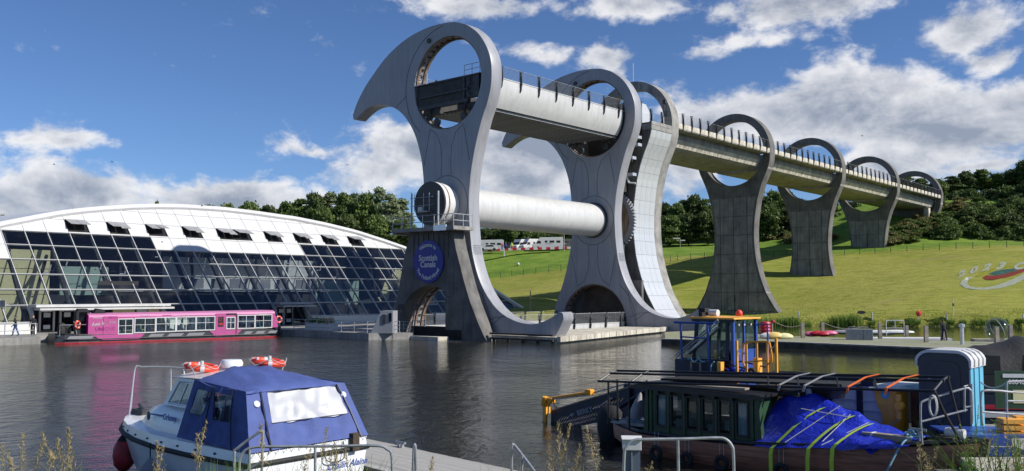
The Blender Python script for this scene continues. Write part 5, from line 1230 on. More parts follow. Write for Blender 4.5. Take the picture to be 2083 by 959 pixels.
for x, y, yt, lab in ((1624.5, 647, 634, 'leftmost'), (1774, 651, 636, 'second'), (1926, 653, 639, 'third'), (2081, 657, 642, 'rightmost')):
    q = TT(x, y, 100, 140); h = (y - yt) * q.y / FPX
    b = thing('bollard_light', {'leftmost': 'short pale bollard light on the far grass just right of the tall reeds', 'second': 'short pale bollard light beside the black paddle sign', 'third': 'short pale bollard light between the red disc and the grass pole', 'rightmost': 'short pale bollard light at the right edge of the photo'}[lab], 'bollard', q)
    part('post', MB().lathe([(.09, 0), (.09, h - .22), (.1, h - .22), (.1, h), (0, h + .02)], 12), M['alu'], b, smooth=True); part('lamp_band', MB().lathe([(.095, h - .24), (.105, h - .24), (.105, h - .1), (.095, h - .1)], 12), M['white'], b)
q = TT(1752, 652, 100, 140); s_ = thing('paddle_sign', 'black oval paddle shaped board on a short white stake in the grass', 'sign', q)
part('board', xform(plate([[(.62 * math.cos(a) * (1 if math.cos(a) > 0 else .85), .22 * math.sin(a)) for a in np.arange(0, 6.28, .3)]], .04), upright(0, 0, .95)), M['black'], s_); part('stake', MB().box(-.04, .04, .02, .06, 0, .8), M['white'], s_)
q = TT(1869, 655, 100, 140); s_ = thing('lifebuoy_holder', 'round red lifebuoy housing on a white post on the far grass', 'lifebuoy', q)
part('housing', MB().lathe([(0, 0), (.36, 0), (.38, .04), (.38, .12), (.3, .16), (0, .16)], 24, Matrix.Translation((0, 0, .95)) @ Matrix.Rotation(PI / 2, 4, 'X')), M['lifering'], s_, smooth=True); part('post', MB().box(-.04, .04, .02, .08, 0, .75), M['white'], s_)
part('handle', MB().box(-.04, .04, -.2, -.16, .8, 1.1), M['crimson'], s_)
q = TT(1940, 658, 100, 140); s_ = thing('marker_pole', 'tall thin pale pole with a small box standing on the far grass', 'pole', q); part('pole', MB().tube([(0, 0, 0), (0, 0, 3.1)], .045, 6), M['offwhite'], s_); part('box', MB().box(-.09, .09, -.1, .02, 2.2, 2.55), M['steel_dark'], s_)
q = TT(1079, 633, 120, 150); s_ = thing('timber_post', 'lone thin timber post in the shadow on the grass between the wheel feet', 'post', q); part('post', MB().box(-.08, .08, -.08, .08, 0, 3.0), M['wood'], s_)
q = TT(1384, 504, 180, 225); s_ = thing('finger_post', 'two armed white finger post at the top of the green field', 'signpost', q); part('post', MB().box(-.07, .07, -.07, .07, 0, 2.1), M['wood'], s_)
part('arm', MB().box(-1.6, -.05, -.04, .04, 1.95, 2.15), M['white'], s_); part('arm', MB().box(-.6, 1.1, .05, .1, 1.5, 1.7), M['white'], s_)
q = TT(1147.5, 513, 180, 240); s_ = thing('flood_column', 'plain grey column behind the rightmost white camper van', 'post', q); part('column', MB().tube([(0, 0, 0), (0, 0, 4.5)], .08, 6), M['galv'], s_)
# chalk emblem on the slope
def drape(loop_px_list, m, label_part, par, lift=.05):
    for lp in loop_px_list:
        me = plate([lp], .001)
        bm = bmesh.new(); bm.from_mesh(me); bmesh.ops.triangulate(bm, faces=bm.faces)
        for _ in range(1): bmesh.ops.subdivide_edges(bm, edges=[e for e in bm.edges if e.calc_length() > 6], cuts=1, use_grid_fill=False)
        for v in bm.verts:
            q = TT(v.co.x, -v.co.y, 105, 175); v.co = q + Vector((0, 0, lift)) - par_loc
        bm.to_mesh(me); bm.free(); part(label_part, me, m, par)
par_loc = TT(2010, 562, 105, 175)
em = thing('chalk_emblem', 'year and oval ring emblem chalked in white, red and teal on the grass slope', 'emblem', par_loc)
def pxl(pts): return [(x, -y) for x, y in pts]
s3 = 3.836
def e8(pts): return pxl([(1540 + a / s3, 480 + b / s3) for a, b in pts])
oval = e8([(1582,380),(1600,350),(1640,325),(1690,322),(1650,345),(1640,370),(1655,395),(1700,405),(1770,408),(1850,395),(1940,365),(2010,335),(2090,295),(2180,235),(2230,190),(2260,195),(2200,260),(2110,330),(2000,385),(1900,412),(1790,424),(1690,422),(1620,408)])
drape([oval], M['chalk'], 'oval_band', em)
drape([e8([(1755,332),(1790,310),(1850,315),(1940,300),(2040,265),(2150,225),(2080,285),(1960,325),(1850,345),(1780,345)])], M['chalk_red'], 'petal', em)
drape([e8([(1805,300),(1850,280),(1930,265),(2060,252),(2110,256),(2000,290),(1900,312),(1840,310)])], M['chalk_teal'], 'petal', em)
drape([e8([(1700,318),(1760,285),(1840,250),(1960,235),(2060,240),(1930,255),(1840,272),(1780,300),(1740,325)])], M['chalk_yellow'], 'petal', em)
def draped_text(ch, cx, cy, sx, sy, rot):
    me = text_mesh(ch, 1.0, .001, offset=.06); bm = bmesh.new(); bm.from_mesh(me)
    for v in bm.verts:
        x, y = v.co.x * sx, v.co.y * sy; c, s = math.cos(rot), math.sin(rot); X, Y = cx + x * c - y * s * 1.3 + y * .8, cy - (x * s + y * c)
        q = TT(X, Y, 105, 175); v.co = q + Vector((0, 0, .06)) - par_loc
    bm.to_mesh(me); bm.free(); part('numeral', me, M['chalk'], em)
for ch, a, b, r in (('2', 1600, 298, .45), ('0', 1692, 272, .28), ('2', 1795, 250, .18), ('3', 1905, 238, .06), ('C', 2050, 240, 0)): draped_text(ch, 1540 + a / s3, 480 + b / s3, 30, 19, r)
# ------------------------------------------------------------------ car park on the plateau
def camper(loc, rz, label, kind, group=None):
    t = thing('camper_van' if kind != 'car' else 'parked_car', label, 'camper van' if kind != 'car' else 'car', loc, rz, group)
    if kind == 'car':
        prof, L, bw, col = [(0, .3), (4.1, .3), (4.15, .8), (3.3, .95), (2.6, 1.45), (.9, 1.45), (.2, .95), (0, .8)], 4.1, 1.7, M['white']
    elif kind == 'dark':
        prof, L, bw, col = [(0, .4), (5.6, .4), (5.7, 1.2), (5.0, 1.5), (4.3, 2.3), (.2, 2.4), (0, 2.2)], 5.6, 2.0, M['steel_dark']
    else: prof, L, bw, col = [(0, .4), (7.0, .4), (7.15, 1.15), (6.2, 1.45), (5.9, 2.1), (5.4, 2.75), (.15, 2.85), (0, 2.7)], 7.0, 2.3, M['white']
    part('body', MB().prism(prof, lambda u, v, w: (u, w, v), 0, bw), col, t, bevel=.06)
    for x in (L * .17, L * .83):
        for y in (-.02, bw - .18): part('wheel', MB().lathe([(0, -.02), (.2, -.02), (.34, 0), (.34, .2), (0, .2)], 14, Matrix.Translation((x, y, .34)) @ Matrix.Rotation(-PI / 2, 4, 'X')), M['rubber'], t)
    g = M['glass_dark']
    if kind == 'car': part('side_window', MB().prism([(.75, .98), (2.85, .98), (2.45, 1.36), (1.0, 1.36)], lambda u, v, w: (u, w, v), -.015, bw + .015), M['black'], t)
    else:
        z = 1.55 if kind != 'dark' else 1.4
        for a, b in ((.6, 1.5), (2.0, 3.1), (3.6, 4.2)): part('side_window', MB().box(a, b, -.02, bw + .02, z, z + .5), M['black'], t)
        part('cab_window', MB().prism([(L - 1.9, 1.35), (L - .85, 1.35), (L - 1.15, 1.95), (L - 1.8, 1.95)], lambda u, v, w: (u, w, v), -.02, bw + .02), M['black'], t)
        part('windscreen', MB().hexa([(L - .78, .15, 1.45), (L - .72, .15, 1.45), (L - .72, bw - .15, 1.45), (L - .78, bw - .15, 1.45), (L - 1.12, .2, 2.05), (L - 1.06, .2, 2.05), (L - 1.06, bw - .2, 2.05), (L - 1.12, bw - .2, 2.05)]), M['black'], t)
        part('graphic', MB().prism([(2.2, 1.25), (4.4, 1.15), (3.2, 1.42)], lambda u, v, w: (u, w, v), -.015, bw + .015), M['cloth_grey'], t)
    part('bumper', MB().box(L - .05, L + .2, .1, bw - .1, .35, .6), M['steel_dark'], t)
def cp(x, y=511): p = D(x, y, 213); return Vector((p.x, p.y, tz(p.x, p.y)))
camper(cp(1144, 508), PI, 'white coachbuilt camper van with a grey side graphic, rightmost of the full row', 'van')
camper(cp(1102, 509) + Vector((0, 6, 0)), PI + .65, 'white camper van with a dark windscreen, second from the right in the row', 'van')
camper(cp(1082, 510) + Vector((0, 7, 0)), PI + .75, 'white camper van parked at an angle, third from the right in the row', 'van')
camper(cp(1060, 511) + Vector((0, 9, 0)), PI + .8, 'black camper van in the middle of the row', 'dark')
camper(cp(1024, 512) + Vector((0, 4, 0)), PI, 'white camper van standing apart at the left end of the row', 'van')
camper(cp(1168, 507) + Vector((0, 2, 0)), PI + .3, 'grey van partly hidden behind the far wheel arm', 'dark')
camper(cp(1012, 517) + Vector((0, -2, 0)), PI, 'small white car in front of the leftmost camper van', 'car')
bm_ = [MB().box(0, .95, -.1, .1, 0, .55).mesh('barrier_block') for _ in range(2)]; bt = thing('safety_barrier', 'low red and white striped barrier blocks along the front of the car park', 'barrier', cp(984, 516) + Vector((0, -3, 0)))
for i in range(22): o = link('barrier_block', bm_[i % 2], M['crimson'] if i % 2 else M['white'], bt); p = cp(984 + i * 8.4, 516 - i * .25) + Vector((0, -3, 0)); o.location = p - bt.location
person('person in a yellow and red jacket standing among the camper vans', cp(1041, 516) + Vector((0, -5, 0)), 0, 'stand', 'hivis', 'cloth_red')
person('person in a pink top beside the small white car', cp(1022, 517) + Vector((0, -4.5, 0)), 0, 'stand', 'crimson', 'cloth_blue')
person('person in a blue top near the barrier by the dark camper van', cp(1029, 517) + Vector((0, -4, 0)), 0, 'walk', 'navy', 'cloth_black')
q = TT(1026, 522, 180, 240); s_ = thing('marker_stake', 'short white stake in the grass below the car park', 'post', q); part('stake', MB().box(-.12, .12, -.05, .05, 0, 1.6), M['white'], s_)
ph = TT(1054, 541, 150, 230); s_ = thing('stray_ball', 'small white ball lying on the grass just beyond the wire fence', 'ball', ph + Vector((0, 0, .35))); part('ball', MB().lathe([(0, -.35), (.2, -.28), (.33, -.1), (.33, .1), (.2, .28), (0, .35)], 12), M['white'], s_, smooth=True)
# footpath of pale stone crossing the grass below the car park
fp = [TT(x, y, 170, 225) + Vector((0, 0, .06)) for x, y in ((975, 532), (1000, 528), (1025, 523), (1050, 518.5), (1080, 515.5), (1120, 513.5))]
mb = MB(); 
for a, b in zip(fp, fp[1:]): mb.add([a + Vector((0, -.9, 0)), b + Vector((0, -.9, 0)), b + Vector((0, .9, .05)), a + Vector((0, .9, .05))], [(0, 1, 2, 3)])
struct('footpath', mb, M['paving'])
# ------------------------------------------------------------------ jetty across the basin
jp = [(12.66, 77.15), (21.9, 72.5), (34, 60.5), (46, 49), (52, 58), (40.4, 71.8), (25.2, 83.4), (22.8, 88.5), (19.5, 95.4), (15.2, 92)]
mj = MB(); mj.prism(jp, lambda u, v, w: (u, v, w), -.1, .46); struct('jetty', mj, M['wood_dark'])
cx, cy = 28, 72
def shrink(p, d): v = Vector((p[0] - cx, p[1] - cy)); return (p[0] - v.x / v.length * d, p[1] - v.y / v.length * d)
mj = MB(); mj.prism([shrink(p, .35) for p in jp], lambda u, v, w: (u, v, w), .462, .468); struct('jetty_surface', mj, mat('mossy_decking', (.20, .22, .10), .9, 0, .4, 1.2, .3, 10, col2=(.26, .25, .20)))
mj = MB()
for a, b in zip(jp[:4], jp[1:4]):
    d = Vector((b[0] - a[0], b[1] - a[1], 0)); n_ = int(d.length / 2.4); u = d.normalized(); nn = Vector((-u.y, u.x, 0)) * .45
    for i in range(n_): p = Vector((*a, 0)) + d * (i / n_) ; q = Vector((*a, 0)) + d * ((i + 1) / n_) - u * .03; o_ = -u.cross(Vector((0, 0, 1))) * .02; part('edge_board', MB().hexa([(p.x, p.y, .40), (q.x, q.y, .40), (q.x + nn.x, q.y + nn.y, .40), (p.x + nn.x, p.y + nn.y, .40), (p.x, p.y, .53), (q.x, q.y, .53), (q.x + nn.x, q.y + nn.y, .53), (p.x + nn.x, p.y + nn.y, .53)]), M['paving'], bpy.data.objects['jetty'])
mj = MB().box(0, 14, 0, 1.1, -.1, .42); o = struct('side_jetty', mj, M['paving'], (40.0, 78.6, 0), -.16)
mj = MB().box(0, 8.2, 0, 2.4, -.1, .40); o = struct('boarding_raft', mj, M['offwhite'], (30.6, 80.5, 0), -.05)
pp = [(25.49, 79.7, 1.29), (28.83, 84.33, 1.2), (32.26, 79.7, 1.29), (33.03, 72.52, 1.3), (36.18, 76.34, 1.3), (37.54, 70.41, 1.3), (40.59, 74.0, 1.3), (36.6, 84.3, .9)]
lab = ['square timber mooring post, leftmost of those on the far jetty, right of the crimson bag', 'square timber mooring post on the far jetty next to the pink float', 'square timber mooring post just right of the grey box on the far jetty', 'tall timber mooring post on the near edge of the far jetty', 'timber mooring post behind the near edge post on the far jetty', 'timber mooring post on the near side of the clear plastic ball', 'timber mooring post at the right side of the clear plastic ball', 'thin stake standing behind the grey box on the jetty']
pm = MB().box(-.14, .14, -.14, .14, -.6, 1.0).mesh('post')
for (X, Y, h), l in zip(pp, lab): t = thing('mooring_post', l, 'post', (X, Y, .46)); o = link('post', pm, M['wood'], t); o.scale = (1, 1, h); part('cap', MB().box(-.15, .15, -.15, .15, h, h + .03), M['deck_wood'], t)
q = G(1748, 692, .46); b = thing('storage_box', 'grey metal storage box with a hoop handle on the far jetty', 'box', (q.x, q.y, .46), -.32)
part('body', MB().box(-1.05, 1.05, -.5, .5, 0, .92), M['steel_dark'] if False else mat('grey_galvanised_box', (.26, .27, .28), .5, .2, .15, 3), b, bevel=.02); part('handle', MB().tube([(-.85, 0, .92), (-.8, 0, 1.08), (.7, 0, 1.08), (.8, 0, .92)], .025, 5), M['galv'], b); part('strap', MB().box(.28, .31, -.52, -.5, 0, .9), M['black'], b)
q = G(1821, 683, .4); b = thing('boarding_hoop', 'white tubular boarding hoop at the end of the jetty raft', 'railing', (q.x, q.y, .4), -.1)
part('hoop', MB().tube(smooth_path([(-.8, 0, 0), (-.8, 0, 1.25), (-.65, 0, 1.4), (.65, 0, 1.4), (.8, 0, 1.25), (.8, 0, 0)], 3), .045, 6), M['white'], b); part('crossbar', MB().tube([(-.8, 0, .7), (.8, 0, .7)], .035, 6), M['white'], b); part('upright', MB().tube([(0, 0, .7), (0, 0, 1.4)], .03, 6), M['white'], b)
def lump(name, label, cat, loc, dims, m, n=5, seed=1):
    t = thing(name, label, cat, loc); r_ = random.Random(seed)
    for i in range(n):
        X = Matrix.Translation((r_.uniform(-.5, .5) * dims[0], r_.uniform(-.3, .3) * dims[1], dims[2] * .35 + r_.uniform(-.1, .2) * dims[2]))
        part('float', MB().lathe([(0, -1), (.5, -.85), (.95, -.2), (.9, .35), (.5, .85), (0, 1)], 14, X @ Matrix.Diagonal((dims[0] * .38, dims[1] * .45, dims[2] * .42, 1))), m[i % len(m)], t, smooth=True)
q = G(1556, 688, .46); t = thing('folded_ball_bag', 'crimson shiny folded inflatable bundle upright on the far jetty', 'inflatable', q)
for i in range(5): part('fold', MB().lathe([(0, 0), (.42, .03), (.5, .16), (.42, .3), (0, .33)], 16, Matrix.Translation((rnd.uniform(-.06, .06), 0, i * .28))), M['crimson'], t, smooth=True)
q = G(1571, 686, .46); t = thing('marker_float', 'small round red float on top of a post beside the crimson bundle', 'float', q); part('post', MB().tube([(0, 0, 0), (0, 0, 1.4)], .08, 6), M['wood'], t); part('float', MB().lathe([(0, -.16), (.14, -.1), (.17, 0), (.14, .1), (0, .16)], 12, Matrix.Translation((.05, -.1, 1.42))), M['crimson'], t, smooth=True)
lump('inflatable_float', 'pale yellow inflatable lying on the far jetty right of the crimson bundle', 'inflatable', G(1590, 690, .46), (2.2, .8, .75), [mat('pale_yellow_vinyl', (.70, .48, .16), .5), M['cream'], M['offwhite']], 4, 3)
lump('inflatable_float', 'pink inflatable lying on the far jetty left of the grey box', 'inflatable', G(1665, 684, .46), (2.0, .7, .6), [mat('pink_vinyl', (.65, .12, .25), .45), M['crimson']], 4, 8)
lump('pedal_boat', 'white moulded pedal boat moored behind the jetty posts', 'pedal boat', G(1775, 682, .3), (5.2, 1.0, .55), [M['white'], M['offwhite'], M['cloth_grey']], 4, 5)
for a, b, l in (((1572, 652), (1633, 660), 'left of the first timber post'), ((1673, 656), (1760, 664), 'right of the second timber post')):
    P0, P1 = D(a[0], a[1], 81), D(b[0], b[1], 81); t = thing('slack_rope', 'slack mooring rope hanging ' + l + ' on the far jetty', 'rope', P0)
    part('rope', MB().tube([P0.lerp(P1, u) - P0 + Vector((0, 0, -1.6 * u * (1 - u))) for u in np.linspace(0, 1, 9)], .025, 5), M['wood'], t)
# person in the clear walking ball
q = Vector((41.5, 77.0, .42)); t = thing('walking_ball', 'large clear inflatable walking ball at the right of the far jetty', 'ball', q + Vector((-.4, 0, .92)))
sp = []
nl = 14
vs = []; 
for i in range(nl + 1):
    a = PI * i / nl
    for j in range(28): b = 2 * PI * j / 28; vs.append((.98 * math.sin(a) * math.cos(b), .98 * math.sin(a) * math.sin(b), .95 * math.cos(a)))
mbb = MB().add(vs, [(i * 28 + j, (i + 1) * 28 + j, (i + 1) * 28 + (j + 1) % 28, i * 28 + (j + 1) % 28) for i in range(nl) for j in range(28)])
part('shell', mbb, M['ball'], t, smooth=True); part('zip_ring', ring_torus(MB(), (0, -.0, 0), .97, .02, 40, 5, mat4=Matrix.Rotation(1.2, 3, 'Y')), M['offwhite'], t, smooth=True)
q = Vector((35.55, 74.77, .47)); person('person in black seen from behind, standing on the jetty in front of the clear ball', q, PI, 'lean', 'cloth_black', 'cloth_black')
q = G(1947, 700, .46); s_ = thing('steel_bollard', 'grey steel pedestal post on the far jetty in front of the person in black', 'post', (q.x, q.y - .8, .46)); part('post', MB().lathe([(.14, 0), (.14, 1.35), (.22, 1.35), (.22, 1.55), (0, 1.6)], 10), M['alu'], s_)
for i, (x, y) in enumerate(((2022, 706), (2034, 707))): q = G(x, y, .46); s_ = thing('deck_cleat', 'small steel cleat on the jetty below the clear ball, ' + ('left' if i == 0 else 'right') + ' of the pair', 'cleat', q); part('body', MB().tube([(-.25, 0, .15), (.25, 0, .15)], .05, 6), M['galv'], s_); part('foot', MB().box(-.06, .06, -.05, .05, 0, .15), M['galv'], s_)
# seagull and birds
gq = Vector((0, 0, 0)); q = D(412, 418, 101); t = thing('gull', 'small white gull perched on the ridge of the arched roof', 'gull', q); part('body', MB().lathe([(0, -.22), (.08, -.12), (.1, .02), (.05, .18), (0, .24)], 8, Matrix.Rotation(1.1, 4, 'Y')), M['white'], t, smooth=True); part('head', MB().lathe([(0, -.06), (.06, 0), (0, .07)], 8, Matrix.Translation((.2, 0, .16))), M['white'], t, smooth=True)
for i, (x, y) in enumerate(((136, 321), (707, 336), (228, 330), (735, 381), (1754, 277), (110, 335))):
    q = D(x, y, 150); t = thing('flying_bird', 'tiny dark bird in flight against the sky', 'bird', q, i, 'distant birds in flight'); part('wing', MB().add([(0, -.1, 0), (0, .1, 0), (-.5, .05, .16)], [(0, 1, 2)]).add([(0, -.1, 0), (0, .1, 0), (.5, .05, .16)], [(0, 1, 2)]), M['black'], t); part('body', MB().lathe([(0, -.2), (.06, 0), (0, .2)], 6, Matrix.Rotation(PI / 2, 4, 'X')), M['black'], t)
# ------------------------------------------------------------------ cabin cruiser in the left foreground
cr = thing('cabin_cruiser', 'white cabin cruiser with a blue canvas canopy, moored beside the near pontoon', 'boat', (-4.17, 19.06, 0), math.atan2(.64, -.77)); cr.scale = (.968, 1, 1)
ST = [(0, 1.50, 1.02, 1.24), (1.0, 1.50, 1.0, 1.24), (2.4, 1.50, 1.0, 1.24), (3.8, 1.44, 1.0, 1.24), (5.0, 1.28, 1.02, 1.25), (6.0, 1.02, 1.03, 1.25), (6.8, .70, 1.03, 1.25), (7.4, .36, 1.02, 1.25), (7.75, .10, 1.02, 1.25), (7.84, .01, 1.02, 1.24)]
def hullpt(i, k):
    x, hw, zr, zg = ST[i]; u = x / 7.84
    if k == 0: return (x - .0, 0, -.35)
    if k == 1: return (x * (1 - .10 * u * u) , hw * (.80 - .35 * u ** 3), -.25)
    if k == 2: return (x * (1 - .05 * u * u), hw * (.92 - .12 * u ** 2), .35)
    if k == 3: return (x, hw, zr)
hb = MB()
Lr = [[hullpt(i, k) for i in range(len(ST))] for k in (1, 2, 3)]
mir = lambda row: [(x, -y, z) for x, y, z in row]
hb.grid([Lr[0], Lr[1], Lr[2]]); hb.grid([mir(Lr[2]), mir(Lr[1]), mir(Lr[0])]); hb.grid([mir(Lr[0]), Lr[0]])
hb.add([(0, 1.5, 1.02), (0, -1.5, 1.02), (0, -1.38, .35), (0, -1.2, -.25), (0, 1.2, -.25), (0, 1.38, .35)], [(0, 1, 2, 3, 4, 5)])
part('hull', hb, M['grp'], cr, smooth=True, ang=40)
gb = MB(); g0 = [(x, hw + .02, zr) for x, hw, zr, zg in ST]; g1 = [(x, hw - .03, zg) for x, hw, zr, zg in ST]; g2 = [(x, max(.0, hw - .16), zg + .02) for x, hw, zr, zg in ST]; g3 = [(x, 0, zg + .03) for x, hw, zr, zg in ST]
gb.grid([g0, g1, g2, g3]); gb.grid([mir(g3), mir(g2), mir(g1), mir(g0)]); gb.add([(0, 1.52, 1.02), (0, 1.47, 1.24), (0, -1.47, 1.24), (0, -1.52, 1.02)], [(0, 1, 2, 3)])
part('deck', gb, M['grp'], cr, smooth=True, ang=35)
part('rubbing_strake', MB().tube([(x, hw + .04, zr) for x, hw, zr, zg in ST] + [(x, -hw - .04, zr) for x, hw, zr, zg in ST[::-1]] , .055, 8, closed=True), M['rubber'], cr, smooth=True)
for i in range(9): x = .5 + i * .75; hw = interp([(a, b) for a, b, c, d in ST], x); part('strake_bolt', MB().box(x - .03, x + .03, hw - .02, hw + .015, 1.11, 1.15), M['navy_dark'], cr)
tk = MB()      # low cabin trunk and wheelhouse
def ringpts(x, hw, z0, z1, r=.18): return [(x, hw, z0), (x, hw - .05, z1 - r), (x, hw - .05 - r * .6, z1 - r * .25), (x, hw - .05 - r * 1.6, z1), (x, 0, z1 + .05), (x, -(hw - .05 - r * 1.6), z1), (x, -(hw - .05 - r * .6), z1 - r * .25), (x, -(hw - .05), z1 - r), (x, -hw, z0)]
tk.grid([ringpts(2.5, 1.14, 1.24, 1.88), ringpts(4.4, 1.10, 1.24, 1.88), ringpts(5.3, .90, 1.24, 1.72), ringpts(5.95, .66, 1.25, 1.50), ringpts(6.15, .5, 1.25, 1.30)])
part('cabin_trunk', tk, M['grp'], cr, smooth=True, ang=50)
whs = MB()
A0, A1 = (4.25, 1.02, 1.86), (2.45, 1.12, 1.86); B0_, B1_ = (3.75, .93, 2.48), (2.45, 1.0, 2.50)
whole = [[A0, B0_], [(3.98, 1.06, 1.86), (3.62, .98, 2.46)], [A1, B1_]]
# side walls with window opening built as frame strips
def wall_quad(p00, p10, p11, p01, u0, u1, v0, v1, mbx):   # frame around a hole in a quad
    P00, P10, P11, P01 = map(Vector, (p00, p10, p11, p01))
    def q(u, v): return P00.lerp(P10, u).lerp(P01.lerp(P11, u), v)
    o = [q(0, 0), q(1, 0), q(1, 1), q(0, 1)]; h = [q(u0, v0), q(u1, v0), q(u1, v1), q(u0, v1)]
    mbx.add(o + h, [(0, 1, 5, 4), (1, 2, 6, 5), (2, 3, 7, 6), (3, 0, 4, 7)]); return h
for sg in (1, -1):
    w = MB(); f = lambda p: (p[0], p[1] * sg, p[2])
    h = wall_quad(f(A0), f(A1), f(B1_), f(B0_), .12, .76, .08, .86, w); part('wheelhouse_side', w, M['grp'], cr)
    part('side_window', MB().add(h, [(0, 1, 2, 3)]), M['glass_clear'], cr)
    fr_ = part('window_frame', MB().tube(h, .022, 6, closed=True).tube([h[0].lerp(h[1], .45), h[3].lerp(h[2], .45)], .02, 6), M['alu'], cr)
w = MB()
for a, b in ((-.97, -.02), (.02, .97)):
    h = wall_quad((4.25, a * 1.05, 1.86), (4.25, b * 1.05, 1.86), (3.75, b * .96, 2.48), (3.75, a * .96, 2.48), .08, .92, .1, .88, w); part('windscreen', MB().add(h, [(0, 1, 2, 3)]), M['glass_clear'], cr)
part('windscreen_frame', w, M['grp'], cr)
part('wheelhouse_roof', MB().grid([[(3.95, -.95, 2.47), (3.95, -.5, 2.53), (3.95, 0, 2.56), (3.95, .5, 2.53), (3.95, .95, 2.47)], [(3.9, -1.02, 2.50), (3.85, -.5, 2.58), (3.85, 0, 2.61), (3.85, .5, 2.58), (3.9, 1.02, 2.50)], [(2.4, -1.06, 2.54), (2.4, -.5, 2.63), (2.4, 0, 2.66), (2.4, .5, 2.63), (2.4, 1.06, 2.54)]]), M['grp'], cr, smooth=True)
part('helm_console', MB().box(3.5, 4.0, -.9, .9, 1.3, 1.95), M['interior'], cr)
# canopy with seams, folds and windows
cv = bpy.data.objects.new('canopy', None)
def canopy_rows():
    rows = []
    secs = [(2.72, 1.13, 2.50, 2.62), (2.45, 1.17, 2.46, 2.76), (2.1, 1.19, 2.42, 2.74), (1.6, 1.20, 2.40, 2.64), (1.1, 1.20, 2.38, 2.54), (.62, 1.20, 2.38, 2.43), (.58, 1.20, 2.36, 2.37)]
    for x, hw, zs_, zc in secs:
        row = []
        for k in range(-12, 13):
            u = k / 12; y = hw * u * (1 if u > 0 else lerp(1.0, 1.13, min(1, (2.72 - x) / 2.0))); sag = (1 - abs(u) ** 2.4); z = zs_ + (zc - zs_) * sag
            z += (.022 * math.sin(9 * u + x * 5) + .018 * math.sin(17 * u - x * 9) + .05 * mnoise.noise(Vector((u * 3, x * 2.5, 4)))) * (1 if .6 < x < 2.7 else .2)
            row.append((x + .03 * math.sin(5 * u), y, z))
        rows.append(row)
    return rows
top = part('canopy', MB().grid(canopy_rows()), M['canvas'], cr, smooth=True, ang=60)
def panel(name, p00, p10, p11, p01, nu, nv, holes, m, par, fold=.03, fr=6, seed=0, hm=None):
    P00, P10, P11, P01 = map(Vector, (p00, p10, p11, p01)); nrm = (P10 - P00).cross(P01 - P00).normalized()
    def q(u, v):
        w = math.sin(math.pi * u) ** .5 * math.sin(math.pi * min(1, v * 1.0)) ** .5 if 0 < u < 1 and 0 < v < 1 else 0
        d = fold * w * (math.sin(u * fr * 3.1 + v * 4 + seed) * .5 + math.sin(u * fr * 7.3 - v * 6 + seed * 2) * .3 + mnoise.noise(Vector((u * 7, v * 5, seed))) * 1.0)
        return P00.lerp(P10, u).lerp(P01.lerp(P11, u), v) + nrm * d
    us = sorted(set([i / nu for i in range(nu + 1)] + [h[i] for h in holes for i in (0, 1)])); vs_ = sorted(set([i / nv for i in range(nv + 1)] + [h[i] for h in holes for i in (2, 3)]))
    a = MB(); b = MB()
    for i in range(len(us) - 1):
        for j in range(len(vs_) - 1):
            cu, cv_ = (us[i] + us[i + 1]) / 2, (vs_[j] + vs_[j + 1]) / 2; inside = any(h[0] < cu < h[1] and h[2] < cv_ < h[3] for h in holes)
            (b if inside else a).add([q(us[i], vs_[j]), q(us[i + 1], vs_[j]), q(us[i + 1], vs_[j + 1]), q(us[i], vs_[j + 1])], [(0, 1, 2, 3)])
    me = a.mesh(name, merge=True); me.shade_smooth(); o = part(name, me, m, par)
    if b.v: me = b.mesh('clear_panel', merge=True); me.shade_smooth(); part('clear_panel', me, hm or M['vinyl'], par)
    for h in holes: part('seam', MB().tube([q(h[0], h[2]), q(h[1], h[2]), q(h[1], h[3]), q(h[0], h[3])], .012, 5, closed=True), M['navy_dark'], par)
    return o
vin_bright = mat('pale_glare_vinyl', (.40, .41, .44), .55, .15, .18, 1.0, .06, 3)  # sun glare on the clear window put into a pale opaque colour
panel('canopy_rear', (-.03, 1.52, 1.27), (-.03, -1.52, 1.27), (.62, -1.355, 2.39), (.62, 1.20, 2.40), 26, 14, [(.19, .89, .42, .955)], M['canvas'], cr, .085, 6, 2, vin_bright)
panel('canopy_side', (3.05, 1.34, 1.27), (-.03, 1.52, 1.27), (.62, 1.20, 2.40), (2.72, 1.13, 2.52), 30, 14, [(.10, .36, .44, .86), (.44, .74, .42, .88)], M['canvas'], cr, .085, 7, 5)
panel('canopy_side', (-.03, -1.52, 1.27), (3.05, -1.34, 1.27), (2.72, -1.13, 2.52), (.62, -1.355, 2.39), 30, 14, [(.3, .6, .44, .88)], M['canvas'], cr, .05, 6, 9)
for u in (.40, .78): a, b = Vector((3.05, 1.37, 1.27)).lerp(Vector((-.03, 1.55, 1.27)), u), Vector((2.72, 1.16, 2.50)).lerp(Vector((.62, 1.23, 2.38)), u); part('zip_seam', MB().tube([a, a.lerp(b, .5) + Vector((0, .03, 0)), b], .014, 5), M['navy_dark'], cr)
for y0 in (.92, -1.16): part('zip_flap', MB().tube([(-.07, y0 * 1.12, 1.25), (.26, y0 * 1.05, 1.85), (.58, y0 * .96, 2.38)], .02, 5), M['navy_dark'], cr)
for y in (1.05, -1.2): part('vent_cap', MB().lathe([(.075, 0), (.07, .03), (.035, .055), (0, .06)], 12, Matrix.Translation((.47, y, 2.14)) @ Matrix.Rotation(-PI / 2 + .5, 4, 'Y')), M['grp'], cr, smooth=True)
part('hood_frame', MB().tube(smooth_path([(1.7, 1.1, 1.3), (1.5, 1.1, 2.2), (1.45, .8, 2.42), (1.45, -.8, 2.42), (1.5, -1.1, 2.2), (1.7, -1.1, 1.3)], 3), .018, 6), M['galv'], cr)
part('cockpit_floor', MB().box(.1, 2.6, -1.3, 1.3, .5, .6), M['wood'], cr)
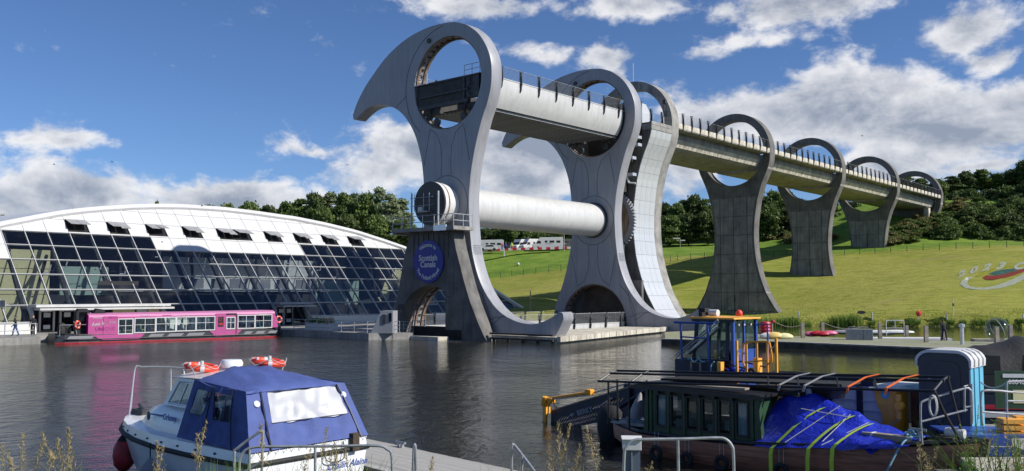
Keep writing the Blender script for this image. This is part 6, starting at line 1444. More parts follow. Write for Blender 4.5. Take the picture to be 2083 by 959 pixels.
for k in range(16): x = -.02; y = 1.4 - k * .19; part('snap_loop', MB().tube([(x - .03, y, 1.26), (x - .05, y + .03, 1.22), (x - .03, y + .06, 1.26)], .008, 4), M['white'], cr)
# bow rail
rl = smooth_path([(7.70, .04, 1.25), (7.62, .0, 2.40), (7.5, -.15, 2.47), (7.0, -.55, 2.47), (6.3, -.92, 2.43), (5.4, -1.10, 2.36), (5.0, -1.15, 2.25), (4.8, -1.18, 1.28)], 3)
part('bow_rail', MB().tube(rl, .019, 7), M['alu'], cr, smooth=True)
for a, b in (((7.62, .0, 2.40), (7.30, .28, 1.26)), ((6.9, -.62, 2.46), (6.85, -.62, 1.27)), ((5.7, -1.05, 2.38), (5.6, -1.1, 1.27))): part('rail_post', MB().tube([a, b], .017, 7), M['alu'], cr, smooth=True)
part('hatch_rail', MB().tube(smooth_path([(3.9, .7, 2.53), (3.85, .75, 2.72), (3.3, .9, 2.75), (3.0, .95, 2.56)], 3), .014, 6), M['alu'], cr, smooth=True)
part('stern_rail', MB().tube(smooth_path([(3.7, -.9, 2.55), (3.4, -1.0, 2.72), (2.6, -1.05, 2.74), (2.5, -1.0, 2.58)], 3), .014, 6), M['alu'], cr, smooth=True)
part('anchor', MB().box(7.0, 7.5, -.12, .12, 1.27, 1.42).tube([(6.9, .1, 1.4), (7.5, -.1, 1.5)], .05, 6), M['steel_dark'], cr)
part('porthole', MB().lathe([(.0, 0), (.09, 0), (.1, .03), (.07, .03)], 16, Matrix.Translation((4.85, 1.03, 1.55)) @ Matrix.Rotation(-PI / 2, 4, 'X') @ Matrix.Diagonal((.55, 1, 1, 1))), M['steel_dark'], cr, smooth=True)
pt_rot = Matrix.Rotation(PI, 4, 'Z')
def side_text(txt, x, y, z, size, m, sh=0): part('lettering', xform(text_mesh(txt, size, .006, shear=sh, offset=.004), Matrix.Translation((x, y, z)) @ Matrix.Rotation(PI, 4, 'Z') @ Matrix.Rotation(PI / 2, 4, 'X')), m, cr)
side_text('Orkney', 3.75, 1.13, 1.60, .19, M['navy']); side_text('24', 3.05, 1.135, 1.58, .19, M['navy'])
part('stripe', MB().box(4.15, 4.75, 1.06, 1.11, 1.60, 1.625), M['navy'], cr)
part('lettering', xform(text_mesh('Chailin Alainn', .20, .006, shear=.45, offset=.003), Matrix.Translation((-.005, -.95, .72)) @ Matrix.Rotation(-PI / 2, 4, 'Z') @ Matrix.Rotation(PI / 2, 4, 'X')), M['navy'], cr)
part('mooring_block', MB().box(-.12, .02, -1.2, -1.02, .98, 1.36), M['bark'], cr)
part('cleat', MB().tube([(.1, -1.4, 1.3), (.35, -1.42, 1.3)], .02, 6).tube([(-.03, -.62, 1.16), (-.08, -.6, 1.1), (-.03, -.58, 1.05)], .012, 5), M['alu'], cr)
part('shore_cable', MB().tube(smooth_path([(-.02, -.3, 1.2), (-.09, -.32, .9), (-.09, -.6, .82), (-.09, -.8, .9), (-.03, -.82, 1.22)], 4), .012, 5), M['black'], cr)
Lc = lambda x, y, z: cr.matrix_basis @ Vector((x, y, z))
crm = Matrix.Translation((-4.17, 19.06, 0)) @ Matrix.Rotation(math.atan2(.64, -.77), 4, 'Z')
rd = thing('radar_dome', 'white radar dome between the two life rings on the cruiser roof', 'radar', crm @ Vector((3.15, -.12, 2.66))); part('dome', MB().lathe([(.18, 0), (.25, .03), (.26, .12), (.22, .19), (0, .2)], 24), M['grp'], rd, smooth=True); part('bracket', MB().lathe([(.12, -.06), (.12, .02)], 12), M['offwhite'], rd)
for i, (x, y, z, l) in enumerate(((3.45, .48, 2.70, 'orange life ring lying on the cruiser roof left of the white dome'), (2.45, -.62, 2.80, 'orange life ring lying on the cruiser roof right of the white dome'))):
    t = life_ring(l, crm @ Vector((x, y, z)), Matrix.Rotation(.12, 3, 'Y'), .33, .075)
    part('light_tube', MB().lathe([(.04, 0), (.04, .16), (0, .17)], 10, Matrix.Translation((.12, -.3, .0))).lathe([(.035, 0), (.035, .13), (0, .14)], 10, Matrix.Translation((-.16, -.3, 0))), M['white'], t, smooth=True)
    part('grab_line', MB().tube([(.42 * math.cos(a), .42 * math.sin(a), .03 + .06 * math.sin(a * 4)) for a in np.arange(0, 6.28, .2)], .008, 4, closed=True), M['rope'], t)
fb = D(252, 925, 22.7); t = thing('fender', 'large red round fender with a black cap hanging at the cruiser bow', 'fender', fb)
part('float', MB().lathe([(0, -.42), (.12, -.38), (.23, -.24), (.265, 0), (.24, .2), (.15, .36), (.08, .42)], 24), mat('faded_red_vinyl', (.40, .03, .035), .55, 0, .35, 6), t, smooth=True)
part('cap', MB().lathe([(.17, .34), (.12, .42), (.05, .50), (0, .52)], 16), M['rubber'], t, smooth=True); e = (crm @ Vector((7.75, .1, 1.02))) - fb; part('rope', MB().tube([(0, 0, .5), e * .6 + Vector((0, 0, .15)), e], .02, 5), M['black'], t)
fb = crm @ Vector((3.35, 1.72, .40)); t = thing('fender', 'grey and white fender hanging on the shaded side of the cruiser', 'fender', fb)
part('float', MB().lathe([(0, -.5), (.16, -.4), (.2, -.1), (.2, .1)], 18), M['offwhite'], t, smooth=True); part('cap', MB().lathe([(.2, .1), (.16, .25), (.05, .42), (0, .45)], 18), M['cloth_grey'], t, smooth=True); part('rope', MB().tube([(0, 0, .45), (0, -.02, .75)], .015, 5), M['black'], t)
# ------------------------------------------------------------------ near pontoon
pdn = Vector((.675, -.738, 0)); pt0 = Vector((-3.92, 24.85, 0)); pw = Vector((-.738, -.675, 0))
po = thing('pontoon', 'grey decked mooring pontoon beside the cruiser', 'pontoon', (pt0.x, pt0.y, 0), math.atan2(-.738, .675))
rr_ = random.Random(4)
bdm = MB().box(.004, .136, -2.2, 0, .39, .45).mesh('deck_board')
for i in range(92): o = link('deck_board', bdm, M['deck_wood'], po); o.location = (i * .14, 0, rr_.uniform(-.004, .004))
part('edge_beam', MB().box(0, 12.9, -.02, .06, .22, .40), M['wood_dark'], po); part('edge_beam', MB().box(0, 12.9, -2.26, -2.18, .22, .40), M['wood_dark'], po); part('float', MB().box(.2, 12.7, -2.0, -.2, -.4, .38), M['rubber'], po)
part('end_beam', MB().box(-.06, 0, -2.2, 0, .22, .44), M['wood_dark'], po)
q = Vector((-3.92, 24.85, 0)) + pdn * 1.7 + pw * .12; t = thing('mooring_cleat', 'dark twin horned mooring cleat on the edge of the near pontoon', 'cleat', (q.x, q.y, .45), math.atan2(-.738, .675))
part('horn', MB().tube([(-.2, 0, .12), (.2, 0, .12)], .03, 6), M['galv'], t); part('foot', MB().box(-.1, -.04, -.04, .04, 0, .11), M['galv'], t); part('foot', MB().box(.04, .1, -.04, .04, 0, .11), M['galv'], t)
# ------------------------------------------------------------------ wooden boat with green cabin
wb = thing('wooden_boat', 'brown planked wooden boat with a dark green cabin and black awning frame', 'boat', (2.6, 25.9, 0), math.atan2(-.72178, .69212))
WST = [(-.35, .85, .66, .2), (.3, .55, .60, .0), (1.2, .12, .585, -.3), (2.5, 0, .60, -.4), (4.8, 0, .70, -.4), (6.5, .06, .84, -.4), (7.8, .32, .98, -.35), (8.8, .68, 1.10, -.25), (9.5, 1.0, 1.19, .05), (9.72, 1.15, 1.22, .5)]
BWD = 2.3; bh = MB(); npk = 7
for k in range(npk):      # separate planks, each slightly proud of the next
    def row(v, sg, push):
        out = []
        for x, ins, zg, zb in WST:
            zz = lerp(zg, zb, v); tw_ = .0 + .38 * v ** 2.2; y = min(BWD / 2 - .01, ins + tw_ * (1 - ins)) - push
            xx = x - (.55 * v ** 1.5 if x > 8.5 else 0) * ((x - 8.5) / 1.2 if x > 8.5 else 0)
            out.append((xx, y if sg > 0 else BWD - y, zz))
        return out
    v0, v1 = k / npk, (k + 1) / npk
    for sg in (1, -1): part('plank', MB().grid([row(v0, sg, .012), row(v1 - .004, sg, .030), row(v1, sg, .0)]), M['brown_hull'], wb)
part('gunwale', MB().tube([(x, ins - .03, zg + .02) for x, ins, zg, zb in WST] + [(x, BWD - ins + .03, zg + .02) for x, ins, zg, zb in WST[::-1]], .06, 6, closed=True), M['black'], wb)
part('side_deck', MB().grid([[(x, ins, zg) for x, ins, zg, zb in WST], [(x, BWD - ins, zg) for x, ins, zg, zb in WST]]), M['hull_grey'], wb)
part('stem_post', MB().hexa([(9.45, 1.08, .0), (9.6, 1.08, .0), (9.6, 1.22, .0), (9.45, 1.22, .0), (9.68, 1.08, 1.28), (9.84, 1.08, 1.28), (9.84, 1.22, 1.28), (9.68, 1.22, 1.28)]), M['wood_dark'], wb)
# cabin
gc = M['green']; cz0, cz1 = .62, 1.86
holes = []; wx = [(1.80, 2.09), (2.28, 2.60), (2.78, 3.07), (3.27, 3.57), (3.77, 4.06), (4.27, 4.56)]
for a, b in wx: holes.append([(a, .86), (b, .86), (b, 1.66), (a, 1.66)])
cabw = part('cabin_wall', xform(plate([[(1.46, .58), (4.84, .70), (4.84, 1.84), (1.46, 1.78)]] + holes, .06), Matrix(((1, 0, 0, 0), (0, 0, 1, .14), (0, 1, 0, 0), (0, 0, 0, 1)))), gc, wb)
part('cabin_wall', xform(plate([[(1.46, .58), (4.84, .70), (4.84, 1.84), (1.46, 1.78)]] + holes, .05), Matrix(((1, 0, 0, 0), (0, 0, 1, 2.08), (0, 1, 0, 0), (0, 0, 0, 1)))), gc, wb)
for x in (1.46, 4.80): part('cabin_end', MB().box(x, x + .05, .14, .75, .6, 1.8), gc, wb); part('cabin_end', MB().box(x, x + .05, 1.5, 2.1, .6, 1.8), gc, wb)
for i, (a, b) in enumerate(wx):
    f = part('window_frame', xform(plate([[(a - .05, .81), (b + .05, .81), (b + .05, 1.71), (a - .05, 1.71)], [(a, .86), (b, .86), (b, 1.66), (a, 1.66)]], .04), Matrix(((1, 0, 0, 0), (0, 0, 1, .105), (0, 1, 0, 0), (0, 0, 0, 1)))), M['black'], wb)
    part('glass_pane', MB().box(a, b, .13, .14, .86, 1.66), M['glass_clear'], f)
    if i in (0, 5):
        cu = MB().grid([[(lerp(a, b, k / 8) , .165 + .015 * math.sin(k * 2.4), z) for k in range(9)] for z in (.84, 1.66)]) ; part('curtain', cu, mat('pale_blue_curtain', (.62, .72, .85), .85), f)
for x in (1.60, 2.18, 2.69, 3.17, 3.67, 4.16, 4.72): part('batten', MB().box(x - .035, x + .035, .07, .11, .62, 1.76), gc, cabw)
part('sill', MB().box(1.44, 4.88, .04, .12, .60, .66), gc, wb); part('corner_post', MB().prism([(1.36, .58), (1.52, .58), (1.52, 1.8), (1.44, 1.8)], lambda u, v, w: (u, w, v), .06, .2), gc, wb); part('corner_post', MB().prism([(4.80, .68), (5.0, .70), (4.9, 1.84), (4.80, 1.84)], lambda u, v, w: (u, w, v), .06, .2), gc, wb)
part('seat_locker', MB().box(1.9, 4.6, 1.4, 2.0, .7, 1.05), M['offwhite'], wb)
for a, b, z0, z1 in ((2.28, 2.6, .84, 1.05), (2.3, 2.6, 1.15, 1.32), (2.8, 3.05, 1.1, 1.28), (3.3, 3.55, .84, 1.02), (3.8, 4.05, .9, 1.15)): part('pale_board', MB().box(a, b, .26, .34, z0, z1), M['white'], wb); part('boat_model', MB().prism([(2.85, .95), (2.93, .72), (2.96, .95), (2.91, 1.45)], lambda u, v, w: (u, w, v), .35, .37), M['cream'], wb)  # pale boards added behind the glass to lighten the windows
for (a, b) in ((3.33, 3.40), (3.38, 3.50)): part('paddle', MB().tube([(a, .5, .8), (b, .5, 1.6)], .015, 5), M['wood'], wb)
# roof and awning frame
part('cabin_roof', MB().box(1.1, 5.0, -.02, 2.2, 1.83, 1.90), M['black'], wb); part('roof_board', MB().hexa([(1.1, .12, 1.90), (4.5, .12, 1.98), (4.5, .34, 1.98), (1.1, .34, 1.90), (1.1, .12, 1.95), (4.5, .12, 2.03), (4.5, .34, 2.03), (1.1, .34, 1.95)]), M['wood'], wb)
part('roof_side_rail', MB().box(1.0, 5.1, -.06, -.02, 1.78, 1.88), M['black'], wb)
for i, x in enumerate((1.9, 2.3, 2.75, 3.2, 3.68, 4.2)): part('roof_bracket', MB().box(x - .04, x + .04, -.05, .06, 1.70, 1.80), M['black'], wb)
def fz(x): return 1.88 + (x + .2) * .047
rz_ = lambda y: 0 if y < 1 else -.02
for y, dz in ((.05, 0), (.55, .19), (.85, .25)): part('awning_rail', MB().tube([(-.25, y, fz(-.2) + dz), (9.15, y, fz(9.15) + dz)], .032, 7), M['black'], wb, smooth=True)
for x in (-.22, .95, 9.1): part('awning_crossbar', MB().tube([(x, .05, fz(x)), (x, .55, fz(x) + .19), (x, .85, fz(x) + .25)], .028, 6), M['black'], wb)
for x in (5.2, 6.0, 7.0, 7.9): part('awning_brace', MB().tube([(x, .05, fz(x)), (x - .3, .55, fz(x) + .19)], .02, 6), M['black'], wb)
for x, y, zb in ((-.2, .45, .62), (.88, .05, .6), (-.2, .85, .62), (.88, .85, .6)): part('awning_post', MB().tube([(x, y, fz(x)), (x, y, zb)], .032, 7), M['black'], wb, smooth=True)
part('awning_stay', MB().tube([(9.12, .08, fz(9.1) + .02), (9.18, .35, 1.9), (9.28, .95, 1.22)], .03, 7), M['black'], wb, smooth=True); part('awning_stay', MB().tube([(9.1, .85, fz(9.1) + .25), (9.25, 1.25, 1.22)], .03, 7), M['black'], wb, smooth=True)
part('rolled_awning', MB().tube([(1.1, 2.1, 2.02), (5.0, 2.12, 2.16), (6.9, 2.12, 2.2)], .10, 8), M['black'], wb, smooth=True)
part('roof_panel', MB().hexa([(1.25, 1.0, 1.94), (6.6, 1.0, 2.16), (6.6, 2.1, 2.16), (1.25, 2.1, 1.94), (1.25, 1.0, 2.0), (6.6, 1.0, 2.22), (6.6, 2.1, 2.22), (1.25, 2.1, 2.0)]), M['rubber'], wb)
part('black_bag', MB().lathe([(0, 0), (.32, .05), (.36, .25), (.2, .42), (0, .45)], 14, Matrix.Translation((5.9, 1.7, 1.75)) @ Matrix.Diagonal((1.3, .7, 1, 1))), M['black'], wb, smooth=True)
def strap(x, w, m, lab):
    P_ = [(x - .03, .0, fz(x) - .10), (x, .0, fz(x) + .04), (x + .16, .55, fz(x) + .235), (x + .34, .87, fz(x) + .295)]
    for (a, b_, c), (d, e, f) in zip(P_, P_[1:]): part('strap', MB().hexa([(a, b_, c), (a + w, b_, c), (d + w, e, f), (d, e, f), (a, b_ - .01, c + .015), (a + w, b_ - .01, c + .015), (d + w, e - .01, f + .015), (d, e - .01, f + .015)]), m, wb, label=lab)
strap(5.5, .055, M['strap_grey'], 'grey webbing strap'); strap(6.15, .055, M['strap_grey'], 'grey webbing strap'); strap(7.22, .05, M['strap_orange'], 'orange webbing strap'); strap(8.1, .05, M['strap_orange'], 'orange webbing strap')
coil = MB()
for k in range(5): coil.tube([(9.12 + .08 * math.sin(a), .02 - .03 * k * .6, 2.02 + .22 * math.cos(a)) for a in np.arange(0, 6.28, .35)], .014, 4, closed=True)
part('rope_coil', coil, M['rope'], wb)
# stern gear
part('motor_cover', MB().lathe([(0, -.75), (.3, -.6), (.42, -.1), (.40, .35), (.2, .6), (0, .62)], 14, Matrix.Translation((-.75, 1.2, .45)) @ Matrix.Diagonal((1.1, .8, 1, 1))), M['cloth_black'], wb, smooth=True, ang=80)
part('cloth_bundle', MB().lathe([(0, 0), (.2, .1), (.15, .5), (.05, .9), (0, .95)], 10, Matrix.Translation((.1, 1.2, .62)) @ Matrix.Rotation(.3, 4, 'Y')), M['strap_grey'], wb, smooth=True)
for s in range(4): part('stern_rope', MB().tube(smooth_path([(.0 + .2 * s, .5 + .3 * s, .68), (.4, .9 - .2 * s, .72 + .05 * s), (.9, 1.2, .66), (1.3, .5 + .3 * s, .72)], 4), .014, 4), M['rope_blue'] if s % 2 else M['rope'], wb)
part('floor_board', MB().box(-.2, 1.4, .5, 1.9, .66, .70), M['deck_wood'], wb)
part('steering_gear', MB().tube([(.95 + .18 * math.cos(a), 1.5, 1.3 + .18 * math.sin(a)) for a in np.arange(0, 6.28, .4)], .02, 5, closed=True).tube([(.95, 1.5, 1.3), (1.05, 1.5, .7)], .03, 5), M['steel_dark'], wb)
# tarp over the foredeck
def tz_(x, y): 
    ridge = interp([(4.85, 1.72), (5.4, 1.86), (5.75, 1.92), (6.6, 1.65), (7.4, 1.38), (8.1, 1.20), (8.5, 1.12)], x); edge = interp([(4.85, .72), (8.5, 1.05)], x) - .03
    u = abs(y - 1.12) / 1.18; return ridge + (edge - ridge) * (u ** 1.15)
rows = []
for i in range(40):
    x = 4.86 + i * .0915; row = []
    for j in range(27):
        y = -.10 + j * (2.45 / 26); ins = interp([(a, b) for a, b, c, d in WST], x); y2 = max(y, ins * .8 - .12); z = tz_(x, y)
        f = .055 * mnoise.noise(Vector((x * 2.2, y * 2.0 + z, 0))) + .035 * math.sin(x * 7 + y * 9 + 3 * mnoise.noise(Vector((x, y, 3)))) * (1 - abs(y - 1.1) / 1.4) + .025 * mnoise.noise(Vector((x * 7, y * 6, 2)))
        row.append((x + f * .4, y2 - abs(f) * .6, z + f))
    rows.append(row)
tp = part('tarpaulin', MB().grid(rows), M['tarp'], wb, smooth=True, ang=70)
part('tarpaulin_corner', MB().grid([[(7.3, .28, 1.02), (7.6, .30, 1.05), (8.0, .35, 1.08)], [(7.45, .2, .92), (7.7, .22, .88), (7.9, .28, 1.0)], [(7.62, .15, .82), (7.66, .15, .80), (7.75, .18, .86)]]), M['tarp'], wb, smooth=True)
for x0_, x1_ in ((6.27, 5.36), (6.90, 6.30), (7.36, 6.86)):
    pts = []
    for k in range(9):
        u = k / 8; x = lerp(x0_, x1_, u); y = lerp(.95, -.13, u); ins = interp([(a, b) for a, b, c, d in WST], x); pts.append(Vector((x, max(y, ins * .8 - .15), tz_(x, y) + .035)))
    pts += [Vector((x1_ - .02, pts[-1].y - .02, .55)), Vector((x1_ - .03, pts[-1].y, .1))]
    mb_ = MB(); w_ = Vector((.05, 0, .01))
    for a, b in zip(pts, pts[1:]): mb_.add([a - w_, a + w_, b + w_, b - w_], [(0, 1, 2, 3)])
    part('strap', mb_, M['strap_lime'], wb, label='lime green webbing strap')
for a, b in (((6.6, .9, 1.72), (5.7, -.1, .86)), ((6.9, .8, 1.55), (6.6, .0, .98)), ((7.3, .9, 1.4), (6.6, -.05, .9)), ((5.75, .6, 1.6), (6.9, .7, 1.5))): part('lashing', MB().tube([a, b], .012, 4), M['rope'], wb)
part('timber_block', MB().box(7.3, 8.35, .5, .72, 1.06, 1.22), M['wood'], wb); part('timber_block', MB().box(7.2, 8.2, .75, .95, 1.06, 1.20), M['wood'], wb)
part('block_band', MB().box(7.5, 7.55, .49, .96, 1.05, 1.23), M['offwhite'], wb)
part('bow_rope', MB().tube(smooth_path([(8.55, .9, 1.2), (8.4, .62, 1.22), (8.28, .35, 1.08), (8.1, .1, .6), (7.95, -.1, .1)], 4), .022, 6), M['rope_blue'], wb, smooth=True)
part('rope_heap', MB().tube(smooth_path([(8.3 + .12 * math.cos(k * 1.9), .8 + .14 * math.sin(k * 2.3), 1.17 + .014 * k) for k in range(14)], 3), .016, 5), M['rope_blue'], wb); part('bow_cleat', MB().tube([(8.25, .9, 1.35), (8.6, .9, 1.35)], .035, 6).tube([(8.42, .9, 1.1), (8.42, .9, 1.35)], .04, 6), M['galv'], wb)
part('bow_fender', MB().lathe([(0, -.22), (.1, -.2), (.13, 0), (.1, .2), (0, .22)], 12, Matrix.Translation((9.1, 1.2, 1.32)) @ Matrix.Rotation(PI / 2, 4, 'Y')), M['white'], wb, smooth=True); part('bow_hatch', MB().box(8.75, 9.15, .95, 1.35, 1.14, 1.24), M['bark'], wb)
for x, z, l in ((1.92, .14, 'leftmost'), (2.9, .10, 'second'), (3.95, .15, 'third'), (5.6, .18, 'rightmost')):
    t = thing('tyre_fender', {'leftmost': 'small black tyre fender on the brown hull below the left curtained window', 'second': 'small black tyre fender on the brown hull below the middle cabin windows', 'third': 'small black tyre fender on the brown hull below the right cabin windows', 'rightmost': 'small black tyre fender at the photo bottom under the first lime strap'}[l], 'fender', Vector((2.6, 25.9, 0)) + Vector((.69212, -.72178, 0)) * x + Vector((.72178, .69212, 0)) * -.13 + Vector((0, 0, z)), math.atan2(-.72178, .69212))
    part('tyre', ring_torus(MB(), (0, 0, 0), .145, .062, 24, 8, mat4=Matrix.Rotation(PI / 2, 3, 'X')), M['rubber'], t, smooth=True)
    part('cord', MB().tube([(-.06, .02, .13), (-.10, .09, .55)], .008, 4), M['rope'], t); part('cord', MB().tube([(.06, .02, .13), (.02, .09, .55)], .008, 4), M['rope'], t)
# ------------------------------------------------------------------ blue and orange weed harvester behind
hv = thing('weed_harvester', 'dark blue weed cutting work boat with glazed cab and slotted conveyor, behind the wooden boat', 'work boat', (1.07, 31.7, 0), math.atan2(-.72199, .69191))
def fzz(u, v, w): return (u, w, v)
part('pontoon_hull', MB().box(3.2, 12.7, .5, 1.2, -.3, .75), M['navy_dark'], hv); part('pontoon_hull', MB().box(3.2, 12.7, 3.0, 3.7, -.3, .75), M['navy_dark'], hv); part('deck', MB().box(4.5, 12.6, .3, 3.9, .70, .80), M['hull_grey'], hv)
cb = part('cab_base', MB().box(5.8, 7.62, .05, 1.3, .8, 2.45), M['navy_dark'], hv); part('cab_side_panel', MB().box(7.60, 7.66, .08, 1.2, 1.6, 2.76), M['navy'], hv); part('door_plate', MB().box(7.66, 7.67, .2, 1.1, 1.7, 2.3), M['navy'], hv)
for x, y in ((7.58, 0), (7.58, 1.22)): part('door_pillar', MB().box(x, x + .09, y, y + .08, 2.0, 3.62), M['navy'], hv)
part('cab_pillar', MB().box(7.6, 7.66, .58, .63, 2.76, 3.6), M['navy'], hv); part('cab_pillar', MB().prism([(6.22, 2.45), (6.32, 2.45), (6.46, 3.6), (6.37, 3.6)], fzz, 0, .08), M['navy_dark'], hv); part('cab_pillar', MB().box(6.80, 6.87, 0, .07, 2.45, 3.6), M['navy_dark'], hv); part('cab_pillar', MB().box(7.40, 7.5, 0, .1, 2.45, 3.6), M['navy_dark'], hv)
part('cab_pillar', MB().prism([(6.22, 2.45), (6.32, 2.45), (6.46, 3.6), (6.37, 3.6)], fzz, 1.22, 1.3), M['navy_dark'], hv); part('cab_pillar', MB().box(7.0, 7.08, 1.22, 1.3, 2.4, 3.62), M['navy_dark'], hv)
part('cab_glass', MB().box(6.3, 7.45, .02, .03, 2.46, 3.58), M['glass_clear'], hv); part('cab_glass', MB().box(6.3, 7.55, 1.25, 1.26, 2.46, 3.58), M['glass_clear'], hv); part('cab_glass', MB().box(7.62, 7.63, .08, 1.22, 2.78, 3.58), M['glass_clear'], hv)
part('cab_glass', MB().hexa([(6.24, .05, 2.46), (6.25, .05, 2.46), (6.25, 1.25, 2.46), (6.24, 1.25, 2.46), (6.38, .05, 3.58), (6.39, .05, 3.58), (6.39, 1.25, 3.58), (6.38, 1.25, 3.58)]), M['glass_clear'], hv)
part('cab_roof', MB().prism([(6.22, 3.63), (7.74, 3.63), (7.74, 3.68), (6.22, 3.70)], fzz, -.08, 1.38), M['orange'], hv, bevel=.015); part('roof_trim', MB().box(6.25, 7.7, -.02, .02, 3.55, 3.63), M['navy_dark'], hv)
for y in (.25, .55, .9): part('door_light', MB().box(7.66, 7.69, y, y + .05, 3.45, 3.5), M['white'], hv)
part('mirror_arm', MB().tube([(7.66, 1.2, 3.45), (8.0, 1.3, 3.5), (8.0, 1.3, 2.5)], .03, 6), M['navy'], hv)
part('beacon', MB().lathe([(.08, 0), (.1, .03), (.1, .12), (.05, .18), (0, .19)], 14, Matrix.Translation((7.55, .5, 3.72))), M['lifering'], hv, smooth=True)
part('white_roll', MB().lathe([(0, 0), (.10, .0), (.10, .28), (0, .28)], 16, Matrix.Translation((6.68, .3, 3.81)) @ Matrix.Rotation(PI / 2, 4, 'Y')), M['white'], hv, smooth=True); part('floodlight', MB().box(6.38, 6.6, .15, .45, 3.72, 3.95).box(6.5, 6.62, -.02, .15, 3.70, 3.82), M['rubber'], hv)
part('seat', MB().box(6.95, 7.3, .5, .95, 2.0, 2.5).box(7.28, 7.36, .5, .95, 2.4, 3.05), M['cloth_grey'], hv); part('steering_wheel', MB().tube([(6.8 + .1 * math.cos(a), .7 + .2 * math.sin(a), 2.62 + .17 * math.cos(a)) for a in np.arange(0, 6.28, .4)], .018, 5, closed=True), M['galv'], hv)
part('bottle', MB().lathe([(.07, 0), (.07, .2), (.04, .26), (0, .27)], 10, Matrix.Translation((6.9, .2, 2.46))), M['yellow'], hv, smooth=True); part('headrest', MB().box(7.1, 7.25, .3, .5, 2.7, 2.9), M['strap_grey'], hv)
rp = MB().tube([(5.85, -.35, 3.52), (7.25, -.35, 3.52)], .035, 6)
part('guard_rail', rp, M['navy'], hv); part('guard_rail', MB().tube([(6.08, -.35, 3.10), (7.0, -.35, 3.08)], .025, 6), M['navy'], hv)
for x in (6.08, 7.02): part('guard_post', MB().tube([(x, -.35, 3.52), (x, -.3, 2.4)], .035, 6), M['navy'], hv)
for dy in (0, .06): part('ladder_rail', MB().tube([(5.75, -.2 + dy, 2.52 - dy), (7.28, -.2 + dy, 3.62 - dy)], .022, 6), M['galv'], hv)
part('ladder_tread', MB().hexa([(6.0, -.1, 2.56), (6.12, -.1, 2.56), (6.12, .1, 2.56), (6.0, .1, 2.56), (7.15, -.1, 3.42), (7.25, -.1, 3.42), (7.25, .1, 3.42), (7.15, .1, 3.42)]), M['galv'], hv)
part('engine_block', MB().box(5.75, 7.4, -.2, .3, 1.6, 2.42), M['navy_dark'], hv); part('tool_frame', MB().tube([(6.4, -.3, 1.9), (6.4, -.3, 2.36), (6.72, -.3, 2.36), (6.72, -.3, 1.9)], .035, 4), M['wood'], hv)
part('blue_hose', MB().tube(smooth_path([(6.3 + .5 * k / 6, -.32 + .05 * math.sin(k * 2), 2.44 + .06 * math.sin(k * 1.7)) for k in range(8)], 3), .02, 5).tube(smooth_path([(7.1, -.3, 2.0), (7.12, -.34, 2.3), (7.22, -.33, 2.42)], 4), .02, 5), M['rope_blue'], hv)
part('orange_bracket', MB().box(7.3, 7.42, -.3, -.1, 2.0, 2.42), M['orange'], hv); part('orange_bracket', MB().box(8.16, 8.34, .2, .4, 2.0, 2.55), M['orange'], hv)
Y_ = M['yellow']
for a, b in (((7.96, -.3), (1.2, 3.05)), ((9.2, -.3), (1.2, 3.16))): part('rail_post', MB().box(a[0] - .03, a[0] + .03, -.33, -.27, b[0], b[1]), Y_, hv)
part('gate_hoop', MB().tube(smooth_path([(8.30, -.3, 2.30), (8.22, -.3, 2.32), (8.16, -.3, 2.45), (8.18, -.3, 2.9), (8.28, -.3, 3.01), (8.9, -.3, 3.06), (9.0, -.3, 2.98), (9.06, -.3, 2.6), (9.0, -.3, 2.48), (8.92, -.3, 2.46)], 3), .028, 6), Y_, hv, smooth=True)
for x, z in ((8.27, 3.0), (8.6, 3.02), (8.92, 3.03)): part('gate_bar', MB().tube([(x, -.3, 1.2), (x, -.3, z)], .03, 6), Y_, hv)
part('gate_bar', MB().tube([(8.27, -.3, 2.47), (8.93, -.3, 2.55)], .025, 6), Y_, hv)
for a, b in (((7.98, 2.8), (8.22, 2.75)), ((9.0, 2.95), (9.2, 3.1))): part('chain', MB().tube([(lerp(a[0], b[0], u), -.3, lerp(a[1], b[1], u) - .5 * u * (1 - u)) for u in np.linspace(0, 1, 8)], .014, 4), M['galv'], hv)
part('fore_platform', MB().box(8.4, 9.4, -.35, .6, 2.05, 2.11), M['deck_wood'], hv)
# hopper
part('hopper_side', MB().box(9.0, 12.1, .0, .05, .75, 2.02), mat('brushed_hopper_sheet', (.70, .70, .72), .40, .0, .12, 1.2), hv); part('hopper_side', MB().box(9.0, 12.1, 2.6, 2.65, .75, 2.02), M['steel_dark'], hv); part('hopper_floor', MB().box(9, 12.1, .05, 2.6, .8, .86), M['steel_dark'], hv)
for z in (1.38, 1.62): part('hopper_ledge', MB().box(9.0, 12.1, -.05, .0, z, z + .03), M['alu'], hv)
part('hopper_edge', MB().box(9.0, 12.1, -.05, .08, 2.0, 2.06), M['alu'], hv); part('hopper_sill', MB().box(9.0, 12.2, -.1, .0, .72, .86), M['navy_dark'], hv)
for x in (9.75, 10.5, 11.33): part('hopper_pillar', MB().box(x, x + .14, -.08, -.0, .75, 2.0), M['navy_dark'], hv); part('pillar_emblem', MB().box(x + .04, x + .10, -.095, -.08, 1.2, 1.3), M['offwhite'], hv)
og = [(11.80, 2.0), (12.38, 2.0), (12.38, .70), (11.85, .70), (11.9, .95), (12.02, 1.15), (12.0, 1.35), (11.88, 1.6)]
part('end_frame', MB().prism(og, fzz, -.12, -.04), M['orange'], hv); part('end_frame', MB().box(12.30, 12.385, -.16, .55, .7, 2.01), M['yellow'], hv); part('end_frame', MB().box(12.45, 12.9, .55, 1.1, .7, 1.95), mat('rusty_brown_paint', (.16, .07, .03), .7, 0, .4, 3), hv)
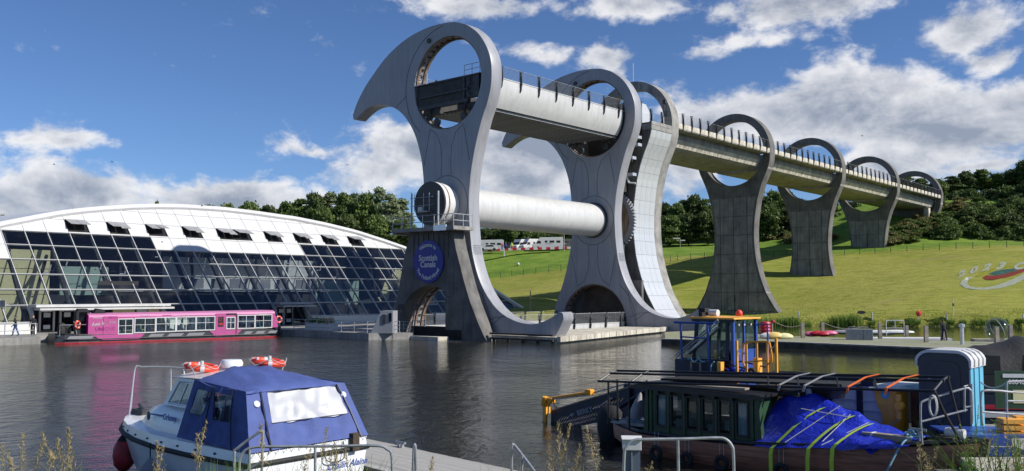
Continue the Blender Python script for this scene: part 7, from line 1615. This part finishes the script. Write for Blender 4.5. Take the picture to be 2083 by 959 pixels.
part('frame_cap', MB().hexa([(11.7, -.25, 1.98), (12.5, -.25, 1.98), (12.7, 1.2, 1.98), (11.9, 1.2, 1.98), (11.8, -.15, 2.10), (12.45, -.15, 2.10), (12.6, 1.1, 2.10), (12.0, 1.1, 2.10)]), M['offwhite'], hv)
part('round_sticker', MB().lathe([(0, 0), (.11, 0), (.11, .01), (0, .01)], 24, Matrix.Translation((12.1, -.125, 1.86)) @ Matrix.Rotation(PI / 2, 4, 'X')), M['loo_blue'], hv); part('sticker_mark', MB().box(12.06, 12.14, -.142, -.136, 1.82, 1.91), M['white'], hv)
mt = MB().box(12.42, 12.52, -.24, -.16, 1.3, 1.9); 
part('motor_mount', mt, M['orange'], hv); part('motor', MB().lathe([(0, 0), (.1, 0), (.12, .1), (.1, .2), (0, .2)], 12, Matrix.Translation((12.5, -.14, 1.62)) @ Matrix.Rotation(PI / 2, 4, 'X')), M['yellow'], hv, smooth=True)
part('hydraulic_hose', MB().tube(smooth_path([(12.5, -.2, 1.3), (12.35, -.3, 1.15), (12.3, -.3, .9), (12.5, -.35, .8)], 4), .02, 5), M['wood'], hv)
part('winch', MB().lathe([(0, 0), (.15, 0), (.15, .25), (0, .25)], 14, Matrix.Translation((12.0, -.3, .95)) @ Matrix.Rotation(-PI / 2, 4, 'Y') @ Matrix.Rotation(.3, 4, 'X')), M['black'], hv, smooth=True)
# conveyor with slotted side
def cvx(u, v): return (lerp(.5, 3.95, u), lerp(lerp(.36, 1.42, u), lerp(-.35, .55, u), v))
ch_ = []
for i in range(22):
    for j in range(3):
        u0 = .10 + i * .037; v0 = .42 + j * .17 - (.12 if (j == 0 and i > 11) else 0)
        if j == 0 and 3 < i < 12: continue
        a = cvx(u0, v0 + .12); b = cvx(u0 + .012, v0 + .12); c = cvx(u0 + .045, v0); d = cvx(u0 + .033, v0); ch_.append([a, b, c, d])
side = part('conveyor_side', xform(plate([[cvx(0, 0), cvx(1, 0), cvx(1, 1), cvx(0, 1)]] + ch_, .03), Matrix(((1, 0, 0, 0), (0, 0, 1, -.1), (0, 1, 0, 0), (0, 0, 0, 1)))), M['navy_dark'], hv)
part('conveyor_side', MB().prism([cvx(0, .6), cvx(1, .6), cvx(1, 1), cvx(0, 1)], fzz, 1.9, 1.94), M['navy_dark'], hv)
part('conveyor_edge', MB().tube([(cvx(0, -.03)[0], -.12, cvx(0, -.03)[1]), (cvx(1, -.03)[0], -.12, cvx(1, -.03)[1])], .03, 6), M['wood'], hv)
tm_ = text_mesh('BERKY', .24, .01, offset=.006); part('lettering', xform(tm_, Matrix.Translation((2.05, -.13, .50)) @ Matrix.Rotation(-.29, 4, 'Y') @ Matrix.Rotation(PI / 2, 4, 'X')), M['strap_grey'], hv)
part('emblem', MB().prism([(1.38, .30), (1.5, .27), (1.58, .40), (1.44, .38)], fzz, -.13, -.12), M['strap_grey'], hv)
part('cutter_arm', MB().tube([(.45, -.25, .78), (2.3, -.25, 1.14)], .055, 8), M['yellow'], hv, smooth=True); part('cutter_gearbox', MB().lathe([(0, -.16), (.12, -.15), (.14, 0), (.12, .15), (0, .16)], 14, Matrix.Translation((.36, -.25, .70)) @ Matrix.Rotation(.2, 4, 'Y')), M['yellow'], hv, smooth=True); part('cutter_gearbox', MB().box(2.25, 2.5, -.36, -.14, 1.08, 1.26), M['yellow'], hv, bevel=.03); part('cutter_gearbox', MB().box(.55, .75, -.36, -.14, .66, .84), M['yellow'], hv, bevel=.03)
part('cutter_bar', MB().box(.30, .42, -.3, -.2, -.6, .66).box(.52, .58, -.3, -.22, .3, .7), M['orange'], hv)
for i in range(12): part('cutter_tooth', MB().prism([(.24, -.6 + i * .1), (.30, -.57 + i * .1), (.30, -.52 + i * .1)], fzz, -.28, -.22), M['rubber'], hv)
part('hydraulic_line', MB().tube([(.6, -.3, .78), (1.4, -.33, .90), (2.4, -.3, 1.08)], .018, 5).tube([(2.5, -.2, 1.15), (3.9, -.2, 1.55)], .022, 5), M['galv'], hv)
part('hydraulic_line', MB().tube(smooth_path([(.8, -.3, .8), (.85, -.32, .6), (1.0, -.3, .5), (.9, -.32, .3)], 4), .02, 5), M['rubber'], hv)
part('boom_frame', MB().box(3.6, 4.6, 0, 1.9, .5, 1.5), M['navy_dark'], hv); part('boom_strut', MB().tube([(2.9, -.1, .4), (4.6, -.1, 1.4)], .07, 6), M['navy_dark'], hv); part('hydraulic_ram', MB().tube([(2.8, -.2, .75), (3.3, -.2, 1.05)], .03, 6), M['galv'], hv)
# things lying on the frame in front of the cab
q = Vector((2.6, 25.9, 0)) + Vector((.69212, -.72178, 0)) * 3.0 + Vector((.72178, .69212, 0)) * 2.9
tg = thing('sack_barrow', 'folded hand trolley with a black wheel lying behind the awning rail', 'trolley', (q.x, q.y, 2.15), -.75)
part('frame', MB().tube([(-1.2, 0, 0), (-1.0, 0, .22), (-.1, 0, .1), (.3, 0, .0)], .022, 6).tube([(-.7, .3, .2), (-.5, .3, .28), (.3, .3, .15)], .022, 6), M['black'], tg); part('wheel', ring_torus(MB(), (0, 0, 0), .10, .045, 18, 7, mat4=Matrix.Rotation(PI / 2, 3, 'X')), M['rubber'], tg, smooth=True); part('hub', MB().lathe([(0, -.04), (.05, -.04), (.05, .04), (0, .04)], 10, Matrix.Rotation(PI / 2, 4, 'X')), M['tyre_hub'], tg)
tg = thing('spare_tube', 'flat black inflated tube lying behind the awning rail below the cab', 'tube', (q.x + .95, q.y - .55, 2.14), -.75); part('tube', ring_torus(MB(), (0, 0, 0), .42, .085, 28, 8, mat4=Matrix.Diagonal((1.25, .5, .9)).to_3x3()), M['black'], tg, smooth=True)
tg = thing('blue_sheet', 'small crumpled blue sheet by the hand trolley', 'sheet', (q.x - .35, q.y + .3, 2.12)); part('sheet', MB().grid([[(-.3 + .1 * i, -.2 + .12 * j, .08 * math.sin(i * 2.1 + j) + .08) for i in range(7)] for j in range(4)]), M['tarp'], tg, smooth=True)
# ------------------------------------------------------------------ portable toilet, platform, covered boat
pl_ = thing('portable_toilet', 'dark grey portable toilet with sky blue side and white curved roof', 'toilet', (9.95, 22.3, .72), -.72)
w_, dp, hh = 1.14, 1.16, 2.36
fr_loop = [(0, 0), (w_, 0), (w_, 1.98)] + [(w_ - .32 + .32 * math.cos(R(a)), 1.98 + .26 * math.sin(R(a))) for a in range(15, 91, 15)] + [(.32 + .32 * math.cos(R(a)), 1.98 + .26 * math.sin(R(a))) for a in range(90, 180, 15)] + [(0, 1.98)]
part('front_panel', MB().prism(fr_loop, fzz, 0, .05), M['loo_grey'], pl_)
part('side_panel', MB().box(w_ - .02, w_ + .02, .05, dp, 0, 2.0), M['loo_blue'], pl_); part('side_panel', MB().box(-.02, .02, .05, dp, 0, 2.0), M['loo_blue'], pl_); part('rear_panel', MB().box(0, w_, dp, dp + .04, 0, 2.1), M['loo_blue'], pl_)
for y in (.3, .75): part('side_rib', MB().box(w_ + .018, w_ + .045, y, y + .07, .15, 1.9), M['loo_blue'], pl_)
rf = [(-.06, 1.9)] + [(.28 + .36 * math.cos(R(a)), 1.99 + .32 * math.sin(R(a))) for a in range(165, 89, -15)] + [(w_ - .28 + .36 * math.cos(R(a)), 1.99 + .32 * math.sin(R(a))) for a in range(90, 14, -15)] + [(w_ + .06, 1.9), (w_ + .02, 1.9)] + [(w_ - .28 + .30 * math.cos(R(a)), 1.99 + .25 * math.sin(R(a))) for a in range(15, 91, 15)] + [(.28 + .30 * math.cos(R(a)), 1.99 + .25 * math.sin(R(a))) for a in range(90, 166, 15)] + [(-.02, 1.9)]
part('roof', MB().prism(rf, fzz, -.05, dp + .08), M['white'], pl_, smooth=True, ang=40)
for k in range(3): y = .2 + k * .38; part('roof_rib', MB().tube([(w_ - .2, y, 2.31), (w_ - .02, y, 2.24), (w_ + .08, y, 2.08), (w_ + .075, y, 1.92)], .02, 6), M['white'], pl_, smooth=True)
dl = [(.20, .10), (w_ - .20, .10), (w_ - .20, 1.82)] + [(w_ - .40 + .2 * math.cos(R(a)), 1.84 + .2 * math.sin(R(a))) for a in (30, 60, 90)] + [(.40 + .2 * math.cos(R(a)), 1.84 + .2 * math.sin(R(a))) for a in (90, 120, 150)] + [(.20, 1.82)]
dr = part('door', MB().prism(dl, fzz, -.03, 0), M['loo_grey'], pl_, bevel=.01)
part('door_disc', MB().lathe([(0, 0), (.24, 0), (.25, -.02), (.23, -.02)], 24, Matrix.Translation((w_ * .55, -.035, 1.72)) @ Matrix.Rotation(PI / 2, 4, 'X')), M['loo_grey'], dr, smooth=True); part('door_notice', MB().box(.22, .29, -.045, -.03, 1.58, 1.68), M['strap_grey'], dr)
for k in range(2): part('door_ridge', MB().tube(smooth_path([(.32, -.035, .55 - .3 * k), (.55, -.045, .95 - .3 * k), (.85, -.035, 1.15 - .3 * k)], 4), .02, 6), M['loo_grey'], dr, smooth=True)
part('latch', MB().box(.78, .98, -.06, -.03, .86, .95), M['black'], dr)
bo = thing('covered_boat', 'dark boat under a black canvas cover behind the portable toilet', 'boat', (14.6, 29.9, 0), -.12)
part('hull', MB().prism([(0, 1.15), (.3, -.2), (7, -.2), (7, 1.15)], fzz, 0, 2.6), M['navy_dark'], bo); part('red_band', MB().box(.05, 7, -.03, 0, .62, .76), M['crimson'], bo); part('white_band', MB().box(.0, 7, -.025, 0, .35, .55), M['white'], bo)
rows = []
for i in range(22):
    x = .1 + i * .33; zt = interp([(0, 2.35), (1.2, 2.62), (1.9, 2.70), (2.4, 2.95), (2.9, 2.85), (4, 2.55), (7, 2.5)], x); row = []
    for j in range(15): u = j / 14; y = u * 2.6; e = math.sin(PI * min(max(u, .0), 1)) ** .35; row.append((x, y, 1.15 + (zt - 1.15) * e + .03 * math.sin(x * 9 + u * 7)))
    rows.append(row)
part('cover', MB().grid(rows), mat('black_canvas', (.02, .02, .022), .7, 0, .2, 4, .4, 8), bo, smooth=True, ang=70)
for a, b in ((.5, 1.35), (2.0, 3.0)): part('cover_window', MB().prism([(a, 1.75), (b, 1.75), (b, 2.35), (a + .05, 2.38)], fzz, -.02, .0), M['vinyl'], bo)
part('cover_window', MB().prism([(3.2, 1.5), (4.4, 1.3), (4.3, 2.5), (3.5, 2.65)], fzz, -.04, -.02), vin_bright, bo)
part('cover_side', MB().box(.05, 7, -.015, .0, 1.15, 1.75), M['cloth_black'], bo)
ns = D(2068, 790, 24.5); t = thing('registration_board', 'dark green notice board with white figures behind the right hand rails', 'sign', ns, -.1)
part('board', MB().box(-.55, .6, 0, .05, -.55, .45), M['green'], t); part('lettering', xform(text_mesh('00840', .17, .005, offset=.003), upright(0, -.01, .16)), M['offwhite'], t); part('name_strip', MB().box(-.35, .3, -.012, 0, .28, .38), M['offwhite'], t); part('picture', MB().box(-.1, .45, -.012, 0, -.4, -.05), M['cream'], t)
# shore works at the right: jetty, rails, steps
sj = thing('shore_jetty', 'grey jetty slab behind the bow of the wooden boat, carrying the toilet', 'jetty', (8.6, 20.4, 0), -.25)
part('slab', MB().box(.7, 9, .0, 6.0, .35, .76), M['concrete'], sj); part('fascia', MB().box(.7, 9, -.06, 0, -.4, .7), M['wood_dark'], sj)
ps = thing('plank_platform', 'navy blue painted plank platform at the foot of the portable toilet', 'platform', (9.75, 20.2, .78), -.12)
for k in range(2): part('riser', MB().box(-.05, 1.2, -.02, .06, .05 + k * .22, .24 + k * .22), M['navy'], ps)
for k in range(9): part('plank', MB().box(0, 2.6, .06 + k * .17, .21 + k * .17, .44, .48), M['navy'], ps)
ob = thing('crate', 'orange brown slatted crate on the navy platform, left of its neighbour', 'crate', D(2058, 868, 20.6) + Vector((0, 0, -.2)), -.1)
for k in range(3): part('slat', MB().box(-.25, .25, -.2, .2, k * .14, k * .14 + .10), M['orange'], ob)
ob2 = dup(ob, D(2084, 866, 20.8) + Vector((0, 0, -.15)), -.1, 'orange brown slatted crate at the right edge, right of its neighbour')
ssl = thing('stone_slab', 'pale stone edging slab low in the bottom right corner', 'slab', (8.75, 17.6, 0), .05); part('slab', MB().hexa([(0, -1.2, .75), (4.5, -1.2, .75), (4.5, 1.9, .75), (.9, 1.9, .75), (0, -1.2, .9), (4.5, -1.2, .9), (4.5, 1.9, .9), (.9, 1.9, .9)]), M['paving'], ssl); part('face', MB().box(.1, 4.5, -1.1, 1.5, -.5, .74), M['concrete_dark'], ssl)
def hoop_rail(label, pts, extra, loc_depth=None, r=.024, m='galv', group=None):
    P = [D(x, y, Y) for x, y, Y in pts]; t = thing('handrail', label, 'handrail', P[0]); b = P[0]
    part('tube', MB().tube(smooth_path([p - b for p in P], 4), r, 8), M[m], t, smooth=True)
    for e in extra: Q = [D(x, y, Y) - b for x, y, Y in e]; part('tube', MB().tube(Q, r * .95, 8), M[m], t, smooth=True)
    return t
hoop_rail('bright steel hoop handrail in the near foreground before the brown hull', [(1268, 1010, 14.7), (1270, 925, 14.7), (1275, 908, 14.7), (1290, 896, 14.7), (1320, 894, 14.7), (1400, 893, 14.7), (1460, 891, 14.7), (1478, 895, 14.7), (1489, 908, 14.7), (1492, 925, 14.7), (1494, 1010, 14.7)], [[(1379, 894, 14.7), (1381, 1010, 14.7)]])
hoop_rail('galvanised handrail in front of the cruiser stern', [(500, 1010, 15.2), (487, 955, 15.2), (492, 925, 15.2), (512, 911, 15.2), (560, 909, 15.2), (680, 908, 15.2), (765, 907, 15.2), (787, 914, 15.2), (797, 930, 15.2), (797, 1010, 15.2)], [[(641, 908, 15.2), (641, 1010, 15.2)], [(508, 912, 15.2), (506, 1010, 15.2)]])
hoop_rail('short sloping galvanised stair rail left of the long handrail', [(476, 1000, 15.7), (477, 925, 15.7), (482, 913, 15.7), (526, 880, 15.7), (533, 877, 15.7), (535, 884, 15.7), (533, 940, 15.7), (532, 1010, 15.7)], [[(531, 940, 15.7), (480, 972, 15.7)]])
hoop_rail('slim upright galvanised rail post at the shore end of the pontoon', [(838, 1000, 16.5), (840, 950, 16.5), (842, 909, 16.5), (845, 909, 16.5), (846, 950, 16.5), (845, 1000, 16.5)], [])
hoop_rail('small sloping handrail at the right end of the near pontoon', [(1041, 1000, 16), (1041, 912, 16), (1043, 906, 16), (1048, 908, 16), (1084, 955, 15.6), (1100, 980, 15.4)], [[(1062, 925, 15.8), (1061, 1000, 15.8)]])
hoop_rail('galvanised handrail crossing in front of the toilet door', [(1876, 905, 20), (1873, 860, 20), (1873, 825, 20), (1877, 817, 20), (1900, 809, 20), (1960, 791, 20), (1972, 792, 20), (1977, 805, 20), (1978, 862, 20)], [[(1875, 858, 20), (1967, 834, 20)], [(1962, 838, 20), (1962, 786, 20), (1976, 781, 20), (1977, 826, 20), (1963, 829, 20)]])
hoop_rail('galvanised handrail at the right edge beside the black covered boat', [(1999, 866, 20), (1996, 830, 20), (1996, 805, 20), (2001, 795, 20), (2030, 795, 20), (2060, 798, 20), (2110, 800, 20)], [[(1998, 838, 20), (2050, 842, 20), (2110, 845, 20)]])
hoop_rail('taller galvanised handrail behind the one at the right edge', [(2050, 880, 20.5), (2048, 830, 20.5), (2048, 785, 20.5), (2052, 777, 20.5), (2080, 776, 20.5), (2120, 776, 20.5)], [[(2050, 816, 20.5), (2110, 817, 20.5)]])
P0, P1 = D(1992, 776, 21.5), D(2046, 780, 20.5); t = thing('chain', 'light chain hanging between the toilet and the right hand rail', 'chain', P0); part('chain', MB().tube([P0.lerp(P1, u) - P0 + Vector((0, 0, -.5 * u * (1 - u))) for u in np.linspace(0, 1, 9)], .014, 5), M['galv'], t)
t = thing('service_pedestal', 'grey service pedestal with a white cap beside the bright steel hoop handrail', 'pedestal', D(1284, 1010, 15.4), -.08)
part('body', MB().box(-.12, .15, -.1, .12, -.4, .78), mat('pedestal_grey', (.10, .125, .17), .45), t); part('cap', MB().box(-.14, .17, -.14, .15, .78, .95), M['white'], t, bevel=.01); part('lid', MB().box(-.16, .19, -.17, .18, .95, .98), M['offwhite'], t, bevel=.01); part('ridge', MB().box(.0, .02, -.125, -.1, -.4, .78), M['cloth_grey'], t)
# ------------------------------------------------------------------ foreground plants on the near bank
def stalk_mesh(seed, h, plume=True, droop=.25):
    r_ = random.Random(seed); mb = MB(); pts = [(droop * (k / 8) ** 2 * h * .5, 0, h * k / 8) for k in range(9)]
    mb.tube(pts, .004, 4, r2=.002)
    tip = Vector(pts[-1]); base = Vector(pts[5])
    for i in range(64 if plume else 14):
        u = r_.random(); p = base.lerp(tip, u); a = r_.uniform(0, 6.28); L_ = r_.uniform(.03, .12) * (1.15 - u); d = Vector((math.cos(a), math.sin(a), r_.uniform(.2, 1.0))).normalized(); s = Vector((-math.sin(a), math.cos(a), 0)) * .0032
        q = p + d * L_; mb.add([p - s, p + s, q + s * 1.2, q - s * 1.2], [(0, 1, 2, 3)])
        for k in range(2): e = q + Vector((r_.uniform(-.02, .02), r_.uniform(-.02, .02), r_.uniform(0, .03))); mb.add([q, q + s * 2.2, e + s, e - s * 1.5], [(0, 1, 2, 3)])
    return mb.mesh('seed_head', fix=False)
SH = [stalk_mesh(i, 1.0, True, .1 + .12 * i) for i in range(5)]
def near_z(): return .88
stalks = [(20,905),(52,888),(68,896),(38,915),(140,880),(152,874),(163,884),(148,890),(402,862),(416,880),(545,866),(655,872),(668,905),(610,912),(1132,872),(1150,862),(1140,905),(1172,900),(1232,874),(95,905),(330,900),(322,912),(720,915),(690,918),(1870,915),(1885,905),(1905,925),(880,935),(1300,938)]
for i, (x, y) in enumerate(stalks):
    Y = rnd.uniform(12.6, 14.3); p = D(x, y, Y); h = p.z - .88
    if h < .15: h = .15
    grp, lab = ('seed heads at the bottom left', 'feathery pale seed head standing before the water at the bottom left') if x < 200 else (('seed heads before the cruiser', 'feathery pale seed head in front of the cruiser') if x < 760 else (('seed heads left of the wooden boat', 'feathery pale seed head in front of the water left of the brown boat') if x < 1400 else ('seed heads before the bow', 'feathery pale seed head in front of the brown boat bow')))
    t = thing('grass_stalk', lab, 'grass stalk', (p.x - .05, Y, .88), rnd.uniform(0, 6.28), grp); t.scale = (1.15, 1.15, h)
    link('seed_head', SH[i % 5], M['straw'] if not SH[i % 5].materials else None, t)
def tuft_at(x, ytop, Y, w, n, m, lab, lean=.5, ww=.006, seed=1, name='grass_tuft'):
    p = D(x, ytop, Y); h = p.z - .88; me = tuft_mesh(n, h, w, ww, lean, seed)
    t = thing(name, lab, 'grass', (p.x, Y, .88)); o = link('blades', me, M[m], t, kind='stuff'); return t
tuft_at(468, 930, 14.2, .42, 190, 'reed', 'bright green grass tuft at the bottom left of the long handrail', .45, .008, 3)
tuft_at(700, 925, 14.0, .50, 150, 'reed', 'green grass tuft in front of the cruiser transom', .5, .007, 4)
tuft_at(600, 930, 14.0, .3, 70, 'reed', 'thin green grass tuft left of the cruiser name', .4, .007, 5)
tuft_at(150, 938, 13.6, .22, 50, 'reed', 'small green grass tuft at the bottom left of the photo', .3, .007, 6)
tuft_at(1165, 938, 13.6, .25, 40, 'reed', 'small green grass tuft below the seed heads by the wooden boat', .4, .006, 7)
tuft_at(1020, 940, 14.2, .35, 60, 'straw', 'dry grass tuft at the shore end of the near pontoon', .5, .006, 8)
def herb(x, ytop, Y, seed, lab, m='reed', nst=5, sp=.25):
    r_ = random.Random(seed); p = D(x, ytop, Y); h = p.z - .88; mb = MB()
    st = MB()
    for s in range(nst):
        a = r_.uniform(0, 6.28); b0 = Vector((sp * r_.random() * math.cos(a), sp * r_.random() * math.sin(a), 0)); hh = h * r_.uniform(.6, 1.0); ln = Vector((r_.uniform(-.2, .2), r_.uniform(-.1, .1), 1)).normalized() * hh
        st.tube([b0, b0 + ln * .5 + Vector((.02, 0, 0)), b0 + ln], .008, 5, r2=.004)
        n = int(16 + hh * 22)
        for k in range(n):
            u = .2 + .8 * k / n; q = b0 + ln * u; a = k * 2.4 + r_.random(); L_ = r_.uniform(.07, .13) * (1.15 - .5 * u); d = Vector((math.cos(a), math.sin(a), r_.uniform(.1, .7))).normalized(); sd_ = Vector((-math.sin(a), math.cos(a), 0)) * L_ * .13
            mb.add([q, q + d * L_ * .5 + sd_, q + d * L_, q + d * L_ * .5 - sd_], [(0, 1, 2, 3)])
    t = thing('leafy_plant', lab, 'plant', (p.x, Y, .88)); part('leaves', mb.mesh('leaves', fix=False), M[m], t, kind='stuff'); part('stems', st, M['reed'], t); return t
herb(1962, 812, 13.4, 1, 'tall green willowherb plant in front of the portable toilet rail', 'reed', 4, .18)
herb(2010, 850, 13.2, 2, 'green willowherb plant before the navy plank platform', 'reed', 7, .4)
herb(2060, 845, 13.0, 3, 'green willowherb plant in the bottom right corner', 'reed', 8, .4)
herb(1985, 880, 13.0, 4, 'low green willowherb plant over the stone slab', 'reed', 7, .4)
herb(2050, 840, 12.6, 5, 'brown seeding dock plant in the bottom right corner', 'straw', 8, .45)
herb(2080, 870, 12.6, 8, 'brown seeding plant at the extreme right edge', 'straw', 7, .3)
herb(2030, 905, 12.4, 9, 'dense low green plant at the bottom right', 'reed', 9, .5)
tuft_at(2030, 870, 12.8, .5, 150, 'reed', 'long bladed green grass in the bottom right corner', .8, .009, 11)
tuft_at(1965, 925, 13.2, .4, 90, 'reed', 'long bladed green grass over the stone slab', .9, .008, 12)
for o in list(bpy.data.objects):     # meshes made without a material fallback
    if o.type == 'MESH' and o.data is not None and len(o.data.materials) == 0: o.data.materials.append(M['offwhite'])
# neighbours of one kind get their place along the row
ORD = 'first second third fourth fifth sixth seventh eighth ninth tenth eleventh twelfth thirteenth fourteenth fifteenth sixteenth seventeenth eighteenth nineteenth twentieth'.split()
byl = {}
for o in bpy.data.objects:
    if o.parent is None and o.get('label') and o.get('group'): byl.setdefault((o['group'], o['label']), []).append(o)
for (g_, l_), os_ in byl.items():
    if 1 < len(os_) <= 20 and len(l_.split()) <= 12:
        os_.sort(key=lambda o: o.location.x / max(1, o.location.y))
        for i, o in enumerate(os_): o['label'] = l_ + ', ' + ('leftmost' if i == 0 else ('rightmost' if i == len(os_) - 1 else ORD[i] + ' from left'))
